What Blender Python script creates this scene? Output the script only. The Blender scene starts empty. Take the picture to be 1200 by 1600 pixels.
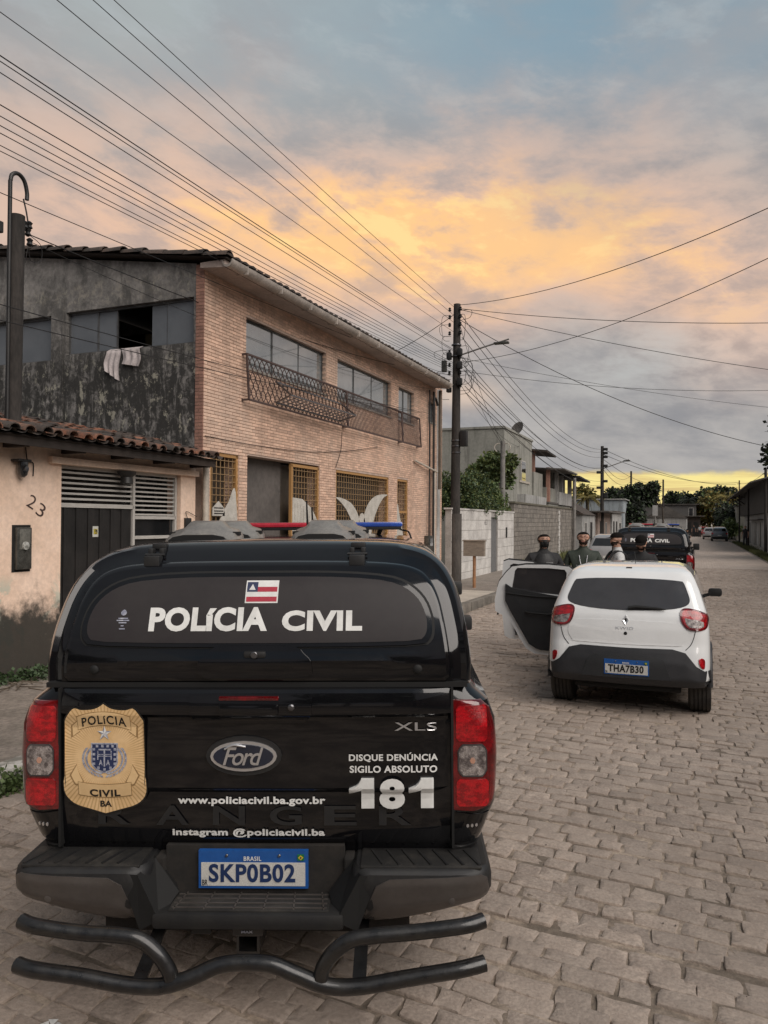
import bpy, bmesh, math, random
from math import radians as RD, sin, cos, pi
from mathutils import Vector, Matrix
from mathutils.bvhtree import BVHTree
random.seed(7)
SC = bpy.context.scene
COL = SC.collection

# ---------------------------------------------------------------- camera
CAM_H = 1.95
def rot_cam():
    f = 1190.0
    yaw, roll, pitch = RD(22.38), RD(0.4), math.atan(14.6 / f)
    F = Vector((-sin(yaw) * cos(pitch), cos(yaw) * cos(pitch), sin(pitch)))
    R0 = Vector((cos(yaw), sin(yaw), 0)); U0 = R0.cross(F)
    R = R0 * cos(roll) + U0 * sin(roll); U = -R0 * sin(roll) + U0 * cos(roll)
    m = Matrix((R, U, -F)).transposed().to_4x4()
    m.translation = Vector((0, 0, CAM_H))
    return m
cd = bpy.data.cameras.new('camera'); cam = bpy.data.objects.new('camera', cd)
COL.objects.link(cam); cam.matrix_world = rot_cam()
cd.sensor_fit = 'HORIZONTAL'; cd.sensor_width = 36; cd.lens = 1190 / 1200 * 36
cd.clip_start = 0.05; cd.clip_end = 3000
SC.camera = cam

# ---------------------------------------------------------------- light
SUN_EL, SUN_AZ = RD(43), RD(118)          # azimuth clockwise from +Y
sd = bpy.data.lights.new('sun', 'SUN'); sd.energy = 1.5; sd.angle = RD(60); sd.color = (1.0, 0.92, 0.85)
so = bpy.data.objects.new('sun', sd); COL.objects.link(so)
sdir = Vector((sin(SUN_AZ) * cos(SUN_EL), cos(SUN_AZ) * cos(SUN_EL), sin(SUN_EL)))
so.rotation_euler = (-sdir).to_track_quat('-Z', 'Y').to_euler()
SC.view_settings.view_transform = 'Standard'; SC.view_settings.look = 'None'
SC.view_settings.exposure = 1.2; SC.view_settings.gamma = 1.0
SC.view_settings.use_curve_mapping = False
SC.cycles.max_bounces = 6

class X:
    """tiny node-math wrapper"""
    nt = None
    def __init__(s, k): s.k = k
    @staticmethod
    def op(o, *a):
        n = X.nt.nodes.new('ShaderNodeMath'); n.operation = o
        for i, v in enumerate(a):
            if isinstance(v, X): X.nt.links.new(v.k, n.inputs[i])
            else: n.inputs[i].default_value = v
        return X(n.outputs[0])
    def __add__(s, o): return X.op('ADD', s, o)
    __radd__ = __add__
    def __sub__(s, o): return X.op('SUBTRACT', s, o)
    def __rsub__(s, o): return X.op('SUBTRACT', o, s)
    def __mul__(s, o): return X.op('MULTIPLY', s, o)
    __rmul__ = __mul__
    def __truediv__(s, o): return X.op('DIVIDE', s, o)
def xexp(a): return X.op('EXPONENT', a)
def xgauss(v, c, w):
    t = (v - c) / w
    return xexp(t * t * -1.0)
def xstep(v, a, b):
    n = X.nt.nodes.new('ShaderNodeMapRange'); n.interpolation_type = 'SMOOTHSTEP'
    X.nt.links.new(v.k, n.inputs[0]); n.inputs[1].default_value = a; n.inputs[2].default_value = b
    return X(n.outputs[0])
def xvec(a, b, c):
    n = X.nt.nodes.new('ShaderNodeCombineXYZ')
    for i, v in enumerate((a, b, c)):
        if isinstance(v, X): X.nt.links.new(v.k, n.inputs[i])
        else: n.inputs[i].default_value = v
    return n.outputs[0]
def xnoise(vec, scale, detail=4, rough=.55, dist=0):
    n = X.nt.nodes.new('ShaderNodeTexNoise'); n.inputs['Scale'].default_value = scale
    n.inputs['Detail'].default_value = detail; n.inputs['Roughness'].default_value = rough
    n.inputs['Distortion'].default_value = dist
    X.nt.links.new(vec, n.inputs['Vector']); return X(n.outputs[0])
def xmix(fac, a, b, mode='MIX'):
    n = X.nt.nodes.new('ShaderNodeMix'); n.data_type = 'RGBA'; n.blend_type = mode
    if isinstance(fac, X): X.nt.links.new(fac.k, n.inputs[0])
    else: n.inputs[0].default_value = fac
    for v, i in ((a, 6), (b, 7)):
        if isinstance(v, tuple): n.inputs[i].default_value = (*v, 1)
        else: X.nt.links.new(v, n.inputs[i])
    return n.outputs[2]

W = bpy.data.worlds.new('World'); SC.world = W; W.use_nodes = True
X.nt = W.node_tree; W.node_tree.nodes.clear()
tc = X.nt.nodes.new('ShaderNodeTexCoord')
sp = X.nt.nodes.new('ShaderNodeSeparateXYZ'); X.nt.links.new(tc.outputs['Generated'], sp.inputs[0])
dx, dy, dz = X(sp.outputs[0]), X(sp.outputs[1]), X(sp.outputs[2])
dzp = X.op('MAXIMUM', dz, 0.0)
az = X.op('ARCTAN2', dx, dy)                    # radians, 0 = street axis, negative = left
el = X.op('ARCSINE', dzp)
pv = xvec(dx / (dzp + .16), dy / (dzp + .16), 0.0)      # flat cloud layer
sky = X.nt.nodes.new('ShaderNodeTexSky'); sky.sky_type = 'NISHITA'; sky.sun_disc = False
sky.sun_elevation = SUN_EL; sky.sun_rotation = SUN_AZ
n1 = xnoise(pv, .9, 7, .58, .1); n2 = xnoise(pv, 2.6, 8, .6, .1); n3 = xnoise(xvec(az * 3.0, el * 34.0, 0.0), 1.6, 5, .6, .3)
n4 = xnoise(xvec(az * 4.0 + 3.0 + el * 1.5, el * 8.0, 1.7), 1.2, 7, .56, .15); n5 = xnoise(xvec(az * 9.0 + 1.0 + el * 5.0, el * 20.0, 4.7), 1.3, 8, .62, .2)
nishita = xmix(1.0, sky.outputs[0], (.055, .055, .058), 'MULTIPLY')
blue = xmix(.88, nishita, (.25, .375, .46))
hi = xmix(xstep(az + (n4 - .5) * .7, -.10, -.85), blue, (.41, .45, .455))
hi = xmix(xstep(n1 * .5 + n4 * .5, .42, .60) * .7, hi, (.355, .36, .375))
hi = xmix(xstep(n5 * .6 + n1 * .4, .50, .62) * .35, hi, (.44, .50, .53))
lo_ = xmix(xstep(n4 * .5 + n5 * .5, .36, .62), (.29, .29, .305), (.46, .44, .425))
lo_ = xmix(xgauss(el, .215, .05) * xgauss(az, .02, .16) * xstep(n5, .38, .62) * .6, lo_, (.50, .56, .57))
base = xmix(xstep(el + (n4 - .5) * .18, .36, .56), lo_, hi)
# sunset glow on the underside of the cloud sheet, above the street
elc = el + xstep(az, -.16, .12) * .085 - (n4 - .5) * .16 - (n5 - .5) * .05
g_wide = xgauss(elc, .345, .115) * xgauss(az, -.34, .68) * xstep(elc + (n5 - .5) * .10, .16, .31)
g_core = xgauss(elc, .350, .068) * xgauss(az, -.31, .36)
c1 = xmix(X.op('MINIMUM', g_wide * (xstep(n4 * .35 + n5 * .65, .38, .58) * .6 + .55), .95), base, (.86, .555, .40))
c2 = xmix(xstep(g_core * (xstep(n2 * .3 + n4 * .35 + n5 * .35, .38, .58) * .85 + .35), .14, .80) * .95, c1, (1.04, .62, .28))
c3 = xmix(xstep(g_core * xstep(n5, .44, .66), .18, .85) * .8, c2, (1.06, .76, .34))
greyc = xgauss(elc, .40, .06) * xgauss(az, -.14, .10) * .45
c3 = xmix(greyc, c3, (.42, .38, .37))
c3 = xmix(xgauss(el, .165, .018) * xgauss(az, -.285, .045) * .7, c3, (.82, .62, .48))
# clear yellow strip just above the horizon, with thin dark streaks
hor = xstep(el + (n5 - .5) * .03, .074, .046) * xstep(el, .004, .022) * xgauss(az, .03, .42)
streak = xstep(n3, .36, .60)
c4 = xmix(xstep(hor, .10, .55), c3, xmix(streak, (.68, .50, .22), (.98, .83, .33)))
haze_lo = xgauss(el, .0, .016) * .6
c5 = xmix(haze_lo, c4, (.60, .47, .34))
gm = xstep(dz, -.08, -.005)
c6 = xmix(gm, (.20, .17, .15), c5)
# the half of the sky away from the sunset is dimmer
c6 = xmix(xstep(dy - dz * .9, -.75, .30), xmix(1.0, c6, (.50, .51, .55), 'MULTIPLY'), c6)
bg = X.nt.nodes.new('ShaderNodeBackground'); X.nt.links.new(c6, bg.inputs[0]); bg.inputs[1].default_value = .44
wo = X.nt.nodes.new('ShaderNodeOutputWorld'); X.nt.links.new(bg.outputs[0], wo.inputs[0])

# ---------------------------------------------------------------- materials
MATS = {}
def mat(name, col, col2=None, scale=6, rough=.6, bump=0, bscale=40, metal=0, coat=0, spec=.5,
        lo=.35, hi=.65, rnd=0, fine=.12, rough2=None, stretch=(1, 1, 1), emit=None, ior=None, trans=0, bdist=.01, extra=None):
    if name in MATS: return MATS[name]
    m = bpy.data.materials.new(name); m.use_nodes = True; MATS[name] = m
    nt = m.node_tree; X.nt = nt; b = nt.nodes['Principled BSDF']
    tc = nt.nodes.new('ShaderNodeTexCoord'); mp = nt.nodes.new('ShaderNodeMapping')
    mp.inputs['Scale'].default_value = stretch
    if rnd: nt.links.new(nt.nodes.new('ShaderNodeNewGeometry').outputs['Position'], mp.inputs[0])   # many small pieces: one pattern across the place
    else: nt.links.new(tc.outputs['Object'], mp.inputs[0])
    v = mp.outputs[0]
    na = xnoise(v, scale, 7, .62)
    c = xmix(xstep(na, lo, hi), tuple(col), tuple(col2 or [x * .8 for x in col]))
    if fine:
        nb = xnoise(v, scale * 9, 4, .6)
        c = xmix(1.0, c, xmix(xstep(nb, .3, .7), (1 - fine,) * 3, (1 + fine,) * 3), 'MULTIPLY')
    if rnd:
        oi = nt.nodes.new('ShaderNodeObjectInfo'); ge = nt.nodes.new('ShaderNodeNewGeometry')
        r = X.op('FRACT', X(oi.outputs['Random']) + X(ge.outputs['Random Per Island']))
        c = xmix(1.0, c, xmix(r, (1 - rnd, 1 - rnd, 1 - rnd), (1 + rnd, 1 + rnd * .9, 1 + rnd * .8)), 'MULTIPLY')
    if extra: c = extra(c, v, nt)
    nt.links.new(c, b.inputs['Base Color'])
    if rough2 is None: b.inputs['Roughness'].default_value = rough
    else:
        rr = xstep(xnoise(v, scale * 2.3, 5), .3, .7) * (rough2 - rough) + rough
        nt.links.new(rr.k, b.inputs['Roughness'])
    b.inputs['Metallic'].default_value = metal; b.inputs['Specular IOR Level'].default_value = spec
    b.inputs['Coat Weight'].default_value = coat; b.inputs['Coat Roughness'].default_value = .04
    if ior: b.inputs['IOR'].default_value = ior
    b.inputs['Transmission Weight'].default_value = trans
    if emit:
        b.inputs['Emission Color'].default_value = (*emit[:3], 1); b.inputs['Emission Strength'].default_value = emit[3]
    if bump:
        h = xnoise(v, bscale, 6, .65)
        bn = nt.nodes.new('ShaderNodeBump'); bn.inputs['Strength'].default_value = bump; bn.inputs['Distance'].default_value = bdist
        nt.links.new(h.k, bn.inputs['Height']); nt.links.new(bn.outputs[0], b.inputs['Normal'])
    return m

# ---------------------------------------------------------------- object helpers
def tag(o, label=None, cat=None, group=None, kind=None):
    if label: o['label'] = label
    if cat: o['category'] = cat
    if group: o['group'] = group
    if kind: o['kind'] = kind
    return o
def thing(name, loc=(0, 0, 0), rot=(0, 0, 0), label=None, cat=None, group=None):
    o = bpy.data.objects.new(name, None); o.empty_display_size = .2
    COL.objects.link(o); o.location = loc; o.rotation_euler = rot
    return tag(o, label, cat, group)
def inst(name, mesh, parent=None, loc=(0, 0, 0), scale=(1, 1, 1), rot=(0, 0, 0), off=True):
    o = bpy.data.objects.new(name, mesh); COL.objects.link(o)
    o.location = Vector(loc) - (wloc(parent) if (parent and off) else Vector((0, 0, 0)))
    o.scale = scale; o.rotation_euler = rot
    if parent: o.parent = parent
    return o
def wloc(p):
    v = Vector((0, 0, 0))
    while p: v += p.location; p = p.parent
    return v
class B:
    def __init__(s): s.v = []; s.f = []; s.m = []
    def add(s, vs, fs, mi=0):
        n = len(s.v); s.v += [tuple(v) for v in vs]; s.f += [tuple(i + n for i in f) for f in fs]; s.m += [mi] * len(fs)
        return s
    def box(s, a, b, mi=0):
        x0, y0, z0 = [min(p, q) for p, q in zip(a, b)]; x1, y1, z1 = [max(p, q) for p, q in zip(a, b)]
        vs = [(x0, y0, z0), (x1, y0, z0), (x1, y1, z0), (x0, y1, z0), (x0, y0, z1), (x1, y0, z1), (x1, y1, z1), (x0, y1, z1)]
        return s.add(vs, [(0, 3, 2, 1), (4, 5, 6, 7), (0, 1, 5, 4), (1, 2, 6, 5), (2, 3, 7, 6), (3, 0, 4, 7)], mi)
    def rbox(s, a, b, r=.01, mi=0):
        """box with chamfered edges"""
        bm = bmesh.new(); bmesh.ops.create_cube(bm, size=1)
        c = [(p + q) / 2 for p, q in zip(a, b)]; d = [abs(p - q) for p, q in zip(a, b)]
        for v in bm.verts: v.co = Vector([c[i] + v.co[i] * d[i] for i in range(3)])
        bmesh.ops.bevel(bm, geom=bm.edges[:], offset=min(r, min(d) * .45), segments=2, profile=.6, affect='EDGES')
        bm.verts.index_update()
        s.add([v.co[:] for v in bm.verts], [[v.index for v in f.verts] for f in bm.faces], mi); bm.free(); return s
    def beam(s, p, q, w, h=None, mi=0, up=(0, 0, 1)):
        p, q = Vector(p), Vector(q); h = h or w
        d = (q - p).normalized(); u = Vector(up)
        if abs(d.dot(u)) > .99: u = Vector((1, 0, 0))
        sx = d.cross(u).normalized() * w / 2; sz = sx.cross(d).normalized() * h / 2
        vs = [p - sx - sz, p + sx - sz, p + sx + sz, p - sx + sz, q - sx - sz, q + sx - sz, q + sx + sz, q - sx + sz]
        return s.add(vs, [(3, 2, 1, 0), (4, 5, 6, 7), (0, 1, 5, 4), (1, 2, 6, 5), (2, 3, 7, 6), (3, 0, 4, 7)], mi)
    def tube(s, pts, r, n=8, mi=0, cap=True):
        pts = [Vector(p) for p in pts]; rs = r if isinstance(r, (list, tuple)) else [r] * len(pts)
        base = len(s.v); u = None
        for i, p in enumerate(pts):
            d = (pts[min(i + 1, len(pts) - 1)] - pts[max(i - 1, 0)]).normalized()
            if u is None: u = d.orthogonal().normalized()
            else:
                u = (u - d * u.dot(d))
                u = u.normalized() if u.length > 1e-6 else d.orthogonal().normalized()
            w = d.cross(u)
            for k in range(n):
                a = 2 * pi * k / n; s.v.append(tuple(p + (u * cos(a) + w * sin(a)) * rs[i]))
        for i in range(len(pts) - 1):
            for k in range(n):
                a = base + i * n + k; b = base + i * n + (k + 1) % n
                s.f.append((a, b, b + n, a + n)); s.m.append(mi)
        if cap:
            s.f.append(tuple(base + k for k in range(n))[::-1]); s.m.append(mi)
            e = base + (len(pts) - 1) * n; s.f.append(tuple(e + k for k in range(n))); s.m.append(mi)
        return s
    def lathe(s, prof, c=(0, 0, 0), axis='x', n=28, mi=0):
        """prof: (t along axis, radius)"""
        base = len(s.v)
        for t, r in prof:
            for k in range(n):
                a = 2 * pi * k / n; p, q = r * cos(a), r * sin(a)
                o = {'x': (t, p, q), 'y': (p, t, q), 'z': (p, q, t)}[axis]
                s.v.append(tuple(c[i] + o[i] for i in range(3)))
        for i in range(len(prof) - 1):
            for k in range(n):
                a = base + i * n + k; b = base + i * n + (k + 1) % n
                s.f.append((a, b, b + n, a + n)); s.m.append(mi)
        s.f.append(tuple(base + k for k in range(n))); s.m.append(mi)
        e = base + (len(prof) - 1) * n; s.f.append(tuple(e + k for k in range(n))); s.m.append(mi)
        return s
    def prism(s, poly, d0, d1, plane='xz', mi=0):
        """poly in a plane, extruded between d0 and d1 on the third axis"""
        n = len(poly)
        def P(a, b, d): return {'xz': (a, d, b), 'yz': (d, a, b), 'xy': (a, b, d)}[plane]
        vs = [P(a, b, d0) for a, b in poly] + [P(a, b, d1) for a, b in poly]
        fs = [tuple(range(n)), tuple(range(2 * n - 1, n - 1, -1))] + [(i, i + n, (i + 1) % n + n, (i + 1) % n) for i in range(n)]
        return s.add(vs, fs, mi)
    def build(s, name, mats, parent=None, smooth=0, local=False, fix=True):
        me = bpy.data.meshes.new(name)
        off = Vector((0, 0, 0)) if local else (wloc(parent) if parent else Vector((0, 0, 0)))
        vs = [(v[0] - off.x, v[1] - off.y, v[2] - off.z) for v in s.v] if off.length else s.v
        me.from_pydata(vs, [], s.f)
        if not isinstance(mats, (list, tuple)): mats = [mats]
        for m in mats: me.materials.append(m)
        if len(mats) > 1: me.polygons.foreach_set('material_index', s.m)
        me.update()
        if fix:
            bm = bmesh.new(); bm.from_mesh(me); bmesh.ops.recalc_face_normals(bm, faces=bm.faces[:]); bm.to_mesh(me); bm.free()
        if smooth: 
            me.shade_smooth(); me.set_sharp_from_angle(angle=RD(smooth))
        o = bpy.data.objects.new(name, me); COL.objects.link(o)
        if parent: o.parent = parent
        return o
def boolean(o, cutters):
    for c in cutters:
        md = o.modifiers.new('b', 'BOOLEAN'); md.object = c; md.operation = 'DIFFERENCE'; md.solver = 'EXACT'
        try: md.material_mode = 'TRANSFER'
        except Exception: pass
    bpy.context.view_layer.update()
    dg = bpy.context.evaluated_depsgraph_get()
    me = bpy.data.meshes.new_from_object(o.evaluated_get(dg)); 
    o.modifiers.clear(); o.data = me
    for c in cutters: bpy.data.objects.remove(c)
    return o
def smooth_pts(pts, n=6, closed=False):
    P = [Vector(p) for p in pts]; out = []; L = len(P)
    rng = range(L) if closed else range(L - 1)
    for i in rng:
        if closed: a, b, c, d = P[(i - 1) % L], P[i], P[(i + 1) % L], P[(i + 2) % L]
        else: a, b, c, d = P[max(i - 1, 0)], P[i], P[i + 1], P[min(i + 2, L - 1)]
        for k in range(n):
            t = k / n
            out.append(.5 * ((2 * b) + (c - a) * t + (2 * a - 5 * b + 4 * c - d) * t * t + (3 * b - a - 3 * c + d) * t ** 3))
    if not closed: out.append(P[-1])
    return out
def sp2(pts, n=5, closed=True): return [(v.x, v.y) for v in smooth_pts([(p[0], p[1], 0) for p in pts], n, closed)]
def mirror(half):  # half outline right side from top-centre down to bottom-centre
    return half + [(-x, z) for x, z in half[::-1] if abs(x) > 1e-6]
def bvh_of(b):
    return BVHTree.FromPolygons([Vector(v) for v in b.v], b.f)
def hit(bvh, x, z, default=0.0):
    for ddx in (0, -.004 if x > 0 else .004, -.012 if x > 0 else .012, -.03 if x > 0 else .03):
        h = bvh.ray_cast(Vector((x + ddx, -3, z)), Vector((0, 1, 0)))
        if h[0] is not None: return h[0].y
    return default
def patch(poly, bvh, off=.004, nr=14, nc=14, mode='row', default=0.0, b=None, mi=0, back=.012):
    """an outline in (x,z) laid onto a surface seen from behind; proud by off with a skirt"""
    b = b or B(); k = 1 if mode == 'row' else 0; j = 1 - k
    lo = min(p[k] for p in poly); hi = max(p[k] for p in poly); e = (hi - lo) * .002
    G = []
    for r in range(nr + 1):
        t = r / nr; t = .5 - .5 * cos(pi * t) if True else t
        c = lo + e + (hi - lo - 2 * e) * t + (hi - lo) * 2.3e-4; xs = []
        for i in range(len(poly)):
            p, q = poly[i], poly[(i + 1) % len(poly)]
            if (p[k] - c) * (q[k] - c) < 0: xs.append(p[j] + (q[j] - p[j]) * (c - p[k]) / (q[k] - p[k]))
        if len(xs) < 2: xs = [poly[0][j], poly[0][j]]
        a, z = min(xs), max(xs)
        G.append([(a + (z - a) * (.5 - .5 * cos(pi * m / nc)), c) if k else (c, a + (z - a) * (.5 - .5 * cos(pi * m / nc))) for m in range(nc + 1)])
    n0 = len(b.v); W_ = nc + 1
    for row in G:
        for x, z in row: b.v.append((x, hit(bvh, x, z, default) - off, z))
    for r in range(nr):
        for m in range(nc):
            a = n0 + r * W_ + m; b.f.append((a, a + 1, a + 1 + W_, a + W_)); b.m.append(mi)
    loop = [n0 + m for m in range(nc)] + [n0 + r * W_ + nc for r in range(nr)] + [n0 + nr * W_ + m for m in range(nc, 0, -1)] + [n0 + r * W_ for r in range(nr, 0, -1)]
    n1 = len(b.v)
    for i in loop: x, y, z = b.v[i]; b.v.append((x, y + off + back, z))
    L = len(loop)
    for i in range(L): b.f.append((loop[i], n1 + i, n1 + (i + 1) % L, loop[(i + 1) % L])); b.m.append(mi)
    return b
TXT = {}
def glyphs(body, size=1.0, bold=0.0, sx=1.0, sp=1.0, shear=0.0):
    cu = bpy.data.curves.new('t', 'FONT'); cu.body = body; cu.size = 1.0; cu.offset = bold; cu.space_character = sp
    cu.align_x = 'CENTER'; cu.align_y = 'CENTER'; cu.resolution_u = 4; cu.shear = shear
    o = bpy.data.objects.new('t', cu); COL.objects.link(o); bpy.context.view_layer.update()
    me = o.to_mesh(); vs = [tuple(v.co) for v in me.vertices]; fs = [tuple(p.vertices) for p in me.polygons]
    o.to_mesh_clear(); bpy.data.objects.remove(o); bpy.data.curves.remove(cu)
    xs = [v[0] for v in vs]; zs = [v[1] for v in vs]
    return vs, fs, (min(xs), max(xs), min(zs), max(zs))
def text_on(body, bvh, x0, x1, z0, z1, off, bold=.0, sp=1.0, arc=0.0, tilt=0.0, b=None, shear=0.0):
    """lettering fitted to the rectangle x0..x1, z0..z1 and laid on the surface"""
    vs, fs, (a, c, d, e) = glyphs(body, bold=bold, sp=sp, shear=shear); b = b or B(); out = []
    for x, z, _ in vs:
        u = (x - a) / (c - a); w = (z - d) / (e - d)
        X_ = x0 + (x1 - x0) * u; Z_ = z0 + (z1 - z0) * w + tilt * (u - .5) + arc * (1 - (2 * u - 1) ** 2)
        out.append((X_, hit(bvh, X_, Z_) - off, Z_))
    b.add(out, fs); return b
# ---------------------------------------------------------------- vehicle materials
black_paint = mat('black_paint', (.0035, .0035, .0045), (.005, .005, .006), 3, .14, spec=.12, coat=1, fine=0, rough2=.24, bump=.02, bscale=3, bdist=.02)
black_plastic = mat('black_plastic', (.010, .010, .011), (.016, .0155, .015), 9, .55, bump=.15, bscale=300, bdist=.002)
step_plastic = mat('step_plastic', (.013, .0125, .012), (.042, .038, .033), 7, .6, bump=.25, bscale=220, lo=.4, hi=.75, bdist=.003)
film_grey = mat('film_grey', (.026, .022, .023), (.031, .027, .027), 4, .42, fine=.04, spec=.3)
bumper_grey = mat('bumper_grey', (.085, .074, .068), (.10, .089, .082), 5, .36, metal=.35, fine=.05, bump=.05, bscale=200)
tube_black = mat('tube_black', (.006, .006, .007), (.014, .013, .012), 12, .26, coat=.5, fine=.2, rough2=.5, bump=.08, bscale=90)
rubber = mat('rubber', (.028, .026, .025), (.050, .045, .040), 8, .85, bump=.2, bscale=90)
dark_under = mat('dark_under', (.010, .009, .008), (.022, .018, .015), 8, .9)
seal = mat('seal_black', (.004, .004, .004), rough=.7, fine=0)
white_vinyl = mat('white_vinyl', (.72, .72, .70), (.60, .60, .58), 5, .45, fine=.05)
lamp_red = mat('lamp_red', (.42, .005, .010), (.22, .003, .006), 22, .12, coat=1, fine=.3, bump=.25, bscale=120, stretch=(1, 1, 1.6), lo=.42, hi=.58)
lamp_dark = mat('lamp_dark_red', (.16, .004, .006), (.07, .002, .003), 14, .12, coat=1, fine=.2)
lamp_clear = mat('lamp_clear', (.50, .45, .43), (.12, .10, .10), 30, .12, coat=1, metal=.5, bump=.5, bscale=90, fine=.4)
lamp_amber = mat('lamp_amber', (.50, .25, .16), (.4, .25, .2), 40, .2, coat=1)
chrome = mat('chrome', (.80, .80, .81), (.70, .70, .72), 5, .28, metal=.85, fine=0)
chrome_dull = mat('chrome_dull', (.22, .22, .23), (.12, .12, .13), 5, .3, metal=.9, fine=0)
emblem_blue = mat('emblem_blue', (.010, .016, .035), (.006, .010, .022), 4, .2, coat=1, fine=0)
plate_white = mat('plate_white', (.52, .51, .48), (.42, .41, .39), 20, .4, lo=.5, hi=.8)
plate_blue = mat('plate_blue', (.012, .085, .30), (.010, .07, .26), 8, .4, fine=.05)
plate_ink = mat('plate_ink', (.010, .030, .105), fine=0, rough=.45)
ink_black = mat('ink_black', (.010, .009, .008), fine=0, rough=.5)
flag_red = mat('flag_red', (.40, .022, .045), fine=.05, rough=.5)
flag_blue = mat('flag_blue', (.022, .033, .085), fine=.05, rough=.5)
flag_green = mat('flag_green', (.01, .16, .05), fine=0); flag_yellow = mat('flag_yellow', (.65, .48, .03), fine=0)
gold_line = mat('gold_line', (.30, .185, .08), fine=0, rough=.5)
navy = mat('navy_print', (.022, .034, .10), fine=0, rough=.5)
silver_print = mat('silver_print', (.42, .43, .48), (.20, .21, .28), 60, .5, fine=.3)
glass_dark = mat('glass_dark', (.010, .011, .012), (.014, .014, .015), 3, .06, coat=1, fine=0)
def gold_rays(c, v, nt):
    s = nt.nodes.new('ShaderNodeSeparateXYZ'); nt.links.new(v, s.inputs[0])
    x = X(s.outputs[0]) + .605; z = X(s.outputs[2]) - 1.0
    a = X.op('ARCTAN2', x, z); w = X.op('SINE', a * 90.0)
    r = X.op('SQRT', x * x + z * z)
    return xmix(xstep(w, .1, .8) * xstep(r, .085, .15) * .75, c, (.42, .26, .11))
gold = mat('gold_vinyl', (.72, .50, .27), (.62, .41, .20), 6, .42, fine=.04, extra=gold_rays)
gold_plain = mat('gold_vinyl_plain', (.70, .49, .26), (.66, .45, .23), 6, .42, fine=.03)
white_paint = mat('white_paint', (.78, .79, .79), (.74, .75, .75), 2, .18, coat=1, fine=.01)
silver_paint = mat('silver_paint', (.36, .35, .35), (.32, .31, .31), 2, .3, coat=1, metal=.3, fine=0)
grey_paint = mat('grey_paint', (.13, .14, .155), (.11, .12, .13), 2, .3, coat=1, metal=.3, fine=0)
red_paint = mat('red_paint', (.28, .02, .02), (.2, .02, .02), 2, .3, coat=1, fine=0)
trim_black = mat('door_trim_black', (.014, .015, .017), (.020, .021, .023), 4, .6, fine=.05, bump=.1, bscale=30)
seat_cloth = mat('seat_cloth', (.03, .03, .033), rough=.9)
beacon_red = mat('beacon_red', (.50, .03, .05), (.38, .02, .04), 20, .2, coat=1)
beacon_blue = mat('beacon_blue', (.03, .09, .42), (.03, .07, .32), 20, .2, coat=1)
vent_grey = mat('vent_grey', (.20, .185, .165), (.135, .125, .115), 10, .42, bump=.1, bscale=80, coat=.2)

def interp(tab, z):
    if z <= tab[0][0]: return tab[0][1:]
    for a, b in zip(tab, tab[1:]):
        if z <= b[0]:
            t = (z - a[0]) / (b[0] - a[0]); return tuple(p + (q - p) * t for p, q in zip(a[1:], b[1:]))
    return tab[-1][1:]
def shell(levels, sub=3, nr=9, nc=5, ns=10):
    """levels: z, half width, rear y, front y, rear corner radius, front corner radius, rear bow -> closed body"""
    L = []
    for a, b in zip(levels, levels[1:]):
        for k in range(sub): L.append(tuple(p + (q - p) * k / sub for p, q in zip(a, b)))
    L.append(levels[-1])
    b = B(); K = None
    for z, w, yr, yf, rr, rf, bow in L:
        o = []
        xr, xf = w - rr, w - rf
        for k in range(nr): x = -xr + 2 * xr * k / (nr - 1); o.append((x, yr + bow * (x / w) ** 2))
        yb = yr + bow * (xr / w) ** 2
        for k in range(1, nc + 1): a = pi / 2 * k / nc; o.append((xr + rr * sin(a), yb + rr * (1 - cos(a))))
        for k in range(1, ns): o.append((w, yb + rr + (yf - rf - yb - rr) * k / ns))
        for k in range(nc + 1): a = pi / 2 * k / nc; o.append((xf + rf * cos(a), yf - rf + rf * sin(a)))
        for k in range(1, nr - 1): x = xf - 2 * xf * k / (nr - 1); o.append((x, yf))
        for k in range(nc + 1): a = pi / 2 * k / nc; o.append((-xf - rf * sin(a), yf - rf + rf * cos(a)))
        for k in range(ns - 1, 0, -1): o.append((-w, yb + rr + (yf - rf - yb - rr) * k / ns))
        for k in range(nc, 0, -1): a = pi / 2 * k / nc; o.append((-xr - rr * sin(a), yb + rr * (1 - cos(a))))
        K = len(o); b.v += [(x, y, z) for x, y in o]
    for i in range(len(L) - 1):
        for k in range(K):
            p, q = i * K + k, i * K + (k + 1) % K
            b.f.append((p, q, q + K, p + K)); b.m.append(0)
    b.f.append(tuple(range(K))[::-1]); b.m.append(0)
    e = (len(L) - 1) * K; b.f.append(tuple(e + k for k in range(K))); b.m.append(0)
    return b
def wheel(root, x, y, r, w, side, rim_mat=chrome_dull):
    """tyre with tread grooves and a rim, as two parts"""
    t = B(); h = w / 2; pr = [(-h * .9, r * .62), (-h, r * .72), (-h * .98, r * .9), (-h * .86, r * .965)]
    g = w * .03
    for k in range(5):
        a = -h * .78 + k * h * .345
        pr += [(a, r), (a + h * .24, r), (a + h * .245, r - .012), (a + h * .335, r - .012)]
    pr += [(h * .86, r * .965), (h * .98, r * .9), (h, r * .72), (h * .9, r * .62)]
    t.lathe(pr, (x, y, r), 'x', 36)
    ty = t.build('tyre', rubber, root, 25, local=True)
    m = B(); m.lathe([(side * h * .3, r * .60), (side * h * .72, r * .62), (side * h * .8, r * .58), (side * h * .55, r * .5), (side * h * .6, .05), (side * h * .66, .03)], (x, y, r), 'x', 24)
    for k in range(5):
        a = 2 * pi * k / 5; m.beam((x + side * h * .7, y, r), (x + side * h * .7, y + cos(a) * r * .56, r + sin(a) * r * .56), .05, .02)
    rm = m.build('rim', rim_mat, ty, 30, local=True)
    return ty
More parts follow.
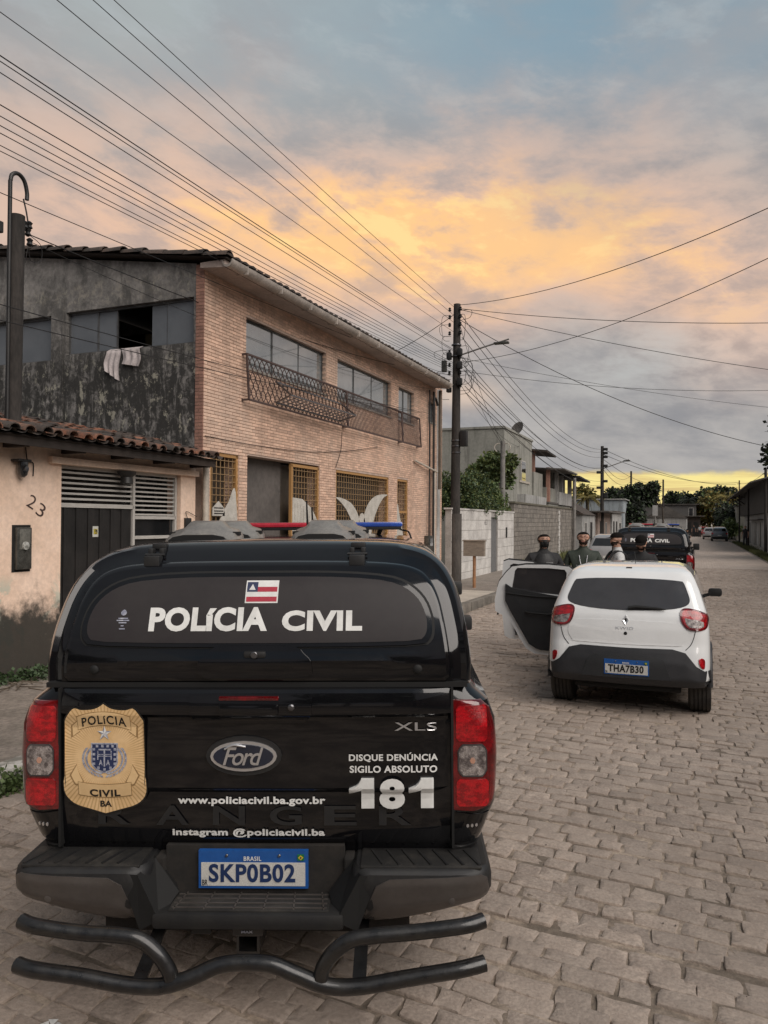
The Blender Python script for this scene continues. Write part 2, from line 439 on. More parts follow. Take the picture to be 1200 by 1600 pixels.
def plate(root, bvh, cx, cz, w, h, off, body, ink, small=True, inkz=None):
    fr = patch([(cx - w / 2, cz - h / 2), (cx + w / 2, cz - h / 2), (cx + w / 2, cz + h / 2), (cx - w / 2, cz + h / 2)], bvh, off, 2, 2, back=off * .9)
    p = fr.build('licence_plate', plate_blue, root, local=True)
    i = patch([(cx - w * .475, cz - h * .43), (cx + w * .475, cz - h * .43), (cx + w * .475, cz + h * .19), (cx - w * .475, cz + h * .19)], bvh, off + .002, 2, 2, back=.001)
    i.build('plate_field', plate_white, p, local=True)
    k = text_on(body, bvh, cx - w * .405, cx + w * .385, cz - h * .33, cz + h * .16, off + .004, bold=.03, sp=1.08)
    k.build('plate_letters', ink, p, local=True)
    k = text_on('BRASIL', bvh, cx - w * .085, cx + w * .075, cz + h * .24, cz + h * .36, off + .004, bold=.02, sp=1.1); k.build('country_name', white_vinyl, p, local=True)
    if small:
        k = text_on('BR', bvh, cx - w * .465, cx - w * .415, cz - h * .41, cz - h * .26, off + .004, bold=.01); k.build('country_code', ink_black, p, local=True)
        f = patch([(cx + w * .405, cz + h * .25), (cx + w * .465, cz + h * .25), (cx + w * .465, cz + h * .41), (cx + w * .405, cz + h * .41)], bvh, off + .0035, 2, 2, back=.001); f.build('flag_field', flag_green, p, local=True)
        d = patch([(cx + w * .411, cz + h * .33), (cx + w * .435, cz + h * .265), (cx + w * .459, cz + h * .33), (cx + w * .435, cz + h * .395)], bvh, off + .0045, 4, 2, back=.001); d.build('flag_diamond', flag_yellow, p, local=True)
        d = patch(sp2([(cx + w * .427, cz + h * .33), (cx + w * .435, cz + h * .30), (cx + w * .443, cz + h * .33), (cx + w * .435, cz + h * .36)], 3), bvh, off + .0055, 4, 3, back=.001); d.build('flag_disc', flag_blue, p, local=True)
        for sx in (-.24, .24):
            d = B(); yy = hit(bvh, cx + sx * w, cz) - off
            d.lathe([(yy - .008, .004), (yy - .006, .006), (yy, .006)], (cx + sx * w, 0, cz + h * .38), 'y', 10); d.build('bolt', chrome_dull, p, 30, local=True)
    return p
def gtube(pts, r, name, m, root, n=12, k=6, smooth=50):
    return B().tube(smooth_pts(pts, k), r, n).build(name, m, root, smooth, local=True)

def make_pickup(root, near=True, plate_text='SKP0B02'):
    # ---- body tub, one closed shell with wheel arches cut out
    lv = [(.50, .80, .30, 5.05, .15, .25, 0), (.58, .90, .06, 5.2, .12, .3, 0), (.66, .925, .03, 5.25, .10, .35, 0), (.80, .975, .015, 5.28, .085, .4, .0), (1.0, .985, .015, 5.26, .085, .4, 0),
          (1.13, .978, .018, 5.15, .085, .4, 0), (1.21, .950, .025, 5.0, .09, .45, 0), (1.25, .905, .035, 4.6, .10, .5, 0), (1.275, .885, .05, 4.2, .08, .5, 0), (1.28, .84, .09, 4.1, .05, .5, 0)]
    s = shell(lv, 3, 9, 5, 12); body = s.build('body', [black_paint, dark_under], root, local=True)
    cut = []
    for yc in (1.22, 4.40):
        for sd in (-1, 1):
            c = B().lathe([(sd * .55, .44), (sd * 1.1, .44)], (0, yc, .42), 'x', 28).build('cut', dark_under); cut.append(c)
    c = B().box((-.84, .12, .3), (.84, 4.95, .62)).build('cut', dark_under); cut.append(c)
    # cutters live in the shell's own frame
    mw = root.matrix_world.copy(); bpy.context.view_layer.update(); mw = root.matrix_world.copy()
    for c in cut: c.matrix_world = mw
    boolean(body, cut)
    body.data.shade_smooth(); body.data.set_sharp_from_angle(angle=RD(28))
    sv = bvh_of(s)
    # ---- cab
    cb = shell([(1.20, .90, 1.70, 4.25, .08, .25, 0), (1.28, .88, 1.72, 4.12, .1, .3, 0), (1.5, .83, 1.74, 3.75, .1, .3, 0), (1.72, .75, 1.78, 3.35, .12, .3, 0), (1.80, .70, 1.86, 3.15, .15, .3, 0), (1.835, .62, 1.98, 3.0, .2, .3, 0), (1.85, .45, 2.1, 2.8, .2, .3, 0)], 3)
    cab = cb.build('cab', black_paint, root, 35, local=True)
    for sd in (-1, 1):
        for (ya, yb, yc_, yd) in ((2.0, 2.72, 2.66, 2.08), (2.8, 4.0, 3.42, 2.8)):
            g = B(); o_ = .006
            g.prism([(ya, 1.30), (yb, 1.30), (yc_, 1.72), (yd, 1.72)], 0, 1, 'yz')
            g.v = [(sd * ((.887 if z < 1.5 else .762) + o_ - (0.02 if x < .5 else 0)), y, z) for x, y, z in g.v]
            g.build('side_window', glass_dark, root, local=True)
    w_ = B().add([(-.66, 4.07, 1.31), (.66, 4.07, 1.31), (.56, 3.30, 1.75), (-.56, 3.30, 1.75)], [(0, 1, 2, 3)]); w_.v = [(x, y + .03, z + .01) for x, y, z in w_.v]
    w_.build('windshield', glass_dark, root, local=True)
    for sd in (-1, 1):
        m = B().rbox((sd * .93, 3.62, 1.22), (sd * 1.09, 3.72, 1.40), .03); m.beam((sd * .88, 3.68, 1.28), (sd * 1.0, 3.67, 1.30), .05)
        m.build('side_mirror', black_plastic, root, 40, local=True)
    # ---- canopy (hard top over the bed)
    half = [(0, 1.862), (.20, 1.8615), (.38, 1.859), (.54, 1.852), (.65, 1.836), (.735, 1.800), (.795, 1.738), (.835, 1.65), (.858, 1.55), (.874, 1.45), (.882, 1.36), (.880, 1.29)]
    out = smooth_pts([(x, 0, z) for x, z in half], 3); out = [(p.x, p.z) for p in out]
    ys_tab = [(1.28, .035), (1.36, .038), (1.41, .044), (1.46, .058), (1.52, .078), (1.60, .112), (1.68, .155), (1.76, .218), (1.82, .285), (1.87, .37)]
    slope = lambda z: interp(ys_tab, z)[0]
    def inset(o, t):
        r = []
        for i, p in enumerate(o):
            a = o[max(i - 1, 0)]; c_ = o[min(i + 1, len(o) - 1)]
            dxx, dzz = c_[0] - a[0], c_[1] - a[1]; l = math.hypot(dxx, dzz) or 1
            nx, nz = dzz / l, -dxx / l
            x = p[0] + nx * t; z = p[1] + nz * t
            if i == 0: x = 0
            r.append((max(x, 0), z))
        return r
    full = lambda h_: [(x, z) for x, z in h_] + [(-x, z) for x, z in h_[::-1][:-1]]
    rings = []
    R_ = .055
    for t, dy in ((0, 1.62), (0, 1.0), (0, .5), (0, R_), (R_ * .13, R_ * .5), (R_ * .4, R_ * .2), (R_ * .8, .02), (R_ * 1.4, 0)):
        h_ = inset(out, t); ring = []
        for x, z in h_:
            y = (1.64 if dy == 1.62 else slope(z) + dy * (1.0 if dy < .3 else 1)); ring.append((x, min(y, 1.66), z))
        rings.append(ring + [(-x, y, z) for x, y, z in ring[::-1][:-1]])
    cp = B(); n = len(rings[0])
    for r_ in rings: cp.v += r_
    for i in range(len(rings) - 1):
        for k in range(n):
            a, b2 = i * n + k, i * n + (k + 1) % n; cp.f.append((a, b2, b2 + n, a + n)); cp.m.append(0)
    # close rear with strips between left and right halves
    def close(b_, base, n_):
        h2 = (n_ + 1) // 2
        for k in range(h2 - 1):
            a, c_ = base + k, base + k + 1
            d_, e_ = base + (n_ - k) % n_, base + (n_ - k - 1) % n_
            if k == 0: b_.f.append((a, c_, e_))
            elif c_ == e_: b_.f.append((a, c_, d_))
            else: b_.f.append((a, c_, e_, d_))
            b_.m.append(0)
    close(cp, (len(rings) - 1) * n, n); close(cp, 0, n)
    can = cp.build('canopy', black_paint, root, 30, local=True)
    # rear hatch of the canopy
    ho = inset(out, .088); ho = [(x, z) for x, z in ho if z > 1.295] ; ho.append((ho[-1][0] - .02, 1.292))
    hp = B(); hr = []
    for t, dy in ((-.002, .01), (0, -.006), (.006, -.014), (.018, -.018)):
        q = inset(ho, t); q = [(x, max(z, 1.292 + t)) for x, z in q]
        ring = [(x, slope(z) + dy, z) for x, z in q]; hr.append(ring + [(-x, y, z) for x, y, z in ring[::-1][:-1]])
    n2 = len(hr[0])
    for r_ in hr: hp.v += r_
    for i in range(len(hr) - 1):
        for k in range(n2):
            a, b2 = i * n2 + k, i * n2 + (k + 1) % n2; hp.f.append((a, b2, b2 + n2, a + n2)); hp.m.append(0)
    last = hr[-1]; h2 = (n2 + 1) // 2
    # fine inner surface with a soft pressed shape
    def bulge(x, z):
        t = slope(z) - .018
        # lower lip turns outward below z=1.40
        t -= .012 * math.exp(-((z - 1.375) / .02) ** 2) * (1 - min(1, (abs(x) / .80) ** 8))
        return t
    cols = 24; rows_idx = list(range(h2)); base = len(hp.v)
    for k in rows_idx:
        x, _, z = last[k]
        for c_ in range(cols + 1):
            xx = -x + 2 * x * c_ / cols; hp.v.append((xx, bulge(xx, z) if 0 < c_ < cols else slope(z) - .018, z))
    for k in range(h2 - 1):
        for c_ in range(cols):
            a = base + k * (cols + 1) + c_; hp.f.append((a, a + 1, a + 1 + cols + 1, a + cols + 1)); hp.m.append(0)
    hatch = hp.build('canopy_hatch', black_paint, root, 32, local=True)
    hv = bvh_of(hp)
    # gap line round the hatch
    gl = [(x, slope(z) - .0015, z) for x, z in inset(out, .080) if z > 1.29]; gl = gl + [(-x, y, z) for x, y, z in gl[::-1]]
    # glass and its frame
    wh = [(0, 1.712), (.30, 1.710), (.50, 1.698), (.60, 1.672), (.665, 1.622), (.695, 1.56), (.700, 1.505), (.685, 1.472), (.64, 1.458), (.4, 1.452), (0, 1.450)]
    wpoly = [(p.x, p.y) for p in smooth_pts([(x, z, 0) for x, z in wh], 3)]
    wpoly = wpoly + [(-x, z) for x, z in wpoly[::-1]]
    cz0 = 1.58
    ring_o = [(x * 1.045, cz0 + (z - cz0) * 1.18) for x, z in wpoly]
    patch(ring_o, hv, .004, 22, 24, back=.004).build('window_frame', black_plastic if not near else seal, root, 40, local=True)
    ring_m = [(x * 1.03, cz0 + (z - cz0) * 1.12) for x, z in wpoly]
    fr = patch(ring_m, hv, .012, 22, 24, back=.012).build('window_seal', black_paint, root, 40, local=True)
    win = patch(wpoly, hv, .015, 20, 24, back=.006).build('hatch_window', film_grey if near else glass_dark, root, 40, local=True)
    text_on('POLíCIA', hv, -.445, .045, 1.497, 1.592, .017, bold=.045, sp=1.06).build('police_lettering', white_vinyl, win, local=True)
    text_on('CIVIL', hv, .105, .435, 1.497, 1.578, .017, bold=.045, sp=1.06).build('police_lettering', white_vinyl, win, local=True)
    fx0, fx1, fz0, fz1 = -.055, .082, 1.607, 1.697
    R4 = lambda a, b_, c_, d_: [(a, c_), (b_, c_), (b_, d_), (a, d_)]
    fl = patch(R4(fx0, fx1, fz0, fz1), hv, .0168, 3, 3, back=.001).build('state_flag', white_vinyl, win, local=True)
    w4 = (fz1 - fz0 - .012) / 4; z_ = fz0 + .006
    patch(R4(fx0 + .005, fx1 - .005, z_, z_ + w4), hv, .0175, 2, 2, back=.0005).build('red_stripe', flag_red, fl, local=True)
    patch(R4(fx0 + .05, fx1 - .005, z_ + 2 * w4, z_ + 3 * w4), hv, .0175, 2, 2, back=.0005).build('red_stripe', flag_red, fl, local=True)
    patch(R4(fx0 + .005, fx0 + .05, z_ + 2 * w4, z_ + 4 * w4), hv, .0176, 2, 2, back=.0005).build('blue_canton', flag_blue, fl, local=True)
    patch([(fx0 + .014, z_ + 2.4 * w4), (fx0 + .041, z_ + 2.4 * w4), (fx0 + .0275, z_ + 3.6 * w4)], hv, .0182, 5, 2, back=.0005).build('white_triangle', white_vinyl, fl, local=True)
    # small maker's print low on the left of the glass
    e = B()
    patch(sp2([(-.568, 1.570), (-.555, 1.584), (-.542, 1.570), (-.555, 1.560)], 3), hv, .0168, 6, 4, b=e, back=.0005)
    for zz, ww in ((1.549, .020), (1.541, .026), (1.532, .016), (1.52, .006), (1.508, .012)): patch(R4(-.555 - ww, -.555 + ww, zz - .0022, zz + .0022), hv, .0168, 1, 1, b=e, back=.0005)
    e.build('maker_print', silver_print, win, local=True)
    # hinges
    for hx in (-.485, .405):
        hg = B()
        y0 = slope(1.84)
        for (xa, xb, za, zb, o_) in ((-.032, .032, 1.825, 1.850, .008), (-.035, -.014, 1.795, 1.830, .016), (.014, .035, 1.795, 1.830, .016), (-.034, .034, 1.742, 1.800, .030)):
            hg.rbox((hx + xa, slope((za + zb) / 2) - o_, za), (hx + xb, slope((za + zb) / 2) + .03, zb), .005)
        hg.tube([(hx - .043, slope(1.80) - .012, 1.803), (hx + .043, slope(1.80) - .012, 1.803)], .006, 8)
        hg.build('hinge', black_plastic, root, 30, local=True)
    # raised centre of the hatch with lock
    tp = [(p.x, p.y) for p in smooth_pts([(0, 1.442, 0), (.13, 1.441, 0), (.175, 1.432, 0), (.195, 1.412, 0), (.215, 1.395, 0), (.26, 1.385, 0), (.5, 1.38, 0)], 3)]
    low = [(.5, 1.30), (0, 1.30)]
    tp2 = [(x, z) for x, z in tp if x < .24] + [(.235, 1.33), (.2, 1.31)]
    tp2 = tp2 + [(-x, z) for x, z in tp2[::-1]]
    patch(tp2, hv, .012, 12, 16, back=.012).build('latch_surround', black_paint, root, 40, local=True)
    y1 = hit(hv, 0, 1.405)
    lk = B().rbox((-.045, y1 - .024, 1.392), (.045, y1 + .01, 1.420), .01); lk.build('hatch_latch', black_plastic, root, 30, local=True)
    B().lathe([(y1 - .032, .012), (y1 - .030, .014), (y1 - .02, .014)], (0, 0, 1.406), 'y', 16).build('lock_cylinder', chrome_dull, root, 30, local=True)
    for sx in (-1, 1):
        B().lathe([(slope(1.345) - .030, .012), (slope(1.345) - .026, .018), (slope(1.345) - .005, .024)], (sx * .66, 0, 1.345), 'y', 14).build('rubber_buffer', seal, root, 40, local=True)
    # side clips of the canopy
    for zc, yc in ((1.62, .62), (1.48, .42)):
        for sd in (-1, 1):
            xs = interp([(1.29, .88), (1.45, .874), (1.64, .835)], zc)[0]
            B().rbox((sd * (xs - .02), yc - .05, zc - .03), (sd * (xs + .045), yc + .05, zc + .03), .01).build('side_clip', black_plastic, root, 30, local=True)
    B().box((.86, .02, 1.272), (-.86, .06, 1.292)).build('canopy_gasket', seal, root, local=True)
    for sd in (-1, 1):
        B().box((sd * .905, .5, 1.262), (sd * .82, 1.66, 1.292)).build('canopy_gasket', seal, root, local=True)
        gw = B().prism(sp2([(.75, 1.40), (1.45, 1.40), (1.5, 1.5), (1.42, 1.66), (.95, 1.68), (.74, 1.55)], 3), 0, 1, 'yz')
        gw.v = [(sd * (interp([(1.29, .88), (1.45, .874), (1.55, .858), (1.64, .835), (1.72, .80)], z)[0] + (.006 if x < .5 else -.02)), y, z) for x, y, z in gw.v]
        gw.build('canopy_side_window', glass_dark, root, local=True)
    # ---- tailgate
    prof = [(1.272, .02), (1.268, -.006), (1.255, -.018), (1.225, -.026), (1.19, -.030), (1.172, -.028), (1.158, -.012), (1.14, -.006), (1.05, -.010), (.93, -.012), (.875, -.012), (.862, -.004), (.852, .006), (.80, .004), (.72, .004), (.665, .010), (.645, .02), (.632, .05)]
    tg = B(); nx = 20
    for z, y in prof:
        for k in range(nx + 1):
            x = -.792 + 1.584 * k / nx; e_ = .018 if k in (0, nx) else 0
            tg.v.append((x, y + e_ + .012 * (x / .79) ** 2, z))
    for i in range(len(prof) - 1):
        for k in range(nx): a = i * (nx + 1) + k; tg.f.append((a, a + 1, a + nx + 2, a + nx + 1)); tg.m.append(0)
    tailgate = tg.build('tailgate', black_paint, root, 22, local=True); tv = bvh_of(tg)
    for sd in (-1, 1): B().box((sd * .792, -.0, .632), (sd * .802, .05, 1.272)).build('tailgate_seam', seal, root, local=True)
    # handle recess with third brake light
    patch([(-.23, 1.135), (.20, 1.135), (.235, 1.165), (.235, 1.255), (-.255, 1.255), (-.255, 1.165)], tv, .010, 8, 10, back=.012)  .build('handle_surround', black_paint, tailgate, 30, local=True)
    B().rbox((-.135, -.052, 1.172), (.105, -.02, 1.216), .012).build('tailgate_handle', black_paint, tailgate, 40, local=True)
    B().rbox((-.135, -.046, 1.232), (.105, -.02, 1.248), .005).build('brake_light_strip', lamp_dark, tailgate, 40, local=True)
    B().lathe([(-.050, .008), (-.047, .013), (-.03, .013)], (.155, 0, 1.205), 'y', 16).build('tailgate_lock', chrome_dull, tailgate, 30, local=True)
    # oval emblem
    cx, cz, ea, eb = -.040, 1.006, .134, .060
    ov = lambda s_: [(cx + ea * s_ * cos(t), cz + (eb + ea * (s_ - 1)) * sin(t)) for t in [2 * pi * k / 40 for k in range(40)]]
    em = patch(ov(1.14), tv, .010, 12, 10, back=.006).build('emblem_oval', black_plastic, tailgate, 40, local=True)
    patch(ov(1.0), tv, .016, 12, 10, back=.004).build('emblem_ring', chrome, em, 40, local=True)
    patch(ov(.905), tv, .020, 12, 10, back=.002).build('emblem_field', emblem_blue, em, 40, local=True)
    text_on('Ford', tv, cx - .082, cx + .082, cz - .034, cz + .038, .0225, bold=.010, sp=.86, shear=.35).build('emblem_script', chrome, em, local=True)
    sw = [(cx - .075, cz + .030), (cx - .04, cz + .046), (cx + .01, cz + .040)]
    B().tube([(x, hit(tv, x, z) - .023, z) for x, z in [(p.x, p.y) for p in smooth_pts([(a, b_, 0) for a, b_ in sw], 5)]], .004, 6).build('emblem_flourish', chrome, em, 40, local=True)
    text_on('XLS', tv, .565, .735, 1.103, 1.136, .006, bold=.008, sp=1.05).build('trim_badge', chrome, tailgate, local=True)
    # embossed model word
    for ch, xc in zip('RANGER', (-.575, -.335, -.105, .125, .345, .565)): text_on(ch, tv, xc - .065, xc + .065, .722, .800, .007, bold=.02).build('embossed_letter', black_plastic, tailgate, local=True)
    # vinyl lettering
    text_on('DISQUE DENÚNCIA', tv, .382, .738, .980, 1.018, .0085, bold=.03, sp=1.08).build('vinyl_lettering', white_vinyl, tailgate, local=True)
    text_on('SIGILO ABSOLUTO', tv, .385, .735, .938, .966, .0085, bold=.03, sp=1.08).build('vinyl_lettering', white_vinyl, tailgate, local=True)
    for x0_ in (.382, .620):
        one = [(x0_ + a_ * .102, .795 + b_2 * .120) for a_, b_2 in ((.0, .66), (.34, .78), (.48, 1.0), (.98, 1.0), (.98, 0), (.48, 0), (.48, .62), (0, .50))]
        patch([one[i] for i in (2, 3, 4, 5)], tv, .0215, 8, 4, back=.001).build('vinyl_number', white_vinyl, tailgate, local=True)
        patch([one[0], one[1], one[2], (one[2][0] + .003, one[2][1]), (one[6][0] + .003, one[6][1]), one[6], one[7]], tv, .0213, 6, 5, mode='col', back=.001).build('vinyl_number', white_vinyl, tailgate, local=True)
    text_on('8', tv, .503, .605, .792, .918, .0215, bold=.05).build('vinyl_number', white_vinyl, tailgate, local=True)
    text_on('www.policiacivil.ba.gov.br', tv, -.312, .285, .800, .838, .0095, bold=.035, sp=1.06).build('vinyl_lettering', white_vinyl, tailgate, local=True)
    text_on('instagram @policiacivil.ba', tv, -.335, .282, .672, .710, .0095, bold=.035, sp=1.06).build('vinyl_lettering', white_vinyl, tailgate, local=True)
    # ---- shield sticker, laid over a smooth film surface that bridges the pressed step
    fl_ = B(); pf = [(1.24, -.0300), (1.17, -.0300), (1.12, -.0150), (.895, -.0150), (.825, -.0040), (.74, -.0020)]
    for z, y in pf:
        for k in range(21): x = -.792 + 1.584 * k / 20; fl_.v.append((x, y + .012 * (x / .79) ** 2, z))
    for i in range(len(pf) - 1):
        for k in range(20): a = i * 21 + k; fl_.f.append((a, a + 1, a + 22, a + 21)); fl_.m.append(0)
    tail_v = tv; tv = bvh_of(fl_)
    sx, sz = -.607, 1.0
    rh = [(0, .215), (.035, .195), (.09, .190), (.122, .197), (.150, .165), (.163, .135), (.160, .08), (.148, .02), (.158, -.05), (.170, -.11), (.162, -.16), (.125, -.195), (.06, -.215), (0, -.232)]
    rp = [(p.x, p.y) for p in smooth_pts([(a, b_, 0) for a, b_ in rh], 4)]
    shp = lambda s_, o_=0: [(sx + x * s_, sz + z * s_) for x, z in rp] + [(sx - x * s_, sz + z * s_) for x, z in rp[::-1]]
    sh = patch(shp(1.03), tv, .0030, 40, 40, mode='col', back=.0004).build('shield_sticker', ink_black, tailgate, local=True)
    patch(shp(1.0), tv, .0038, 40, 40, mode='col', back=.0003).build('shield_face', gold, sh, local=True)
    O = .0050
    def rib(pts_t, pts_b, o_, m_, nm):
        patch([(sx + x, sz + z) for x, z in pts_t] + [(sx + x, sz + z) for x, z in pts_b[::-1]], tv, o_, 12, 12, mode='col', back=.0003).build(nm, m_, sh, local=True)
    arcT = [(x, .183 - 1.7 * x * x) for x in [-.108 + .216 * k / 12 for k in range(13)]]; arcB = [(x, .128 - 1.7 * x * x) for x, _ in arcT]
    g_ = .0028
    for sgn in (-1, 1):
        rib([(sgn * .106, .150), (sgn * .138, .125), (sgn * .128, .112), (sgn * .138, .075)], [(sgn * .100, .100)], O - .0003, gold_line, 'ribbon_outline')
        rib([(sgn * .107, .145), (sgn * .132, .124), (sgn * .122, .112), (sgn * .131, .082)], [(sgn * .100, .104)], O, gold_plain, 'ribbon_tail')
        rib([(sgn * .108, -.06), (sgn * .112, -.025), (sgn * .145, -.075), (sgn * .120, -.12)], [(sgn * .085, -.10)], O - .0003, gold_line, 'ribbon_outline')
        rib([(sgn * .109, -.06), (sgn * .113, -.032), (sgn * .138, -.075), (sgn * .118, -.113)], [(sgn * .09, -.10)], O, gold_plain, 'ribbon_tail')
    rib([(x * 1.025, z + g_) for x, z in arcT], [(x * 1.025, z - g_) for x, z in arcB], O + .0003, gold_line, 'ribbon_outline')
    rib(arcT, arcB, O + .0006, gold_plain, 'ribbon')
    loT = [(x, -.105 + .9 * x * x - .008) for x in [-.108 + .216 * k / 12 for k in range(13)]]; loB = [(x, z - .052) for x, z in loT]
    rib([(x * 1.025, z + g_) for x, z in loT], [(x * 1.025, z - g_) for x, z in loB], O + .0003, gold_line, 'ribbon_outline')
    rib(loT, loB, O + .0006, gold_plain, 'ribbon')
    text_on('POLíCIA', tv, sx - .090, sx + .092, sz + .120, sz + .158, O + .0020, bold=.018, sp=1.15, arc=.013).build('shield_lettering', ink_black, sh, local=True)
    text_on('CIVIL', tv, sx - .063, sx + .063, sz - .160, sz - .130, O + .0020, bold=.035, sp=1.1, arc=-.004).build('shield_lettering', ink_black, sh, local=True)
    text_on('BA', tv, sx - .022, sx + .026, sz - .205, sz - .180, O + .0006, bold=.03).build('shield_lettering', ink_black, sh, local=True)
    st = [( (.031 if k % 2 == 0 else .012) * sin(k * pi / 5), .094 + (.031 if k % 2 == 0 else .012) * cos(k * pi / 5)) for k in range(10)]
    for k in range(10):
        tri = B(); P3 = [(0, .094), st[k], st[(k + 1) % 10]]
        tri.add([(sx + x, hit(tv, sx + x, sz + z) - O - .001 - (.0016 if i == 0 else 0), sz + z) for i, (x, z) in enumerate(P3)], [(0, 1, 2)])
        tri.build('star_point', silver_print if k % 2 else white_vinyl, sh, local=True)
    wr = B()   # laurel leaves either side
    for sgn in (-1, 1):
        for k in range(13):
            a = RD(-82 + k * 9.5)
            for rr_, da in ((.088, .0), (.074, .06)):
                cxx, czz = sgn * cos(a + da) * rr_, .005 + sin(a + da) * rr_ * .82 - .012; tdir = a + pi / 2 + (.45 if rr_ > .08 else -.35)
                lx, lz = sgn * cos(tdir), sin(tdir); px_, pz_ = -lz, lx
                P4 = [(cxx - lx * .010, czz - lz * .010), (cxx + px_ * .0045, czz + pz_ * .0045), (cxx + lx * .011, czz + lz * .011), (cxx - px_ * .0045, czz - pz_ * .0045)]
                wr.add([(sx + x, hit(tv, sx + x, sz + z) - O - .0008, sz + z) for x, z in P4], [(0, 1, 2, 3)])
    wr.build('laurel_wreath', silver_print, sh, local=True)
    def sp_(pts, o_, m_, nm): patch([(sx + x, sz + z) for x, z in pts], tv, o_, 8, 10, mode='col', back=.0003).build(nm, m_, sh, local=True)
    crest = lambda q: [(-.052 * q, .052 * q), (.052 * q, .052 * q), (.052 * q, -.02 * q), (.045 * q, -.042 * q), (.022 * q, -.055 * q), (0, -.062 * q), (-.022 * q, -.055 * q), (-.045 * q, -.042 * q), (-.052 * q, -.02 * q)]
    sp_(crest(1.06), O + .001, silver_print, 'crest_edge'); sp_(crest(.96), O + .0013, navy, 'crest_field')
    cr = B()
    for xx, zz in [(-.03, .043), (-.008, .043), (.014, .043), (.034, .043)] + [(-.043, z) for z in (.03, .01, -.01, -.028)] + [(.043, z) for z in (.03, .01, -.01, -.028)] + [(-.025, -.044), (0, -.051), (.025, -.044)]:
        patch([(sx + xx - .005, sz + zz - .005), (sx + xx + .005, sz + zz - .005), (sx + xx + .005, sz + zz + .005), (sx + xx - .005, sz + zz + .005)], tv, O + .0018, 1, 1, b=cr, back=.0003)
    for xa, xb, za, zb in ((-.024, .026, .026, .032), (-.003, .003, -.04, .026), (-.026, .026, .008, .011), (-.026, .026, .001, .004), (-.029, -.025, -.012, .024), (.026, .030, -.012, .024)):
        patch([(sx + xa, sz + za), (sx + xb, sz + za), (sx + xb, sz + zb), (sx + xa, sz + zb)], tv, O + .0018, 1, 1, b=cr, back=.0003)
    for xx in (-.015, .015): text_on('A', tv, sx + xx - .008, sx + xx + .008, sz - .034, sz - .012, O + .0018, bold=.04, b=cr)
    cr.build('crest_charges', silver_print, sh, local=True)
    tv = tail_v
    # ---- tail lamps
    for sd in (-1, 1):
        xi, xo = .800, .948
        pol = [(xi, .785), (.88, .780), (.945, .795), (.968, .83), (.981, .95), (.976, 1.10), (.950, 1.185), (.915, 1.218), (xi, 1.222)]
        pol = [(sd * x, z) for x, z in pol]
        lamp = patch(pol, sv, .016, 16, 12, back=.03, default=.15).build('tail_lamp', lamp_dark, root, 50, local=True)
        cell = lambda a, b_, c_, d_, ch=.012: [(sd * (a + ch), c_), (sd * (b_ - ch), c_), (sd * b_, c_ + ch), (sd * b_, d_ - ch), (sd * (b_ - ch), d_), (sd * (a + ch), d_), (sd * a, d_ - ch), (sd * a, c_ + ch)]
        patch(cell(.812, .938, 1.058, 1.200), sv, .019, 10, 10, back=.003, default=.15).build('stop_lens', lamp_red, lamp, 40, local=True)
        patch(cell(.850, .905, 1.098, 1.152, .004), sv, .0205, 4, 4, back=.003, default=.15).build('lens_grid', lamp_red, lamp, 40, local=True)
        patch(cell(.812, .942, .800, .908), sv, .019, 10, 10, back=.003, default=.15).build('lower_lens', lamp_red, lamp, 40, local=True)
        patch(cell(.818, .936, .918, 1.048, .02), sv, .020, 10, 10, back=.004, default=.15).build('reverse_frame', chrome_dull, lamp, 40, local=True)
        patch(cell(.823, .931, .924, 1.042, .018), sv, .0215, 10, 10, back=.003, default=.15).build('reverse_lens', lamp_clear, lamp, 40, local=True)
        patch(cell(.866, .888, .972, .996, .007), sv, .0230, 4, 4, back=.003, default=.15).build('indicator_bulb', lamp_amber, lamp, 40, local=True)
        # quarter trim below the lamp and its little badge
        q = [(sd * x, z) for x, z in [(.80, .640), (.90, .642), (.928, .70), (.950, .770), (.80, .772)]]
        patch(q, sv, .006, 6, 8, back=.02, default=.15).build('quarter_trim', black_paint, root, 40, local=True)
        bd = B()
        for k in range(3): patch(sp2([(sd * .875 + (k - 1) * .018 - .007, .715), (sd * .875 + (k - 1) * .018, .723), (sd * .875 + (k - 1) * .018 + .007, .715), (sd * .875 + (k - 1) * .018, .707)], 2), sv, .0075, 3, 3, b=bd, back=.001, default=.15)
        bd.build('side_badge', chrome, root, local=True)
        q = [(sd * x, z) for x, z in [(.80, .592), (.875, .592), (.89, .600), (.898, .628), (.80, .630)]]
        patch(q, sv, .012, 4, 8, back=.03, default=.12).build('lower_trim', black_plastic, root, 40, local=True)
        # ---- bumper corner
        bc = shell([(.375, .25, -.02, .25, .05, .03, 0), (.40, .268, -.10, .28, .07, .03, 0), (.46, .275, -.135, .28, .08, .03, 0), (.55, .275, -.145, .28, .08, .03, 0), (.588, .27, -.14, .28, .08, .03, 0), (.604, .255, -.12, .26, .06, .03, 0)], 2)
        bc.v = [(x, y, z + max(0, x + .12) * .24 * max(0, 1 - (z - .375) / .20)) for x, y, z in bc.v]
        bc.v = [(sd * (.668 + x * (1 if x > 0 else 1.0)) - 0, y + .10 * max(0, (x - .1)) , z + (0 if x > -.12 or z > .42 else 0)) for x, y, z in bc.v]
        bump = bc.build('bumper_corner', black_plastic, root, 40, local=True); bv = bvh_of(bc)
        fp = [(.50, .572), (.905, .585), (.927, .56), (.930, .505), (.91, .475), (.86, .452), (.73, .425), (.60, .398), (.43, .380), (.415, .390), (.455, .45)]
        fp = [(sd * x, z) for x, z in fp]
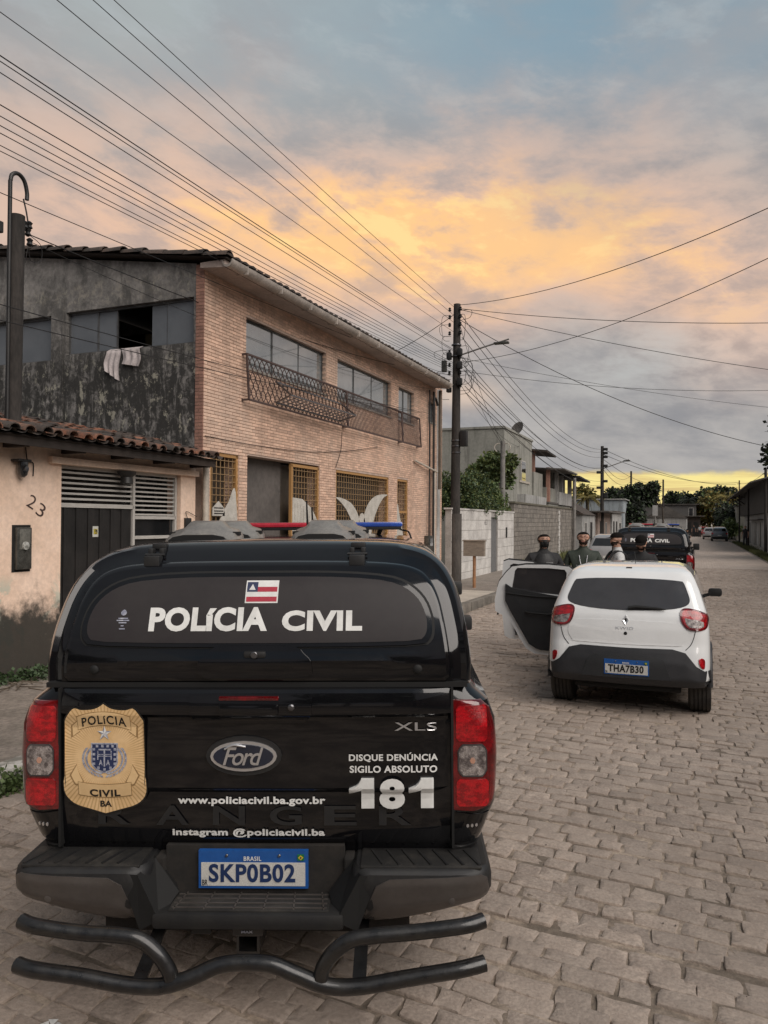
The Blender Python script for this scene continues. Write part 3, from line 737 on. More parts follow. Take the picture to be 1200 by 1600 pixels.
        patch(fp, bv, .006, 12, 16, mode='col', back=.02, default=-.06).build('bumper_face', bumper_grey, bump, 40, local=True)
        yy = hit(bv, sd * .78, .49)
        B().lathe([(yy - .0075, .014), (yy - .0085, .012)], (sd * .78, 0, .49), 'y', 18).build('parking_sensor', bumper_grey, bump, 30, local=True)
        pad = B().rbox((sd * .43, -.115, .598), (sd * .90, .06, .612), .006)
        pad.build('step_pad', step_plastic, bump, 30, local=True)
        gr = B()
        for k in range(7): xx = .47 + k * .062; gr.beam((sd * xx, .03, .6135), (sd * (xx + .05), -.105, .6135), .010, .005)
        gr.build('tread_ribs', black_plastic, bump, local=True)
        # inner cheek going down to the centre step
        ck = B().add([(sd * .40, -.02, .60), (sd * .43, -.14, .585), (sd * .34, -.16, .42), (sd * .30, -.03, .47), (sd * .42, .03, .60), (sd * .33, .02, .50)], [(0, 1, 2, 3), (0, 3, 5, 4)])
        ck.add([(sd * .43, -.14, .585), (sd * .50, -.135, .585), (sd * .42, -.145, .375), (sd * .34, -.16, .42)], [(0, 1, 2, 3)])
        ck.build('step_cheek', seal, bump, local=True)
        B().rbox((sd * .36, -.02, .46), (sd * .40, .1, .60), .008).build('cheek_recess', dark_under, bump, local=True)
    # bumper centre step
    cs = B().rbox((-.37, -.165, .385), (.37, .05, .448), .02).build('bumper_step', black_plastic, root, 40, local=True)
    B().rbox((-.31, -.145, .446), (.31, .0, .454), .003).build('step_pad', step_plastic, cs, 30, local=True)
    gr = B()
    for k in range(4): gr.box((-.30, -.13 + k * .035, .4535), (.30, -.124 + k * .035, .4575))
    for k in range(6): gr.beam((-.27 + k * .108, -.005, .4555), (-.29 + k * .116, -.14, .4555), .005, .004)
    gr.build('tread_ribs', bumper_grey, cs, local=True)
    bk = B().box((-.36, .0, .44), (.36, .10, .640)); bk.build('bumper_back', dark_under, cs, local=True)
    kv = bvh_of(bk)
    plate(root, kv, -.004, .553, .44, .150, .02, plate_text, plate_ink)
    # ---- underneath
    B().box((-.80, .20, .42), (.80, 1.0, .50)).build('floor_pan', dark_under, root, local=True)
    B().rbox((-.62, .02, .285), (.62, .14, .40), .01).build('rear_crossmember', dark_under, root, local=True)
    sp_w = B().lathe([(.23, .05), (.24, .30), (.26, .36), (.34, .37), (.41, .35), (.42, .1)], (0, .62, 0), 'z', 30).build('spare_wheel', rubber, root, 30, local=True)
    B().tube([(-.7, 1.22, .40), (.7, 1.22, .40)], .045, 12).build('rear_axle', dark_under, root, 30, local=True)
    gtube([(.48, .02, .42), (.48, .25, .40), (.5, .8, .42), (.4, 1.6, .45)], .032, 'exhaust_pipe', dark_under, root)
    for sd in (-1, 1): wheel(root, sd * .80, 1.22, .385, .26, sd); wheel(root, sd * .80, 4.40, .385, .26, sd)
    if near:
        # tow hitch receiver
        h_ = B()
        for a, b_ in (((-.055, -.10, .33), (.035, .12, .342)), ((-.055, -.10, .262), (.035, .12, .272)), ((-.055, -.10, .272), (-.045, .12, .33)), ((.025, -.10, .272), (.035, .12, .33))): h_.box(a, b_)
        h_.rbox((-.07, -.11, .335), (.05, -.06, .372), .006)
        h_.build('tow_receiver', tube_black, root, local=True)
        text_on('MAX', bvh_of(B().box((-.07, -.112, .33), (.05, -.1, .38))), -.033, .012, .350, .360, .002, bold=.02).build('receiver_print', silver_print, root, local=True)
        B().rbox((-.245, -.06, .315), (-.165, .05, .350), .006).build('trailer_socket', black_plastic, root, local=True)
        # double tube rear guard
        bar = thing('rear_guard', (.035, 0, 0)); bar.parent = root
        yb = -.30
        low = [(-.862, yb + .02, .318), (-.79, yb, .312), (-.62, yb, .290), (-.46, yb, .262), (-.33, yb, .256), (-.22, yb, .285), (-.10, yb + .02, .325), (.06, yb + .02, .330), (.17, yb + .01, .298), (.28, yb, .264), (.40, yb, .262), (.58, yb, .294), (.76, yb, .325), (.855, yb + .02, .338)]
        gtube(low, .029, 'guard_tube', tube_black, bar)
        up = [(-.845, yb + .02, .478), (-.78, yb, .470), (-.62, yb, .448), (-.48, yb, .440), (-.40, yb, .425), (-.335, yb, .375), (-.295, yb, .318), (-.285, yb, .285)]
        gtube(up, .028, 'guard_tube', tube_black, bar)
        up = [(.852, yb + .02, .492), (.78, yb, .482), (.60, yb, .458), (.45, yb, .444), (.37, yb, .428), (.31, yb, .385), (.27, yb, .33), (.262, yb, .29)]
        gtube(up, .028, 'guard_tube', tube_black, bar)
        for sd in (-1, 1):
            B().beam((sd * .40, yb, .28), (sd * .40, .15, .40), .05, .012).build('guard_bracket', tube_black, bar, local=True)
        # air vents on the canopy roof
        def vent(x, y, w):
            v = B(); st_ = []
            for k in range(9):
                t = k / 8; yy = y + .40 * t; h0 = [.05, .072, .088, .110, .118, .115, .09, .06, .02][k]; ww = w * [.86, .96, 1, 1, .98, .94, .86, .72, .5][k]
                st_.append([(x + ww * c_, yy, 1.835 + z_ * h0) for c_, z_ in ((-1, 0), (-.97, .35), (-.85, .62), (-.58, .74), (-.42, 1), (.42, 1), (.58, .74), (.85, .62), (.97, .35), (1, 0))])
            for r_ in st_: v.v += r_
            for i in range(8):
                for j in range(9): a = i * 10 + j; v.f.append((a, a + 1, a + 11, a + 10)); v.m.append(0)
            v.f.append(tuple(range(10))); v.m.append(0); v.f.append(tuple(80 + k for k in range(10))[::-1]); v.m.append(0)
            o = v.build('roof_vent', vent_grey, root, 40, local=True)
            mouth = B().prism([(x + w * c_, 1.857 + z_ * .028) for c_, z_ in ((-.78, 0), (-.66, .6), (-.4, .95), (.4, .95), (.66, .6), (.78, 0))], y - .006, y + .02, 'xz').build('vent_mouth', seal, o, local=True)
            for sd in (-1, 1):
                B().box((x + sd * w * .86 - .012, y + .10, 1.88), (x + sd * w * .86 + .018, y + .15, 1.897)).build('vent_slot', seal, o, local=True)
            return o
        vent(-.385, .58, .185); vent(-.365, 1.06, .185); vent(.200, .66, .165); vent(.250, 1.10, .165)
        # light bar on the cab roof
        lb = thing('light_bar'); lb.parent = root
        for x0, x1, m_, nm in ((-.66, -.03, beacon_red, 'red_lens'), (.03, .60, beacon_blue, 'blue_lens')):
            B().rbox((x0, 2.28, 1.905), (x1, 2.52, 1.940), .014).build(nm, m_, lb, 40, local=True)
        B().rbox((-.65, 2.29, 1.885), (.59, 2.51, 1.908), .006).build('bar_base', black_plastic, lb, 30, local=True)
        B().rbox((-.05, 2.28, 1.885), (.05, 2.52, 1.942), .01).build('bar_centre', black_plastic, lb, 30, local=True)
        for sd in (-1, 1): B().tube([(sd * .42, 2.4, 1.84), (sd * .45, 2.4, 1.90)], .015, 8).build('bar_foot', black_plastic, lb, local=True)
        gtube([(.55, 2.36, 1.90), (.60, 2.30, 1.88), (.64, 2.25, 1.87), (.66, 2.2, 1.82)], .006, 'bar_cable', seal, lb, 6)
        for x, h_ in ((-.035, 2.085), (.0, 2.04)): B().tube([(x, 2.02, 1.84), (x, 2.02, 1.88), (x - .005, 2.0, h_)], [.010, .008, .005], 8).build('antenna', seal, root, 40, local=True)
    # ---- front end, simple but complete
    B().rbox((-.80, 5.22, .72), (.80, 5.32, 1.05), .03).build('grille', black_plastic, root, 30, local=True)
    for sd in (-1, 1): B().rbox((sd * .62, 5.10, .86), (sd * .90, 5.27, 1.08), .03).build('headlight', lamp_clear, root, 30, local=True)
    B().rbox((-.90, 5.1, .42), (.90, 5.36, .68), .05).build('front_bumper', black_plastic, root, 30, local=True)
    return root

# ---------------------------------------------------------------- white hatchback
def make_hatch(root):
    lv = [(.305, .70, .16, 3.45, .15, .3, .03), (.33, .755, .05, 3.58, .15, .35, .05), (.40, .785, .0, 3.66, .16, .4, .07), (.56, .790, .01, 3.67, .18, .4, .08), (.66, .790, .035, 3.66, .18, .4, .08), (.74, .790, .06, 3.64, .18, .4, .08),
          (.88, .786, .08, 3.5, .17, .45, .08), (1.0, .775, .11, 3.2, .16, .5, .08), (1.075, .755, .15, 2.85, .15, .5, .08), (1.13, .738, .20, 2.68, .14, .4, .08), (1.25, .700, .305, 2.38, .13, .35, .08),
          (1.36, .655, .40, 2.1, .12, .3, .07), (1.43, .615, .47, 1.95, .14, .3, .06), (1.475, .56, .58, 1.82, .18, .3, .04), (1.50, .48, .75, 1.7, .2, .3, .0), (1.508, .30, 1.0, 1.5, .15, .15, 0)]
    s = shell(lv, 3, 13, 6, 14); sv = bvh_of(s)
    s.m = [2 if max(s.v[i][2] for i in f) < .43 else 0 for f in s.f]
    body = s.build('body', [white_paint, trim_black, bumper_black], root, local=True)
    cut = []
    for yc in (.60, 3.02):
        for sd in (-1, 1): cut.append(B().lathe([(sd * .5, .345), (sd * .95, .345)], (0, yc, .315), 'x', 32).build('cut', trim_black))
    c = B(); c.add([(-.9, 1.02, 1.36), (-.9, 2.1, 1.36), (-.9, 2.75, 1.0), (-.9, 2.78, .34), (-.9, 1.3, .34), (-.9, .98, .75)] + [(.62, y, z) for y, z in ((1.02, 1.36), (2.1, 1.36), (2.75, 1.0), (2.78, .34), (1.3, .34), (.98, .75))],
               [(0, 1, 2, 3, 4, 5), (11, 10, 9, 8, 7, 6)] + [(i, i + 6, (i + 1) % 6 + 6, (i + 1) % 6) for i in range(6)])
    cut.append(c.build('cut', trim_black)); cut.append(B().box((-.62, .3, .1), (.62, 3.3, .30)).build('cut', trim_black))
    bpy.context.view_layer.update()
    for c in cut: c.matrix_world = root.matrix_world
    boolean(body, cut); body.data.shade_smooth(); body.data.set_sharp_from_angle(angle=RD(32))
    # door pillar and seats inside the open cabin
    B().beam((-.765, 1.95, .34), (-.67, 1.90, 1.37), .06, .09).build('door_pillar', white_paint, root, local=True)
    for y, x0, x1 in ((1.25, -.6, .6), (2.05, -.58, -.08), (2.05, .08, .58)):
        B().rbox((x0, y, .42), (x1, y + .48, .60), .06).rbox((x0, y - .08, .5), (x1, y + .08, 1.12), .06).build('seat', seat_cloth, root, 40, local=True)
    # hatch seams
    def seam(pts, nm='seam', r=.004):
        P = smooth_pts([(x, 0, z) for x, z in pts], 6)
        return B().tube([(p.x, hit(sv, p.x, p.z) - .0005, p.z) for p in P], r, 5).build(nm, seal, root, local=True)
    for sd in (-1, 1): seam([(sd * .60, 1.09), (sd * .655, .98), (sd * .655, .88), (sd * .62, .76), (sd * .565, .695)], 'hatch_seam')
    # rear glass with its dark frame
    gp = [(p.x, p.y) for p in smooth_pts([(0, 1.372, 0), (.30, 1.366, 0), (.50, 1.352, 0), (.545, 1.335, 0), (.585, 1.24, 0), (.605, 1.16, 0), (.56, 1.112, 0), (.42, 1.082, 0), (.2, 1.066, 0), (0, 1.062, 0)], 4)]
    gp = gp + [(-x, z) for x, z in gp[::-1]]
    rg = patch(gp, sv, .005, 22, 26, back=.01).build('rear_window', glass_tint, root, 40, local=True)
    pn = sp2([(-.48, .955), (0, .965), (.48, .955), (.565, .90), (.575, .82), (.53, .745), (.45, .728), (-.45, .728), (-.53, .745), (-.575, .82), (-.565, .90)], 3)
    patch(pn, sv, .0045, 16, 20, back=.006).build('hatch_panel', white_paint, root, 50, local=True)
    # wiper
    wp = [(.02, 1.088), (.10, 1.098), (.30, 1.090), (.38, 1.082)]
    B().tube([(x, hit(sv, x, z) - .03, z) for x, z in wp], [.016, .018, .012, .006], 8).build('wiper', seal, rg, 40, local=True)
    # bumper lower half
    bp = [(-.80, .50), (-.70, .495), (-.62, .60), (-.545, .690), (-.50, .70), (0, .695), (.50, .70), (.545, .690), (.62, .60), (.70, .495), (.80, .50), (.80, .385), (.72, .335), (.5, .312), (0, .306), (-.5, .312), (-.72, .335), (-.80, .385)]
    bm_ = patch(bp, sv, .010, 16, 30, mode='col', back=.02, default=.18).build('bumper', bumper_black, root, 35, local=True)
    inner = [(-.43, .40), (.43, .40), (.36, .60), (.30, .62), (-.30, .62), (-.36, .60)]
    patch(inner, sv, .016, 8, 10, back=.008).build('bumper_recess', trim_black, bm_, 35, local=True)
    B().rbox((-.52, .16, .25), (.52, .36, .31), .02).build('bumper_lip', seal, root, 30, local=True)
    plate(root, sv, .012, .505, .43, .150, .022, 'THA7B30', ink_black)
    # badge: open diamond, model word, lock
    dm = B()
    dia = [(0, .048), (.030, .0), (0, -.048), (-.030, 0)]; dia2 = [(x * .45, z * .5) for x, z in dia]
    zc = .965
    P1 = [(x, hit(sv, x, zc + z) - .012, zc + z) for x, z in dia]; P2 = [(x, hit(sv, x, zc + z) - .007, zc + z) for x, z in dia2]; P0 = [(x * 1.08, y + .014, zc + (z - zc) * 1.08) for x, y, z in P1]
    dm.add(P1 + P2 + P0, [(0, 1, 5, 4), (1, 2, 6, 5), (2, 3, 7, 6), (3, 0, 4, 7), (0, 8, 9, 1), (1, 9, 10, 2), (2, 10, 11, 3), (3, 11, 8, 0)])
    bg_ = dm.build('diamond_badge', chrome, root, local=True)
    patch([(x * .5, zc + z * .55) for x, z in dia], sv, .005, 4, 4, back=.003).build('badge_gap', seal, bg_, local=True)
    text_on('KWID', sv, -.095, .075, .872, .900, .008, bold=.0, sp=1.1).build('model_word', chrome, root, local=True)
    y_ = hit(sv, 0, .835) - .004; B().lathe([(y_ - .006, .014), (y_ - .004, .017), (y_ + .01, .017)], (0, 0, .835), 'y', 18).build('hatch_lock', seal, root, 30, local=True)
    for sd in (-1, 1):
        lp = [(.515, 1.065), (.56, 1.098), (.66, 1.085), (.74, 1.055), (.772, 1.03), (.775, .945), (.755, .900), (.70, .885), (.61, .888), (.555, .92), (.525, .98)]
        lp = sp2([(sd * x, z) for x, z in lp], 3)
        la = patch(lp, sv, .014, 14, 14, back=.02, default=.3).build('tail_lamp', lamp_dark, root, 40, local=True)
        q = lambda k, dz, dxx=0: [(sd * .65 + (x - sd * .65) * k + sd * dxx, .99 + (z - .99) * k + dz) for x, z in lp]
        patch([(x, z) for x, z in q(.86, 0)], sv, .017, 12, 12, back=.003, default=.3).build('red_lens', lamp_red, la, 40, local=True)
        patch([(sd * x, z) for x, z in [(.560, 1.005), (.65, .992), (.735, .968), (.738, .925), (.70, .910), (.605, .912), (.57, .945)]], sv, .020, 8, 10, mode='col', back=.003, default=.3).build('clear_lens', lamp_clear, la, 40, local=True)
        rf = sp2([(sd * x, z) for x, z in [(.69, .62), (.735, .615), (.742, .57), (.735, .52), (.705, .535), (.685, .58)]], 2)
        patch(rf, sv, .010, 8, 8, back=.01, default=.2).build('reflector', lamp_red, root, 40, local=True)
        wheel(root, sd * .690, .60, .315, .22, sd); wheel(root, sd * .695, 3.02, .315, .215, sd)
        a = B(); arc = []
        for k in range(17):
            t = pi * k / 16; arc.append((.60 + .37 * cos(t), .32 + .38 * sin(t)))
        a.tube([(sd * .785, y, z) for y, z in arc], .028, 8); a.build('arch_trim', bumper_black, root, 40, local=True)
        a = B().tube([(sd * .785, 3.02 + .37 * cos(pi * k / 16), .32 + .38 * sin(pi * k / 16)) for k in range(17)], .028, 8).build('arch_trim', bumper_black, root, 40, local=True)
        B().rbox((sd * .74, 1.0, .24), (sd * .795, 2.65, .34), .02).build('sill_trim', bumper_black, root, 30, local=True)
    # right mirror (the left one is on the open front door)
    B().rbox((.80, 2.40, 1.03), (.96, 2.50, 1.13), .035).beam((.74, 2.46, 1.03), (.84, 2.45, 1.06), .04).build('side_mirror', seal, root, 50, local=True)
    # windshield and side glass on the closed right side
    B().add([(-.62, 2.74, 1.10), (.62, 2.74, 1.10), (.52, 2.10, 1.385), (-.52, 2.10, 1.385)], [(0, 1, 2, 3)]).build('windshield', glass_dark, root, local=True)
    for pts in ([(1.0, 1.08), (1.85, 1.08), (1.82, 1.38), (1.0, 1.38)], [(1.93, 1.08), (2.62, 1.08), (2.15, 1.36), (1.92, 1.38)]):
        g = B().prism(pts, 0, 1, 'yz'); g.v = [(interp([(l[0], l[1]) for l in lv], z)[0] + (.004 if x > .5 else -.02), y, z) for x, y, z in g.v]; g.build('side_window', glass_dark, root, local=True)
    B().tube([(0, 1.55, 1.505), (.0, 1.35, 1.62)], [.008, .003], 6).build('antenna', seal, root, 40, local=True)
    B().rbox((-.03, .555, 1.463), (.03, .60, 1.478), .005).build('washer_nozzle', seal, root, local=True)
    # ---- open doors on the left; modelled in a flat frame: u outward from hinge, z up, thickness along y
    def door(name, hy, outline, win, trim, ang, label, mirror_=False):
        d = thing(name); d.parent = root; d['label'] = label
        d.location = (-.78, hy, 0); d.rotation_euler = (0, 0, RD(ang))
        T = .05
        bm = bmesh.new()
        o3 = sp2(outline, 2, True) if False else outline
        # frame with window opening built as ring triangles
        vo = [bm.verts.new((-u, 0, z)) for u, z in outline]; vi = [bm.verts.new((-u, 0, z)) for u, z in win]
        eo = [bm.edges.new((vo[i], vo[(i + 1) % len(vo)])) for i in range(len(vo))] + [bm.edges.new((vi[i], vi[(i + 1) % len(vi)])) for i in range(len(vi))]
        bmesh.ops.triangle_fill(bm, edges=eo, use_beauty=True)
        r = bmesh.ops.extrude_face_region(bm, geom=bm.faces[:])
        for v in [g for g in r['geom'] if isinstance(g, bmesh.types.BMVert)]: v.co.y += T
        bm.verts.index_update()
        b = B().add([v.co[:] for v in bm.verts], [[v.index for v in f.verts] for f in bm.faces]); bm.free()
        b.v = [(x, y + .035 * (1 - ((z - .75) / .65) ** 2) * (1 if y > .02 else .75), z) for x, y, z in b.v]
        b.build('door_frame', white_paint, d, 30, local=True)
        bulg = lambda z: .035 * .75 * (1 - ((z - .75) / .65) ** 2)
        g = B().prism([(-u, z) for u, z in win], .018, .030, 'xz'); g.v = [(x, y + bulg(z), z) for x, y, z in g.v]; g.build('window_glass', glass_tint, d, local=True)
        t_ = B().prism([(-u, z) for u, z in trim], -.035, .0, 'xz'); t_.v = [(x, y + bulg(z) + (.0), z) for x, y, z in t_.v]
        tp = t_.build('trim_panel', trim_black, d, local=True)
        B().tube([(-.25, -.05 + bulg(.8), .80), (-.30, -.075 + bulg(.8), .79), (-.55, -.075 + bulg(.8), .80), (-.60, -.05 + bulg(.8), .81)], .014, 8).build('pull_handle', seal, d, 40, local=True)
        B().tube(smooth_pts([(-.12, -.04 + bulg(1.0), 1.005), (-.5, -.045 + bulg(1.0), 1.01), (-.85, -.04 + bulg(1.0), 1.04)], 4), .010, 6).build('trim_ridge', seal, d, 40, local=True)
        top = [p for p in outline if p[1] > 1.05]
        B().tube([(-u, .035 + bulg(z), z + .008) for u, z in sorted(top)], .012, 6).build('weather_strip', seal, d, 40, local=True)
        L = max(u for u, z in outline if z < 1.0) - .03
        for zz in (.80, .745): B().rbox((-L - .004, .012 + bulg(.78), zz), (-L + .012, .042 + bulg(.78), zz + .028), .004).build('latch', seal, d, local=True)
        if mirror_: B().rbox((-.14, .08, 1.0), (-.28, .24, 1.13), .03).build('door_mirror', seal, d, 40, local=True)
        return d
    rear_o = [(0, .28), (.30, .265), (.50, .275), (.60, .33), (.70, .48), (.80, .66), (.88, .73), (.97, .77), (1.015, .80), (1.02, .94), (.985, 1.10), (.955, 1.19), (.86, 1.31), (.78, 1.385), (.60, 1.415), (.30, 1.42), (.05, 1.40), (.0, 1.36), (-.01, 1.0)]
    rear_w = [(.10, 1.035), (.40, 1.05), (.79, 1.10), (.77, 1.20), (.745, 1.33), (.71, 1.37), (.30, 1.375), (.10, 1.36), (.075, 1.32)]
    rear_t = [(.03, .33), (.40, .325), (.47, .345), (.56, .40), (.80, .80), (.87, .94), (.865, 1.16), (.78, 1.11), (.40, 1.05), (.03, 1.0)]
    door('rear_door', 1.80, rear_o, rear_w, rear_t, -2, 'opened rear door with black inner trim panel')
    front_o = [(0, .30), (1.05, .30), (1.12, .34), (1.16, .70), (1.17, 1.05), (1.13, 1.40), (1.05, 1.43), (.70, 1.40), (.40, 1.22), (.10, 1.06), (0, 1.02)]
    front_w = [(.16, 1.06), (1.05, 1.06), (1.06, 1.2), (1.03, 1.35), (.98, 1.375), (.72, 1.35), (.45, 1.21)]
    front_t = [(.05, .36), (.95, .36), (1.0, .7), (1.0, 1.0), (.08, 1.0)]
    door('front_door', 2.74, front_o, front_w, front_t, -3, 'opened front door behind the rear door', True)
    return root
bumper_black = mat('bumper_black', (.020, .021, .024), (.027, .027, .030), 6, .5, fine=.04, bump=.08, bscale=300)
glass_tint = mat('glass_tint', (.036, .034, .036), (.044, .042, .044), 3, .16, coat=1, fine=0)

# ---------------------------------------------------------------- plain distant car
def make_far_car(root, paint, L=4.3, Wd=.86, H=1.5, suv=False):
    k = H / 1.5
    lv = [(.25, Wd - .06, .1, L - .1, .15, .3, .05), (.45, Wd, 0, L, .2, .4, .06), (.75 * k, Wd, .04, L - .05, .2, .4, .06), (.92 * k, Wd - .03, .10, L - .7, .2, .5, .06), (1.0 * k, Wd - .07, .16, L - 1.15, .2, .3, .06),
          (1.35 * k, Wd - .2, .42 if not suv else .28, L - 1.9, .18, .3, .05), (1.45 * k, Wd - .28, .6, L - 2.1, .2, .3, .03), (1.5 * k, Wd - .4, .9, L - 2.3, .2, .3, 0)]
    s = shell(lv, 2); s.build('body', paint, root, 35, local=True); sv = bvh_of(s)
    w = Wd - .22
    patch([(-w, 1.04 * k), (w, 1.04 * k), (w - .12, 1.34 * k), (-w + .12, 1.34 * k)], sv, .008, 5, 8, back=.01).build('rear_window', glass_dark, root, 40, local=True)
    for sd in (-1, 1):
        patch([(sd * (Wd - .22), .72 * k), (sd * (Wd - .03), .72 * k), (sd * (Wd - .04), .92 * k), (sd * (Wd - .22), .90 * k)], sv, .010, 4, 5, back=.03, default=.2).build('tail_lamp', lamp_red, root, 40, local=True)
        for pts in ([(1.0, 1.02), (2.0, 1.02), (1.95, 1.33), (1.05, 1.33)], [(2.08, 1.02), (2.95, 1.02), (2.35, 1.33), (2.06, 1.33)]):
            g = B().prism(pts, 0, 1, 'yz'); g.v = [(sd * ((Wd - .085 if z < 1.2 else Wd - .20) + (.02 if x > .5 else -.02)), y, z * k) for x, y, z in g.v]; g.build('side_window', glass_dark, root, local=True)
        for yy in (.75, L - .85):
            t = B().lathe([(-.1, .2), (-.1, .29), (-.08, .315), (.08, .315), (.1, .29), (.1, .2)], (sd * (Wd - .11), yy, .315), 'x', 20).build('wheel', rubber, root, 30, local=True)
        B().rbox((sd * (Wd + .02), L - 1.75, .98 * k), (sd * (Wd + .18), L - 1.65, 1.1 * k), .03).build('side_mirror', paint, root, 30, local=True)
        patch([(sd * .35, .86 * k), (sd * .36, .84 * k), (sd * .37, .86 * k)], sv, .001, 2, 2, back=.001).build('badge', chrome_dull, root, local=True)
    patch([(-Wd + .05, .30), (Wd - .05, .30), (Wd - .05, .48), (-Wd + .05, .48)], sv, .012, 4, 8, back=.02, default=.1).build('bumper', black_plastic, root, 35, local=True)
    patch([(-.2, .56 * k), (.2, .56 * k), (.2, .66 * k), (-.2, .66 * k)], sv, .012, 2, 2, back=.01).build('licence_plate', plate_white, root, local=True)
    return root
# ---------------------------------------------------------------- setting materials
def wall_mold(c, v, nt):
    s = nt.nodes.new('ShaderNodeSeparateXYZ'); nt.links.new(v, s.inputs[0]); z = X(s.outputs[2])
    big = xnoise(v, 1.6, 6, .65); fin = xnoise(v, 9, 6, .7)
    t = z + (big - .5) * -1.5 + (fin - .5) * .5
    low = xstep(t, 1.20, .78)
    green = xstep(xnoise(v, 2.1, 5, .6, .5), .52, .60) * xstep(z + (big - .5) * .8, 1.35, 1.0)
    brown = xstep(xnoise(v, 1.1, 7, .7, 1.2), .50, .68) * .3
    c = xmix(brown, c, (.55, .40, .28))
    c = xmix(green * .75, c, (.42, .46, .38))
    return xmix(low * .97, c, (.022, .021, .017))
pink_wall = mat('pink_plaster', (.82, .62, .49), (.75, .55, .42), 2.2, .85, bump=.35, bscale=30, fine=.08, extra=wall_mold, bdist=.01)
def gable_x(c, v, nt):
    s = nt.nodes.new('ShaderNodeSeparateXYZ'); nt.links.new(v, s.inputs[0]); z = X(s.outputs[2]); x = X(s.outputs[0]); y_c = X(s.outputs[1])
    st = xnoise(xvec(x * 5.0, 0.0, z * 1.1), 1.2, 7, .7, .6); sp_ = xnoise(v, 6.5, 8, .72, .8)
    grime = xstep(st * .55 + sp_ * .45, .40, .52)
    c = xmix(grime * xstep(z + (sp_ - .5) * 3.0 + (st - .5) * 1.5, 5.9, 4.5) * .95, c, (.028, .027, .025))
    peel = xstep(xnoise(xvec(x * 4.6, y_c, z * 3.0), 1.0, 9, .78, .3), .555, .60)
    c = xmix(peel * (xstep(z, 4.9, 4.3) * .8 + xgauss(z, 5.75, .18) * .5), c, (.40, .38, .31))
    band = xstep(sp_, .5, .62) * xstep(z, 5.45, 5.65) * xstep(z, 6.0, 5.9)
    c = xmix(band * .6, c, (.34, .31, .26))
    up = xstep(xnoise(xvec(x * 2.2, 0.0, z * 1.3), 1.0, 8, .7, .4), .46, .60) * xstep(z, 4.9, 5.4)
    return xmix(up * .7, c, (.060, .058, .055))
gable_mat = mat('mouldy_plaster', (.27, .255, .24), (.17, .163, .155), 1.8, .9, bump=.4, bscale=22, fine=.2, extra=gable_x)
def brick_x(c, v, nt):
    s = nt.nodes.new('ShaderNodeSeparateXYZ'); nt.links.new(v, s.inputs[0]); z = X(s.outputs[2])
    run = xnoise(xvec(X(s.outputs[1]) * 2.2, 0.0, z * .45), 1.0, 7, .62)
    c = xmix(xstep(run, .46, .66) * .45, c, (.36, .25, .19))
    return xmix(xstep(xnoise(v, .7, 5, .6), .45, .65) * .35, c, (.60, .47, .38))
brick_a = mat('facing_brick', (.67, .465, .35), (.57, .38, .285), 9, .75, bump=.2, bscale=70, rnd=.20, fine=.1, lo=.3, hi=.7, extra=brick_x)
brick_red = mat('facing_brick_red', (.36, .20, .15), (.29, .155, .12), 9, .8, bump=.2, bscale=70, rnd=.2)
mortar = mat('mortar', (.50, .38, .31), (.40, .30, .245), 6, .9, bump=.3, bscale=90)
concrete = mat('concrete', (.33, .305, .27), (.25, .23, .20), 2.5, .9, bump=.3, bscale=40, fine=.12)
dirt = mat('packed_dirt', (.24, .205, .175), (.18, .155, .13), 3, .95, bump=.6, bscale=25, fine=.25, bdist=.02)
def joint_x(c, v, nt):
    return xmix(xstep(xnoise(v, 2.2, 6, .6), .44, .58) * .65, c, (.085, .068, .052))
joint_sand = mat('joint_sand', (.37, .298, .235), (.28, .222, .172), 3, .97, bump=.8, bscale=60, fine=.3, extra=joint_x, bdist=.012)
def stone_x(c, v, nt):
    g = xstep(xnoise(v, .8, 5, .6), .38, .62)
    c = xmix(g * .6, c, (.325, .265, .220))
    c = xmix(xstep(xnoise(v, .33, 5, .6), .46, .62) * .8, c, xmix(1.0, c, (.80, .79, .78), 'MULTIPLY'))
    return xmix(xstep(xnoise(v, 26, 6, .75, .6), .56, .70) * .5, c, (.43, .37, .32))
stone_m = mat('paving_stone', (.385, .318, .268), (.31, .252, .212), 7, .8, bump=.8, bscale=34, rnd=.15, fine=.2, extra=stone_x, bdist=.012)
def far_x(c, v, nt):
    s = nt.nodes.new('ShaderNodeTexBrick'); s.inputs['Scale'].default_value = 1; s.inputs['Brick Width'].default_value = .22; s.inputs['Row Height'].default_value = .15
    s.inputs['Mortar Size'].default_value = .014; s.inputs['Color1'].default_value = (1, 1, 1, 1); s.inputs['Color2'].default_value = (.86, .86, .86, 1); s.inputs['Mortar'].default_value = (.6, .58, .55, 1)
    w = nt.nodes.new('ShaderNodeVectorMath'); w.operation = 'ADD'
    nn = nt.nodes.new('ShaderNodeTexNoise'); nn.inputs['Scale'].default_value = 6; nt.links.new(v, nn.inputs['Vector'])
    sc = nt.nodes.new('ShaderNodeVectorMath'); sc.operation = 'SCALE'; sc.inputs['Scale'].default_value = .08; nt.links.new(nn.outputs['Color'], sc.inputs[0])
    nt.links.new(v, w.inputs[0]); nt.links.new(sc.outputs[0], w.inputs[1]); nt.links.new(w.outputs[0], s.inputs['Vector'])
    return xmix(.9, c, s.outputs['Color'], 'MULTIPLY')
far_stone = mat('far_paving', (.48, .40, .345), (.40, .33, .28), .8, .85, bump=.6, bscale=9, fine=.2, extra=far_x, bdist=.03)
clay = mat('clay_tile', (.26, .105, .060), (.085, .055, .042), 5, .85, bump=.3, bscale=60, rnd=.35, fine=.3, lo=.3, hi=.6)
clay_dark = mat('clay_tile_weathered', (.075, .055, .045), (.035, .031, .028), 4, .9, bump=.4, bscale=40, rnd=.3, fine=.3)
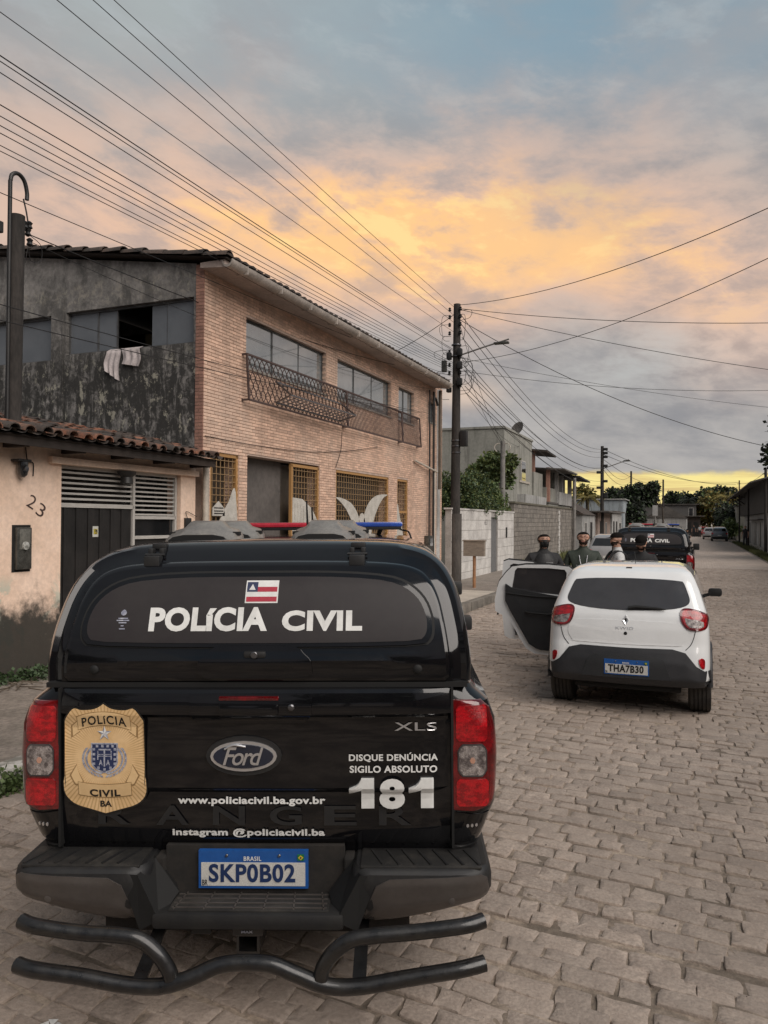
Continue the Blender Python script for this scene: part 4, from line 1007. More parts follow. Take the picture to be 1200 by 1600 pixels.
wood_dark = mat('dark_wood', (.045, .032, .025), (.025, .019, .016), 4, .8, bump=.3, bscale=30, stretch=(1, .2, 1))
white_metal = mat('white_metal', (.50, .48, .45), (.36, .34, .31), 7, .5, fine=.1)
black_metal = mat('black_sheet', (.012, .0115, .011), (.022, .020, .019), 3, .45, fine=.1)
void = mat('dark_opening', (.012, .011, .010), rough=.9)
room_dark = mat('garage_interior', (.30, .28, .265), (.24, .225, .21), 2, .9)
pole_dark = mat('old_dark_pole', (.040, .034, .030), (.022, .019, .017), 5, .9, bump=.4, bscale=30, fine=.25, stretch=(1, 1, .3))
pole_conc = mat('concrete_pole', (.090, .078, .068), (.055, .049, .044), 6, .9, bump=.4, bscale=40, fine=.2, stretch=(1, 1, .25))
pole_grey = mat('grey_pole', (.22, .21, .195), (.16, .15, .14), 4, .85, bump=.2)
wire_m = mat('wire', (.012, .011, .011), rough=.6, fine=0)
pvc = mat('pvc_pipe', (.50, .45, .38), (.38, .34, .29), 6, .5)
pvc_brown = mat('brown_pipe', (.14, .105, .075), (.09, .07, .05), 5, .6)
gutter_m = mat('gutter_metal', (.52, .46, .41), (.36, .32, .285), 4, .45, metal=.3, fine=.15)
soffit_m = mat('soffit_board', (.42, .34, .30), (.32, .26, .23), 2, .85)
win_frame = mat('window_aluminium', (.16, .16, .16), (.10, .10, .10), 5, .4, metal=.5)
win_glass = mat('facade_glass', (.21, .23, .235), (.15, .17, .175), 1.5, .03, spec=1.0, ior=2.4, fine=0)
win_side = mat('gable_glass', (.15, .163, .178), (.125, .137, .152), 1.5, .16, spec=.5, fine=0)
rust = mat('rusty_iron', (.085, .052, .045), (.055, .038, .035), 14, .8, bump=.2, bscale=90, fine=.25)
gold_iron = mat('painted_grille', (.42, .23, .085), (.32, .175, .065), 12, .55, fine=.15)
gull_m = mat('gull_panel', (.50, .475, .43), (.40, .38, .34), 5, .6)
cloth_m = mat('towel_cloth', (.56, .50, .49), (.44, .39, .38), 9, .95, bump=.5, bscale=50)
block_white = mat('whitewashed_block', (.60, .58, .55), (.47, .45, .425), 2, .9, bump=.3, bscale=30, rnd=.06, fine=.1)
block_grey = mat('grey_block', (.23, .208, .182), (.16, .145, .128), 2, .95, bump=.5, bscale=30, rnd=.14, fine=.2)
mortar_grey = mat('grey_mortar', (.19, .172, .15), (.135, .122, .107), 3, .95, bump=.4)
mortar_white = mat('white_mortar', (.40, .38, .355), (.30, .285, .265), 3, .95)
def drip(c, v, nt):
    s = nt.nodes.new('ShaderNodeSeparateXYZ'); nt.links.new(v, s.inputs[0]); z = X(s.outputs[2])
    st = xnoise(xvec(X(s.outputs[0]) * 3.0, X(s.outputs[1]) * 3.0, z * .35), 1, 6, .65)
    return xmix(xstep(st, .48, .66) * .5, c, (.085, .082, .07))
stucco_g = mat('grey_green_stucco', (.305, .30, .265), (.25, .248, .22), 1, .95, fine=.1, extra=drip)
stucco_w = mat('pale_stucco', (.40, .395, .38), (.31, .305, .295), 1.2, .95, extra=drip)
stucco_b = mat('blueish_stucco', (.33, .37, .39), (.27, .30, .32), 1.2, .95, extra=drip)
stucco_p = mat('rosy_stucco', (.33, .25, .21), (.25, .19, .16), 1.2, .95, extra=drip)
dark_clad = mat('dark_cladding', (.035, .033, .033), (.024, .022, .022), 2, .9)
roof_grey = mat('fibre_cement', (.115, .105, .095), (.075, .068, .062), 2, .95, fine=.2)
tile_floor = mat('pale_floor_tile', (.50, .45, .38), (.40, .355, .30), 3, .6, fine=.06, rnd=.08)
kerb_m = mat('kerb_stone', (.20, .18, .155), (.12, .108, .092), 4, .95, bump=.7, bscale=22, rnd=.15, bdist=.02)
kerb_w = mat('limewashed_kerb', (.52, .50, .46), (.20, .19, .165), 6, .95, bump=.7, bscale=22, lo=.45, hi=.6)
leaf_a = mat('leaf_dark', (.045, .078, .026), (.028, .052, .018), 3, .6, fine=.2, rnd=.3)
leaf_b = mat('leaf_mid', (.095, .135, .045), (.062, .098, .030), 3, .6, fine=.2, rnd=.3)
leaf_c = mat('leaf_light', (.115, .135, .035), (.085, .105, .028), 3, .6, fine=.2, rnd=.3)
leaf_y = mat('leaf_ochre', (.19, .145, .030), (.12, .105, .028), 3, .6, fine=.2, rnd=.3)
leaf_n = mat('leaf_blackish', (.016, .022, .012), (.010, .015, .008), 3, .7, fine=.2, rnd=.3)  # near-black green leaf colour
bark = mat('bark', (.07, .055, .042), (.04, .032, .026), 6, .95, bump=.5)
grass_m = mat('grass_blade', (.085, .105, .032), (.12, .12, .045), 4, .8, rnd=.3)
wood_sign = mat('weathered_board', (.27, .225, .18), (.19, .16, .13), 6, .85, bump=.3, stretch=(1, 1, 4))
post_wood = mat('orange_post', (.36, .18, .085), (.25, .13, .065), 8, .7)
metal_box = mat('meter_box', (.10, .098, .088), (.055, .054, .048), 9, .4, metal=.4, fine=.25)

def st(b, name, m, smooth=0):
    return tag(b.build(name, m, None, smooth), kind='structure')
def on_screen(x, y, z=0, mx=90, my=120):
    p = cam.matrix_world.inverted() @ Vector((x, y, z))
    if p.z > -.3: return False
    u = 600 + 1190 * p.x / -p.z; v = 800 - 1190 * p.y / -p.z
    return -mx < u < 1200 + mx and -my < v < 1600 + my
CI = cam.matrix_world.inverted()
def on_screen(x, y, z=0, mx=90, my=120):
    p = CI @ Vector((x, y, z))
    if p.z > -.3: return False
    u = 600 + 1190 * p.x / -p.z; v = 800 - 1190 * p.y / -p.z
    return -mx < u < 1200 + mx and -my < v < 1600 + my
bpy.context.view_layer.update()
CI = cam.matrix_world.inverted()

# ---------------------------------------------------------------- ground, road, stones
RX0, RX1 = -4.55, 3.2
st(B().add([(-400, -60, -.06), (400, -60, -.06), (400, 900, -.06), (-400, 900, -.06)], [(0, 1, 2, 3)]), 'ground', dirt)
STONE_END = 36.0
road = st(B().add([(RX0, -40, .009), (RX1, -40, .009), (RX1, STONE_END, .009), (RX0, STONE_END, .009)], [(0, 1, 2, 3)]), 'road', joint_sand)
st(B().add([(RX0, STONE_END, .012), (RX1, STONE_END, .012), (RX1, 260, .012), (RX0, 260, .012)], [(0, 1, 2, 3)]), 'road_beyond', far_stone)
rs = random.Random(3)
def stone_geo(cx, cy, w, h, fine):
    n = 16 if fine else 8; pts = []
    S_ = (-.94, -.36, .34, .94) if fine else (-.9, .9)
    base_pts = [(q, -1) for q in S_] + [(1, q) for q in S_] + [(-q, 1) for q in S_] + [(-1, -q) for q in S_]
    jit = [(rs.uniform(-.013, .013), rs.uniform(-.010, .010)) for _ in range(4)]
    top = .0180 + rs.uniform(-.0075, .006); tx, ty = rs.uniform(-.03, .03), rs.uniform(-.045, .045)
    e = rs.uniform(6.0, 18.0)
    for k in range(n):
        ca, sa = base_pts[k]; x, y = ca * w / 2, sa * h / 2
        q = jit[(0 if ca > 0 else 1) + (0 if sa > 0 else 2)]
        wgt = abs(ca * sa)
        xx = x + q[0] * wgt + rs.uniform(-.003, .003); pts.append((xx, y + q[1] * wgt + rs.uniform(-.003, .003) - .075 * xx))
    lev = [(1.0, -.02), (1.0, top - .0045), (.955, top - .0006), (.62, top + .0008)] if fine else [(1.0, -.01), (.98, top - .006), (.86, top)]
    v, f = [], []
    for s_, z in lev:
        for x, y in pts:
            zz = z + (x * tx + y * ty + rs.uniform(-.0018, .0018) if z > 0 else 0)
            v.append((cx + x * s_, cy + y * s_, zz))
    for i in range(len(lev) - 1):
        for k in range(n): a, b_ = i * n + k, i * n + (k + 1) % n; f.append((a, b_, b_ + n, a + n))
    c = len(v); v.append((cx, cy, lev[-1][1] + rs.uniform(-.001, .002))); o = (len(lev) - 1) * n
    for k in range(n): f.append((o + k, o + (k + 1) % n, c))
    return v, f
cells = []; y = 1.2
while y < STONE_END:
    rh = rs.uniform(.105, .15); x = RX0 + rs.uniform(0, .1)
    ph, am = rs.uniform(0, 6), rs.uniform(.01, .03)
    while x < RX1 - .08:
        w = rs.uniform(.14, .25) if rs.random() < .85 else rs.uniform(.10, .15)
        cx = x + w / 2; cy = y + rh / 2 + am * sin(cx * .9 + ph) + rs.uniform(-.006, .006) + .03 * sin(cx * .5 + y * .35) - .075 * cx
        if on_screen(cx, cy): cells.append((cx, cy, w - rs.choice((rs.uniform(.003, .010), rs.uniform(.008, .03))), rh - rs.uniform(.003, .014)))
        x += w
    y += rh
def shown(c):
    p = CI @ Vector((c[0], c[1], 0)); u = 600 + 1190 * p.x / -p.z; v = 800 - 1190 * p.y / -p.z
    hid = (20 < u < 780 and v < 1500 and v > 800)
    out = 0 if (0 < u < 1200 and v < 1600) else 1
    return (out + (1 if hid else 0), math.hypot(c[0], c[1]))
cells.sort(key=shown)
stuffb = B()
for i, (cx, cy, w, h) in enumerate(cells):
    fine = cy < 13
    if i < 300:
        v, f = stone_geo(0, 0, w, h, True)
        me = bpy.data.meshes.new('paving_stone'); me.from_pydata(v, [], f); me.materials.append(stone_m)
        me.shade_smooth(); me.set_sharp_from_angle(angle=RD(45))
        o = bpy.data.objects.new('paving_stone', me); COL.objects.link(o); o.location = (cx, cy, 0); o.parent = road
    else:
        v, f = stone_geo(cx, cy, w, h, fine); stuffb.add(v, f)
so_ = stuffb.build('paving_stone', stone_m, road, 45, fix=False); so_['kind'] = 'stuff'
# pavements
st(B().box((-7.25, -4, -.05), (-4.72, 14.3, .13)), 'pavement', dirt)
pt = st(B().box((-6.95, 14.3, -.05), (-4.74, 19.05, .180)), 'pavement_platform', concrete)
for iy in range(9):
    for ix in range(4):
        x0 = -6.93 + ix * .545; y0 = 14.33 + iy * .525
        inst('floor_tile', None, None) if False else None
        t = B().box((x0, y0, .17), (x0 + .537, y0 + .517, .190)).build('floor_tile', tile_floor, pt)
st(B().box((-6.95, 19.05, -.05), (-4.72, 30.6, .12)), 'pavement_beyond', dirt)
st(B().box((-6.95, 30.6, -.05), (-4.9, 250, .10)), 'pavement_far', dirt)
kb = tag(thing('kerb', (-4.63, 1, 0)), kind='structure')
y = 2.2
while y < 48:
    L = rs.uniform(.75, 1.05) if y > 3.3 else .7
    b = B().rbox((-4.74 - rs.uniform(0, .015), y, -.04), (-4.55 + rs.uniform(-.015, .01), y + L - .02, (.20 if 14.2 < y < 19 else .155) + rs.uniform(-.012, .012)), .02)
    b.build('kerb_stone', kerb_w if 2.9 < y < 4.9 else kerb_m, kb, 40); y += L
st(B().box((RX1 + .02, 20, -.05), (RX1 + 1.0, 250, .03)), 'verge', dirt)
st(B().box((RX1 + 1.0, 20, -.05), (5.0, 250, .10)), 'pavement_right', concrete)

# ---------------------------------------------------------------- brick bond
def bricks(parent, rects, holes, plane, pos, out, bw, bh, gap, m, depth, count, key, name='brick', seed=1, sz=.0015):
    """running-bond pieces on a wall face. plane 'yz' (facing +x) or 'xz' (facing -y)"""
    r = random.Random(seed); pieces = []
    for (a0, a1, z0, z1) in rects:
        k = 0; z = z0
        while z < z1 - bh * .4:
            zt = min(z + bh, z1); x = a0 - (bw / 2 if k % 2 else 0)
            while x < a1 - .01:
                lo, hi = max(x, a0), min(x + bw, a1); segs = [(lo, hi)]
                for (h0, h1, g0, g1) in holes:
                    if zt - .004 > g0 and z + .004 < g1:
                        ns_ = []
                        for s0, s1 in segs:
                            if s1 <= h0 or s0 >= h1: ns_.append((s0, s1)); continue
                            if s0 < h0: ns_.append((s0, h0))
                            if s1 > h1: ns_.append((h1, s1))
                        segs = ns_
                for s0, s1 in segs:
                    if s1 - s0 > gap * 2.2: pieces.append((s0 + gap / 2, s1 - gap / 2, z + gap / 2, zt - gap / 2, r.uniform(0, sz)))
                x += bw
            z += bh; k += 1
    pieces.sort(key=key)
    def geo(p):
        s0, s1, z0, z1, j = p; d = out * (depth + j)
        if plane == 'yz': return (pos, s0, z0), (pos + d, s1, z1)
        return (s0, pos, z0), (s1, pos + d, z1)
    if 'unit' not in MATS:
        MATS['unit'] = {}
    um = MATS['unit']
    if m.name not in um: 
        u = B().box((-.5, -.5, -.5), (.5, .5, .5)).build('u', m); um[m.name] = u.data; bpy.data.objects.remove(u)
    sb = B(); c = 0
    for p in pieces:
        a, b_ = geo(p)
        if c < count:
            ctr = [(u + w) / 2 for u, w in zip(a, b_)]; sc = [abs(u - w) for u, w in zip(a, b_)]
            inst(name, um[m.name], parent, ctr, sc); c += 1
        else: sb.box(a, b_)
    if sb.v:
        o = sb.build(name, m, parent, fix=False); o['kind'] = 'stuff'
    return c
def slab_with_holes(b, x0, x1, a0, a1, z0, z1, holes, plane='yz', mi=0):
    """wall core as boxes around the openings"""
    ys = sorted({a0, a1, *[h[0] for h in holes], *[h[1] for h in holes]}); ys = [v for v in ys if a0 <= v <= a1]
    for p, q in zip(ys, ys[1:]):
        hs = sorted([(h[2], h[3]) for h in holes if h[0] < (p + q) / 2 < h[1]]); z = z0
        for g0, g1 in hs + [(z1, z1)]:
            if g0 > z + 1e-4:
                if plane == 'yz': b.box((x0, p, z), (x1, q, g0), mi)
                else: b.box((p, x0, z), (q, x1, g0), mi)
            z = max(z, g1)
    return b
UC = {}
def unit(m):
    if m.name not in UC:
        u = B().box((-.5, -.5, -.5), (.5, .5, .5)).build('u', m); UC[m.name] = u.data; bpy.data.objects.remove(u)
    return UC[m.name]
def bar(name, parent, a, b_, w, m):
    """one straight bar as its own object, sharing a unit mesh"""
    a, b_ = Vector(a), Vector(b_); d = b_ - a
    o = bpy.data.objects.new(name, unit(m)); COL.objects.link(o)
    o.rotation_euler = d.to_track_quat('Z', 'Y').to_euler(); o.scale = (w, w, d.length)
    o.location = (a + b_) / 2 - wloc(parent); o.parent = parent
    return o

# ---------------------------------------------------------------- two-storey brick house
FX = -7.2
bh = thing('brick_house', (-10, 16, 0), label='two-storey house faced in pinkish brick with iron window rails and a long gutter', cat='house')
Y0, Y1, ZT = 9.98, 22.1, 5.98
gh = [(10.19, 11.01, 0, 3.05), (11.27, 14.0, 0, 3.08), (14.76, 17.81, 0, 3.06), (18.39, 19.19, 0, 3.06)]
uh = [(11.2, 14.26, 4.6, 5.47), (14.8, 17.92, 4.6, 5.47), (18.44, 19.62, 4.6, 5.47), (20.8, 21.45, 4.85, 5.45)]
core = slab_with_holes(B(), FX - .30, FX - .012, Y0 + .222, Y1, 0, ZT, gh + uh).build('front_wall', mortar, bh)
n_ = bricks(bh, [(Y0, Y1, 0, ZT)], gh + uh, 'yz', FX - .012, 1, .205, .0545, .011, brick_a, .010, 300, lambda p: (p[0] > 13.5 or p[2] < 2.0, p[0] + abs(p[2] - 3.9) * .7))
# reveals that face back up the street, brick faced
for (a0, a1, g0, g1) in gh + uh[:3]:
    sb = B(); k = 0; z = g0
    while z < g1 - .02:
        for j in range(2):
            xo = FX - .02 - j * .14 - (.07 if k % 2 else 0)
            sb.box((xo - .125, a1 - .009, z + .005), (xo, a1 + .002, z + .0495))
        z += .0545; k += 1
    if g0 == 0 or True: o = sb.build('reveal_bricks', brick_a, bh, fix=False); o['kind'] = 'stuff'
sb = B(); z = 3.05; k = 0
while z < 5.95:
    for x0, x1 in (((-7.352, -7.285), (-7.278, -7.2)) if k % 2 else ((-7.352, -7.2),)): sb.box((x0, Y0 - .008, z + .004), (x1, Y0 + .010, z + .0505))
    z += .0545; k += 1
o = sb.build('corner_bricks', brick_red, bh, fix=False); o['kind'] = 'stuff'
B().box((-7.355, Y0 + .0, 0), (-7.212, Y0 + .22, 5.98)).build('corner_pier', mortar, bh)
# gable wall towards the camera with long sliding windows
gw_h = [(-10.05, -7.40, 4.77, 5.50), (-13.0, -10.38, 4.70, 5.48)]
g = slab_with_holes(B(), Y0 + .006, Y0 + .22, -13.5, -7.357, 0, 5.95, gw_h, 'xz')
g.prism([(-13.5, 5.95), (-7.357, 5.95), (-7.357, 6.02), (-13.5, 6.95)], Y0 + .006, Y0 + .22, 'xz')
g.build('gable_wall', gable_mat, bh)
for x0, x1 in ((-10.36, -10.10),): B().box((x0, Y0 - .02, 3.0), (x1, Y0 + .004, 5.75)).build('wall_pilaster', gable_mat, bh)
def gwin(x0, x1, z0, z1, panes, y):
    f = B()
    for a, b_ in (((x0, y, z1 - .035), (x1, y + .05, z1)), ((x0, y, z0), (x1, y + .05, z0 + .03)), ((x0, y, z0 + .03), (x0 + .03, y + .05, z1 - .035)), ((x1 - .03, y, z0 + .03), (x1, y + .05, z1 - .035))): f.box(a, b_)
    w = f.build('window', win_frame, bh)
    for p0, p1, dz in panes:
        B().box((p0, y + .02 + dz, z0 + .03), (p1, y + .03 + dz, z1 - .035)).build('pane', win_side, w)
        B().box((p1 - .015, y + .012 + dz, z0 + .03), (p1 + .01, y + .038 + dz, z1 - .035)).build('stile', win_frame, w)
    return w
gwin(-10.05, -7.40, 4.77, 5.50, [(-10.02, -9.42, 0), (-9.42, -9.02, .012), (-8.30, -7.98, .012), (-7.98, -7.43, 0)], Y0 + .08)
gwin(-13.0, -10.38, 4.70, 5.48, [(-12.97, -11.3, 0), (-11.3, -10.42, .012)], Y0 + .08)
B().box((-9.1, Y0 + .9, 4.6), (-8.75, Y0 + 1.0, 5.25)).build('interior_door', mat('olive_door', (.16, .13, .07)), bh)
B().box((-13.4, Y0 + 3.0, 3.2), (-7.6, Y0 + 3.05, 5.9)).build('interior_wall', mat('room_wall', (.05, .035, .032)), bh)
# floors / rear / inner volume so light stays plausible
B().box((-13.5, Y0 + .22, 3.12), (FX - .30, Y1, 3.30)).build('floor_slab', concrete, bh)
B().box((-13.5, Y0 + .22, 0), (-13.3, Y1, 6.9)).build('rear_wall', gable_mat, bh)
B().box((-13.3, Y1 - .2, 0), (FX - .30, Y1, 5.98)).build('far_wall', stucco_w, bh)
B().box((-11.5, 11.0, 0), (-11.4, 21.9, 3.1)).build('garage_rear_wall', room_dark, bh)
B().box((-11.4, 10.9, 0), (FX - .31, 11.0, 3.1)).build('garage_side_wall', room_dark, bh)
B().box((-11.4, 14.2, 0), (-7.9, 14.3, 3.1)).build('garage_partition', room_dark, bh)
B().box((-11.4, 11.0, -.02), (FX - .30, 21.9, .02)).build('garage_floor', concrete, bh)
# front sliding windows
for (a0, a1, g0, g1), np_ in zip(uh, (3, 3, 2, 1)):
    xw = FX - .14; f = B()
    for a, b_ in (((xw, a0, g1 - .03), (xw + .05, a1, g1)), ((xw, a0, g0), (xw + .05, a1, g0 + .03)), ((xw, a0, g0 + .03), (xw + .05, a0 + .03, g1 - .03)), ((xw, a1 - .03, g0 + .03), (xw + .05, a1, g1 - .03))): f.box(a, b_)
    w = f.build('window', win_frame, bh)
    for k in range(np_):
        p0 = a0 + .03 + (a1 - a0 - .06) * k / np_; p1 = a0 + .03 + (a1 - a0 - .06) * (k + 1) / np_
        B().box((xw + .015 + .01 * (k % 2), p0, g0 + .03), (xw + .023 + .01 * (k % 2), p1, g1 - .03)).build('pane', win_glass, w)
        if k: B().box((xw + .01, p0 - .014, g0 + .03), (xw + .042, p0 + .014, g1 - .03)).build('stile', win_frame, w)
    B().box((FX - .30, a0 + .002, g0 - .04), (FX + .02, a1 - .002, g0 - .001)).build('sill', concrete, bh)
# eaves, gutter, roof
B().prism([(-7.21, 5.90), (-6.76, 5.86), (-6.76, 5.98), (-7.21, 5.98)], Y0 - .10, 21.35, 'xz').build('soffit', soffit_m, bh)
B().box((-13.0, Y0 - .28, 5.984), (-7.212, 21.4, 6.02)) if 0 else None
B().add([(-13.6, Y0 - .14, 7.04), (-6.70, Y0 - .14, 6.00), (-6.70, 21.4, 6.00), (-13.6, 21.4, 7.04), (-13.6, Y0 - .14, 6.98), (-6.70, Y0 - .14, 5.985), (-6.70, 21.4, 5.985), (-13.6, 21.4, 6.98)],
        [(0, 1, 2, 3), (7, 6, 5, 4), (0, 4, 5, 1), (1, 5, 6, 2), (2, 6, 7, 3), (3, 7, 4, 0)]).build('roof', wood_dark, bh)
gt = B(); pr = [(-6.70 + .10 * cos(a), 5.965 + .115 * sin(a)) for a in [pi + pi * k / 8 for k in range(9)]] + [(-6.60, 5.965)] + [(-6.70 + .085 * cos(a), 5.97 + .082 * sin(a)) for a in [2 * pi - pi * k / 8 for k in range(9)]]
gt.prism(pr, Y0 - .12, 21.25, 'xz'); gt.build('gutter', gutter_m, bh, 40)
for k in range(11): B().box((-6.803, Y0 + .3 + k * 1.08, 5.845), (-6.597, Y0 + .325 + k * 1.08, 5.975)).build('gutter_bracket', gutter_m, bh)
tb = B(); r3 = random.Random(5)
for k in range(52):
    y_ = Y0 - .08 + k * .219
    zt = 6.03 + r3.uniform(-.008, .012)
    tb.add([(-6.66, y_ + .09 * c_, zt - .01 + .042 * s_) for c_, s_ in [(-1, 0), (-.7, .7), (0, 1), (.7, .7), (1, 0)]] + [(-7.3, y_ + .09 * c_, zt + .085 + .042 * s_) for c_, s_ in [(-1, 0), (-.7, .7), (0, 1), (.7, .7), (1, 0)]],
           [(i, i + 1, i + 6, i + 5) for i in range(4)] + [(0, 1, 2, 3, 4)])
o = tb.build('roof_tile', clay_dark, bh); o['kind'] = 'stuff'
def half_tile(parent, p, q, r, m, name='roof_tile', th=.014, flip=1):
    """one curved clay tile from p (low end) to q (high end)"""
    p, q = Vector(p), Vector(q); d = (q - p).normalized(); s_ = d.cross(Vector((0, 0, 1))).normalized(); u = s_.cross(d) * flip
    b = B(); n = 6
    for (c, rr_) in ((p, r), (q, r * .84)):
        for rad in (rr_, rr_ - th):
            for k in range(n + 1): a = pi * k / n; b.v.append(tuple(c + s_ * cos(a) * rad + u * sin(a) * rad * .85))
    N = n + 1
    for k in range(n):
        b.f += [(k, k + 1, 2 * N + k + 1, 2 * N + k), (N + k + 1, N + k, 3 * N + k, 3 * N + k + 1), (k, N + k, N + k + 1, k + 1), (2 * N + k, 2 * N + k + 1, 3 * N + k + 1, 3 * N + k)]
        b.m += [0] * 4
    return b.build(name, m, parent, 50)
for k in range(17):
    x_ = -6.72 - k * .40; zb = 6.03 + (-6.70 - x_) * .151
    half_tile(bh, (x_ + .04, Y0 - .10 + r3.uniform(-.03, .03), zb - .02 + r3.uniform(-.01, .015)), (x_ - .42, Y0 - .08, zb + .035), .115, clay_dark)
# pipes down the far end of the front
for (x_, y_, z0, z1, r_, m_, nm) in ((-7.13, 20.72, 0, 5.75, .022, black_metal, 'conduit'), (-7.10, 21.05, 0, 3.5, .05, pvc, 'drain_pipe'), (-7.0, 21.28, 2.9, 5.8, .05, pvc_brown, 'drain_pipe')):
    B().tube([(x_, y_, z0), (x_, y_, z1)], r_, 10).build(nm, m_, bh, 40)
gp_ = [(-7.1, 21.0, .5), (-7.1, 21.0, 5.3), (-7.1, 21.03, 5.48), (-7.1, 21.13, 5.56), (-7.1, 21.24, 5.50), (-7.08, 21.28, 5.36)]
B().tube(smooth_pts(gp_, 5), .035, 8).build('service_mast', black_metal, bh, 40)
B().tube([(-7.15, 19.55, 3.62), (-7.05, 21.2, 3.40)], .03, 8).build('wall_pipe', pvc, bh, 40)
B().lathe([(0, .12), (5.9, .12)], (-7.25, 21.7, 0), 'z', 14).build('corner_column', stucco_w, bh, 40)
for z0 in (1.05, .45): 
    mb = B().rbox((-7.19, 21.05 - .55, z0), (-7.06, 21.45 - .55, z0 + .5), .01).build('meter_cabinet', metal_box, bh, 30)
    B().rbox((-7.062, 21.10 - .5, z0 + .2), (-7.05, 21.35 - .5, z0 + .42), .01).build('cabinet_window', glass_dark, mb)
# loose cable on the brick
B().tube(smooth_pts([(-7.18, 10.0, 3.28), (-7.18, 11.5, 3.27), (-7.18, 13.5, 3.33), (-7.18, 15.4, 3.52), (-7.17, 17, 3.75)], 4), .006, 5).build('loose_cable', wire_m, bh, 40)
B().tube(smooth_pts([(-7.18, 15.0, 3.9), (-7.18, 14.95, 3.5), (-7.18, 14.7, 3.1)], 4), .006, 5).build('loose_cable', wire_m, bh, 40)

grille_dark = mat('grille_bar_paint', (.34, .22, .11), (.22, .14, .07), 12, .55)
# grilles on the ground floor
def grille(y0, y1, z0, z1, step, vstep, split=None):
    x_ = FX - .05; g = thing('window_grille', (x_, (y0 + y1) / 2, z0)); g.parent = bh; g.location = Vector((x_, (y0 + y1) / 2, z0)) - bh.location
    for a, b_ in (((x_, y0 + .03, z0), (x_, y0 + .03, z1)), ((x_, y1 - .03, z0), (x_, y1 - .03, z1)), ((x_, y0, z1 - .03), (x_, y1, z1 - .03))): bar('grille_frame', g, a, b_, .055, gold_iron)
    y_ = y0 + step
    while y_ < y1 - .05: bar('grille_bar', g, (x_, y_, z0), (x_, y_, z1 - .04), .011, grille_dark); y_ += step
    z_ = z1 - vstep
    while z_ > max(z0, 1.4): bar('grille_bar', g, (x_ + .008, y0 + .03, z_), (x_ + .008, y1 - .03, z_), .011, grille_dark); z_ -= vstep
    if split: bar('grille_frame', g, (x_, y0, split), (x_, y1, split), .06, gold_iron)
    return g
grille(10.19, 11.01, 0, 3.05, .115, .115)
grille(12.85, 14.0, 0, 3.05, .115, .115)
grille(14.76, 17.81, 0, 3.06, .125, .125)
grille(18.39, 19.19, 0, 3.06, .13, .13, 2.2)
for (a0, a1) in ((10.19, 11.01), (12.85, 14.0), (14.76, 17.81), (18.39, 19.19)):
    B().box((FX - .295, a0, 0), (FX - .285, a1, 3.04)).build('backing_glass', mat('brown_glass', (.045, .036, .028), (.07, .055, .04), 1.2, .4, lo=.4, hi=.7), bh)
B().box((FX - .29, 11.27, 0), (FX - .27, 12.86, 3.075)).build('garage_stand_in', mat('garage_stand_in', (.115, .102, .094), (.085, .076, .07), 1.2, .8), bh)  # sheet added across the open garage, coloured to stand in for its lit interior
# white gull-wing panels on the grilles
def wing(pts, nm='gull_wing'):
    b = B().prism(sp2(pts, 4), FX - .035, FX - .015, 'yz'); b.build(nm, gull_m, bh)
wing([(14.80, 2.46), (15.2, 2.44), (15.7, 2.30), (16.05, 1.95), (16.15, 1.3), (15.8, 1.3), (15.72, 1.8), (15.4, 2.15), (15.05, 2.36)])
wing([(17.75, 2.62), (17.1, 2.58), (16.6, 2.38), (16.3, 2.0), (16.2, 1.3), (16.55, 1.3), (16.85, 1.92), (17.1, 2.25), (17.45, 2.52)])
wing([(16.12, 2.10), (16.25, 2.13), (16.36, 1.95), (16.28, 1.73), (16.13, 1.75), (16.03, 1.95)], 'gull_head')
wing([(10.94, 2.42), (10.75, 2.25), (10.5, 1.95), (10.35, 1.6), (10.3, 1.0), (10.98, 1.0)])
wing([(18.42, 2.35), (18.6, 2.1), (18.85, 1.6), (18.98, .8), (18.42, .8)])
B().prism([(12.9, 2.40), (13.3, 2.38), (13.7, 2.2), (13.95, 1.95), (13.95, .8), (12.9, .8)], FX - .035, FX - .02, 'yz').build('gate_panel', gull_m, bh)
for k in range(8): B().box((FX - .02, 12.98 + k * .12, .8), (FX - .008, 13.03 + k * .12, 2.30 - .006 * k * k)).build('panel_rib', gull_m, bh)
cr = thing('notice_sign', (FX - .02, 10.5, 2.0), label='small pale house-shaped sign hung on the first brown grille', cat='sign')
B().prism([(10.28, 2.02), (10.62, 2.02), (10.62, 2.14), (10.45, 2.26), (10.28, 2.14)], FX - .03, FX - .015, 'yz').build('sign_board', gull_m, cr)
for zz in (2.05, 2.09, 2.14): B().box((FX - .0145, 10.32, zz), (FX - .013, 10.58, zz + .018)).build('sign_line', ink_black, cr)

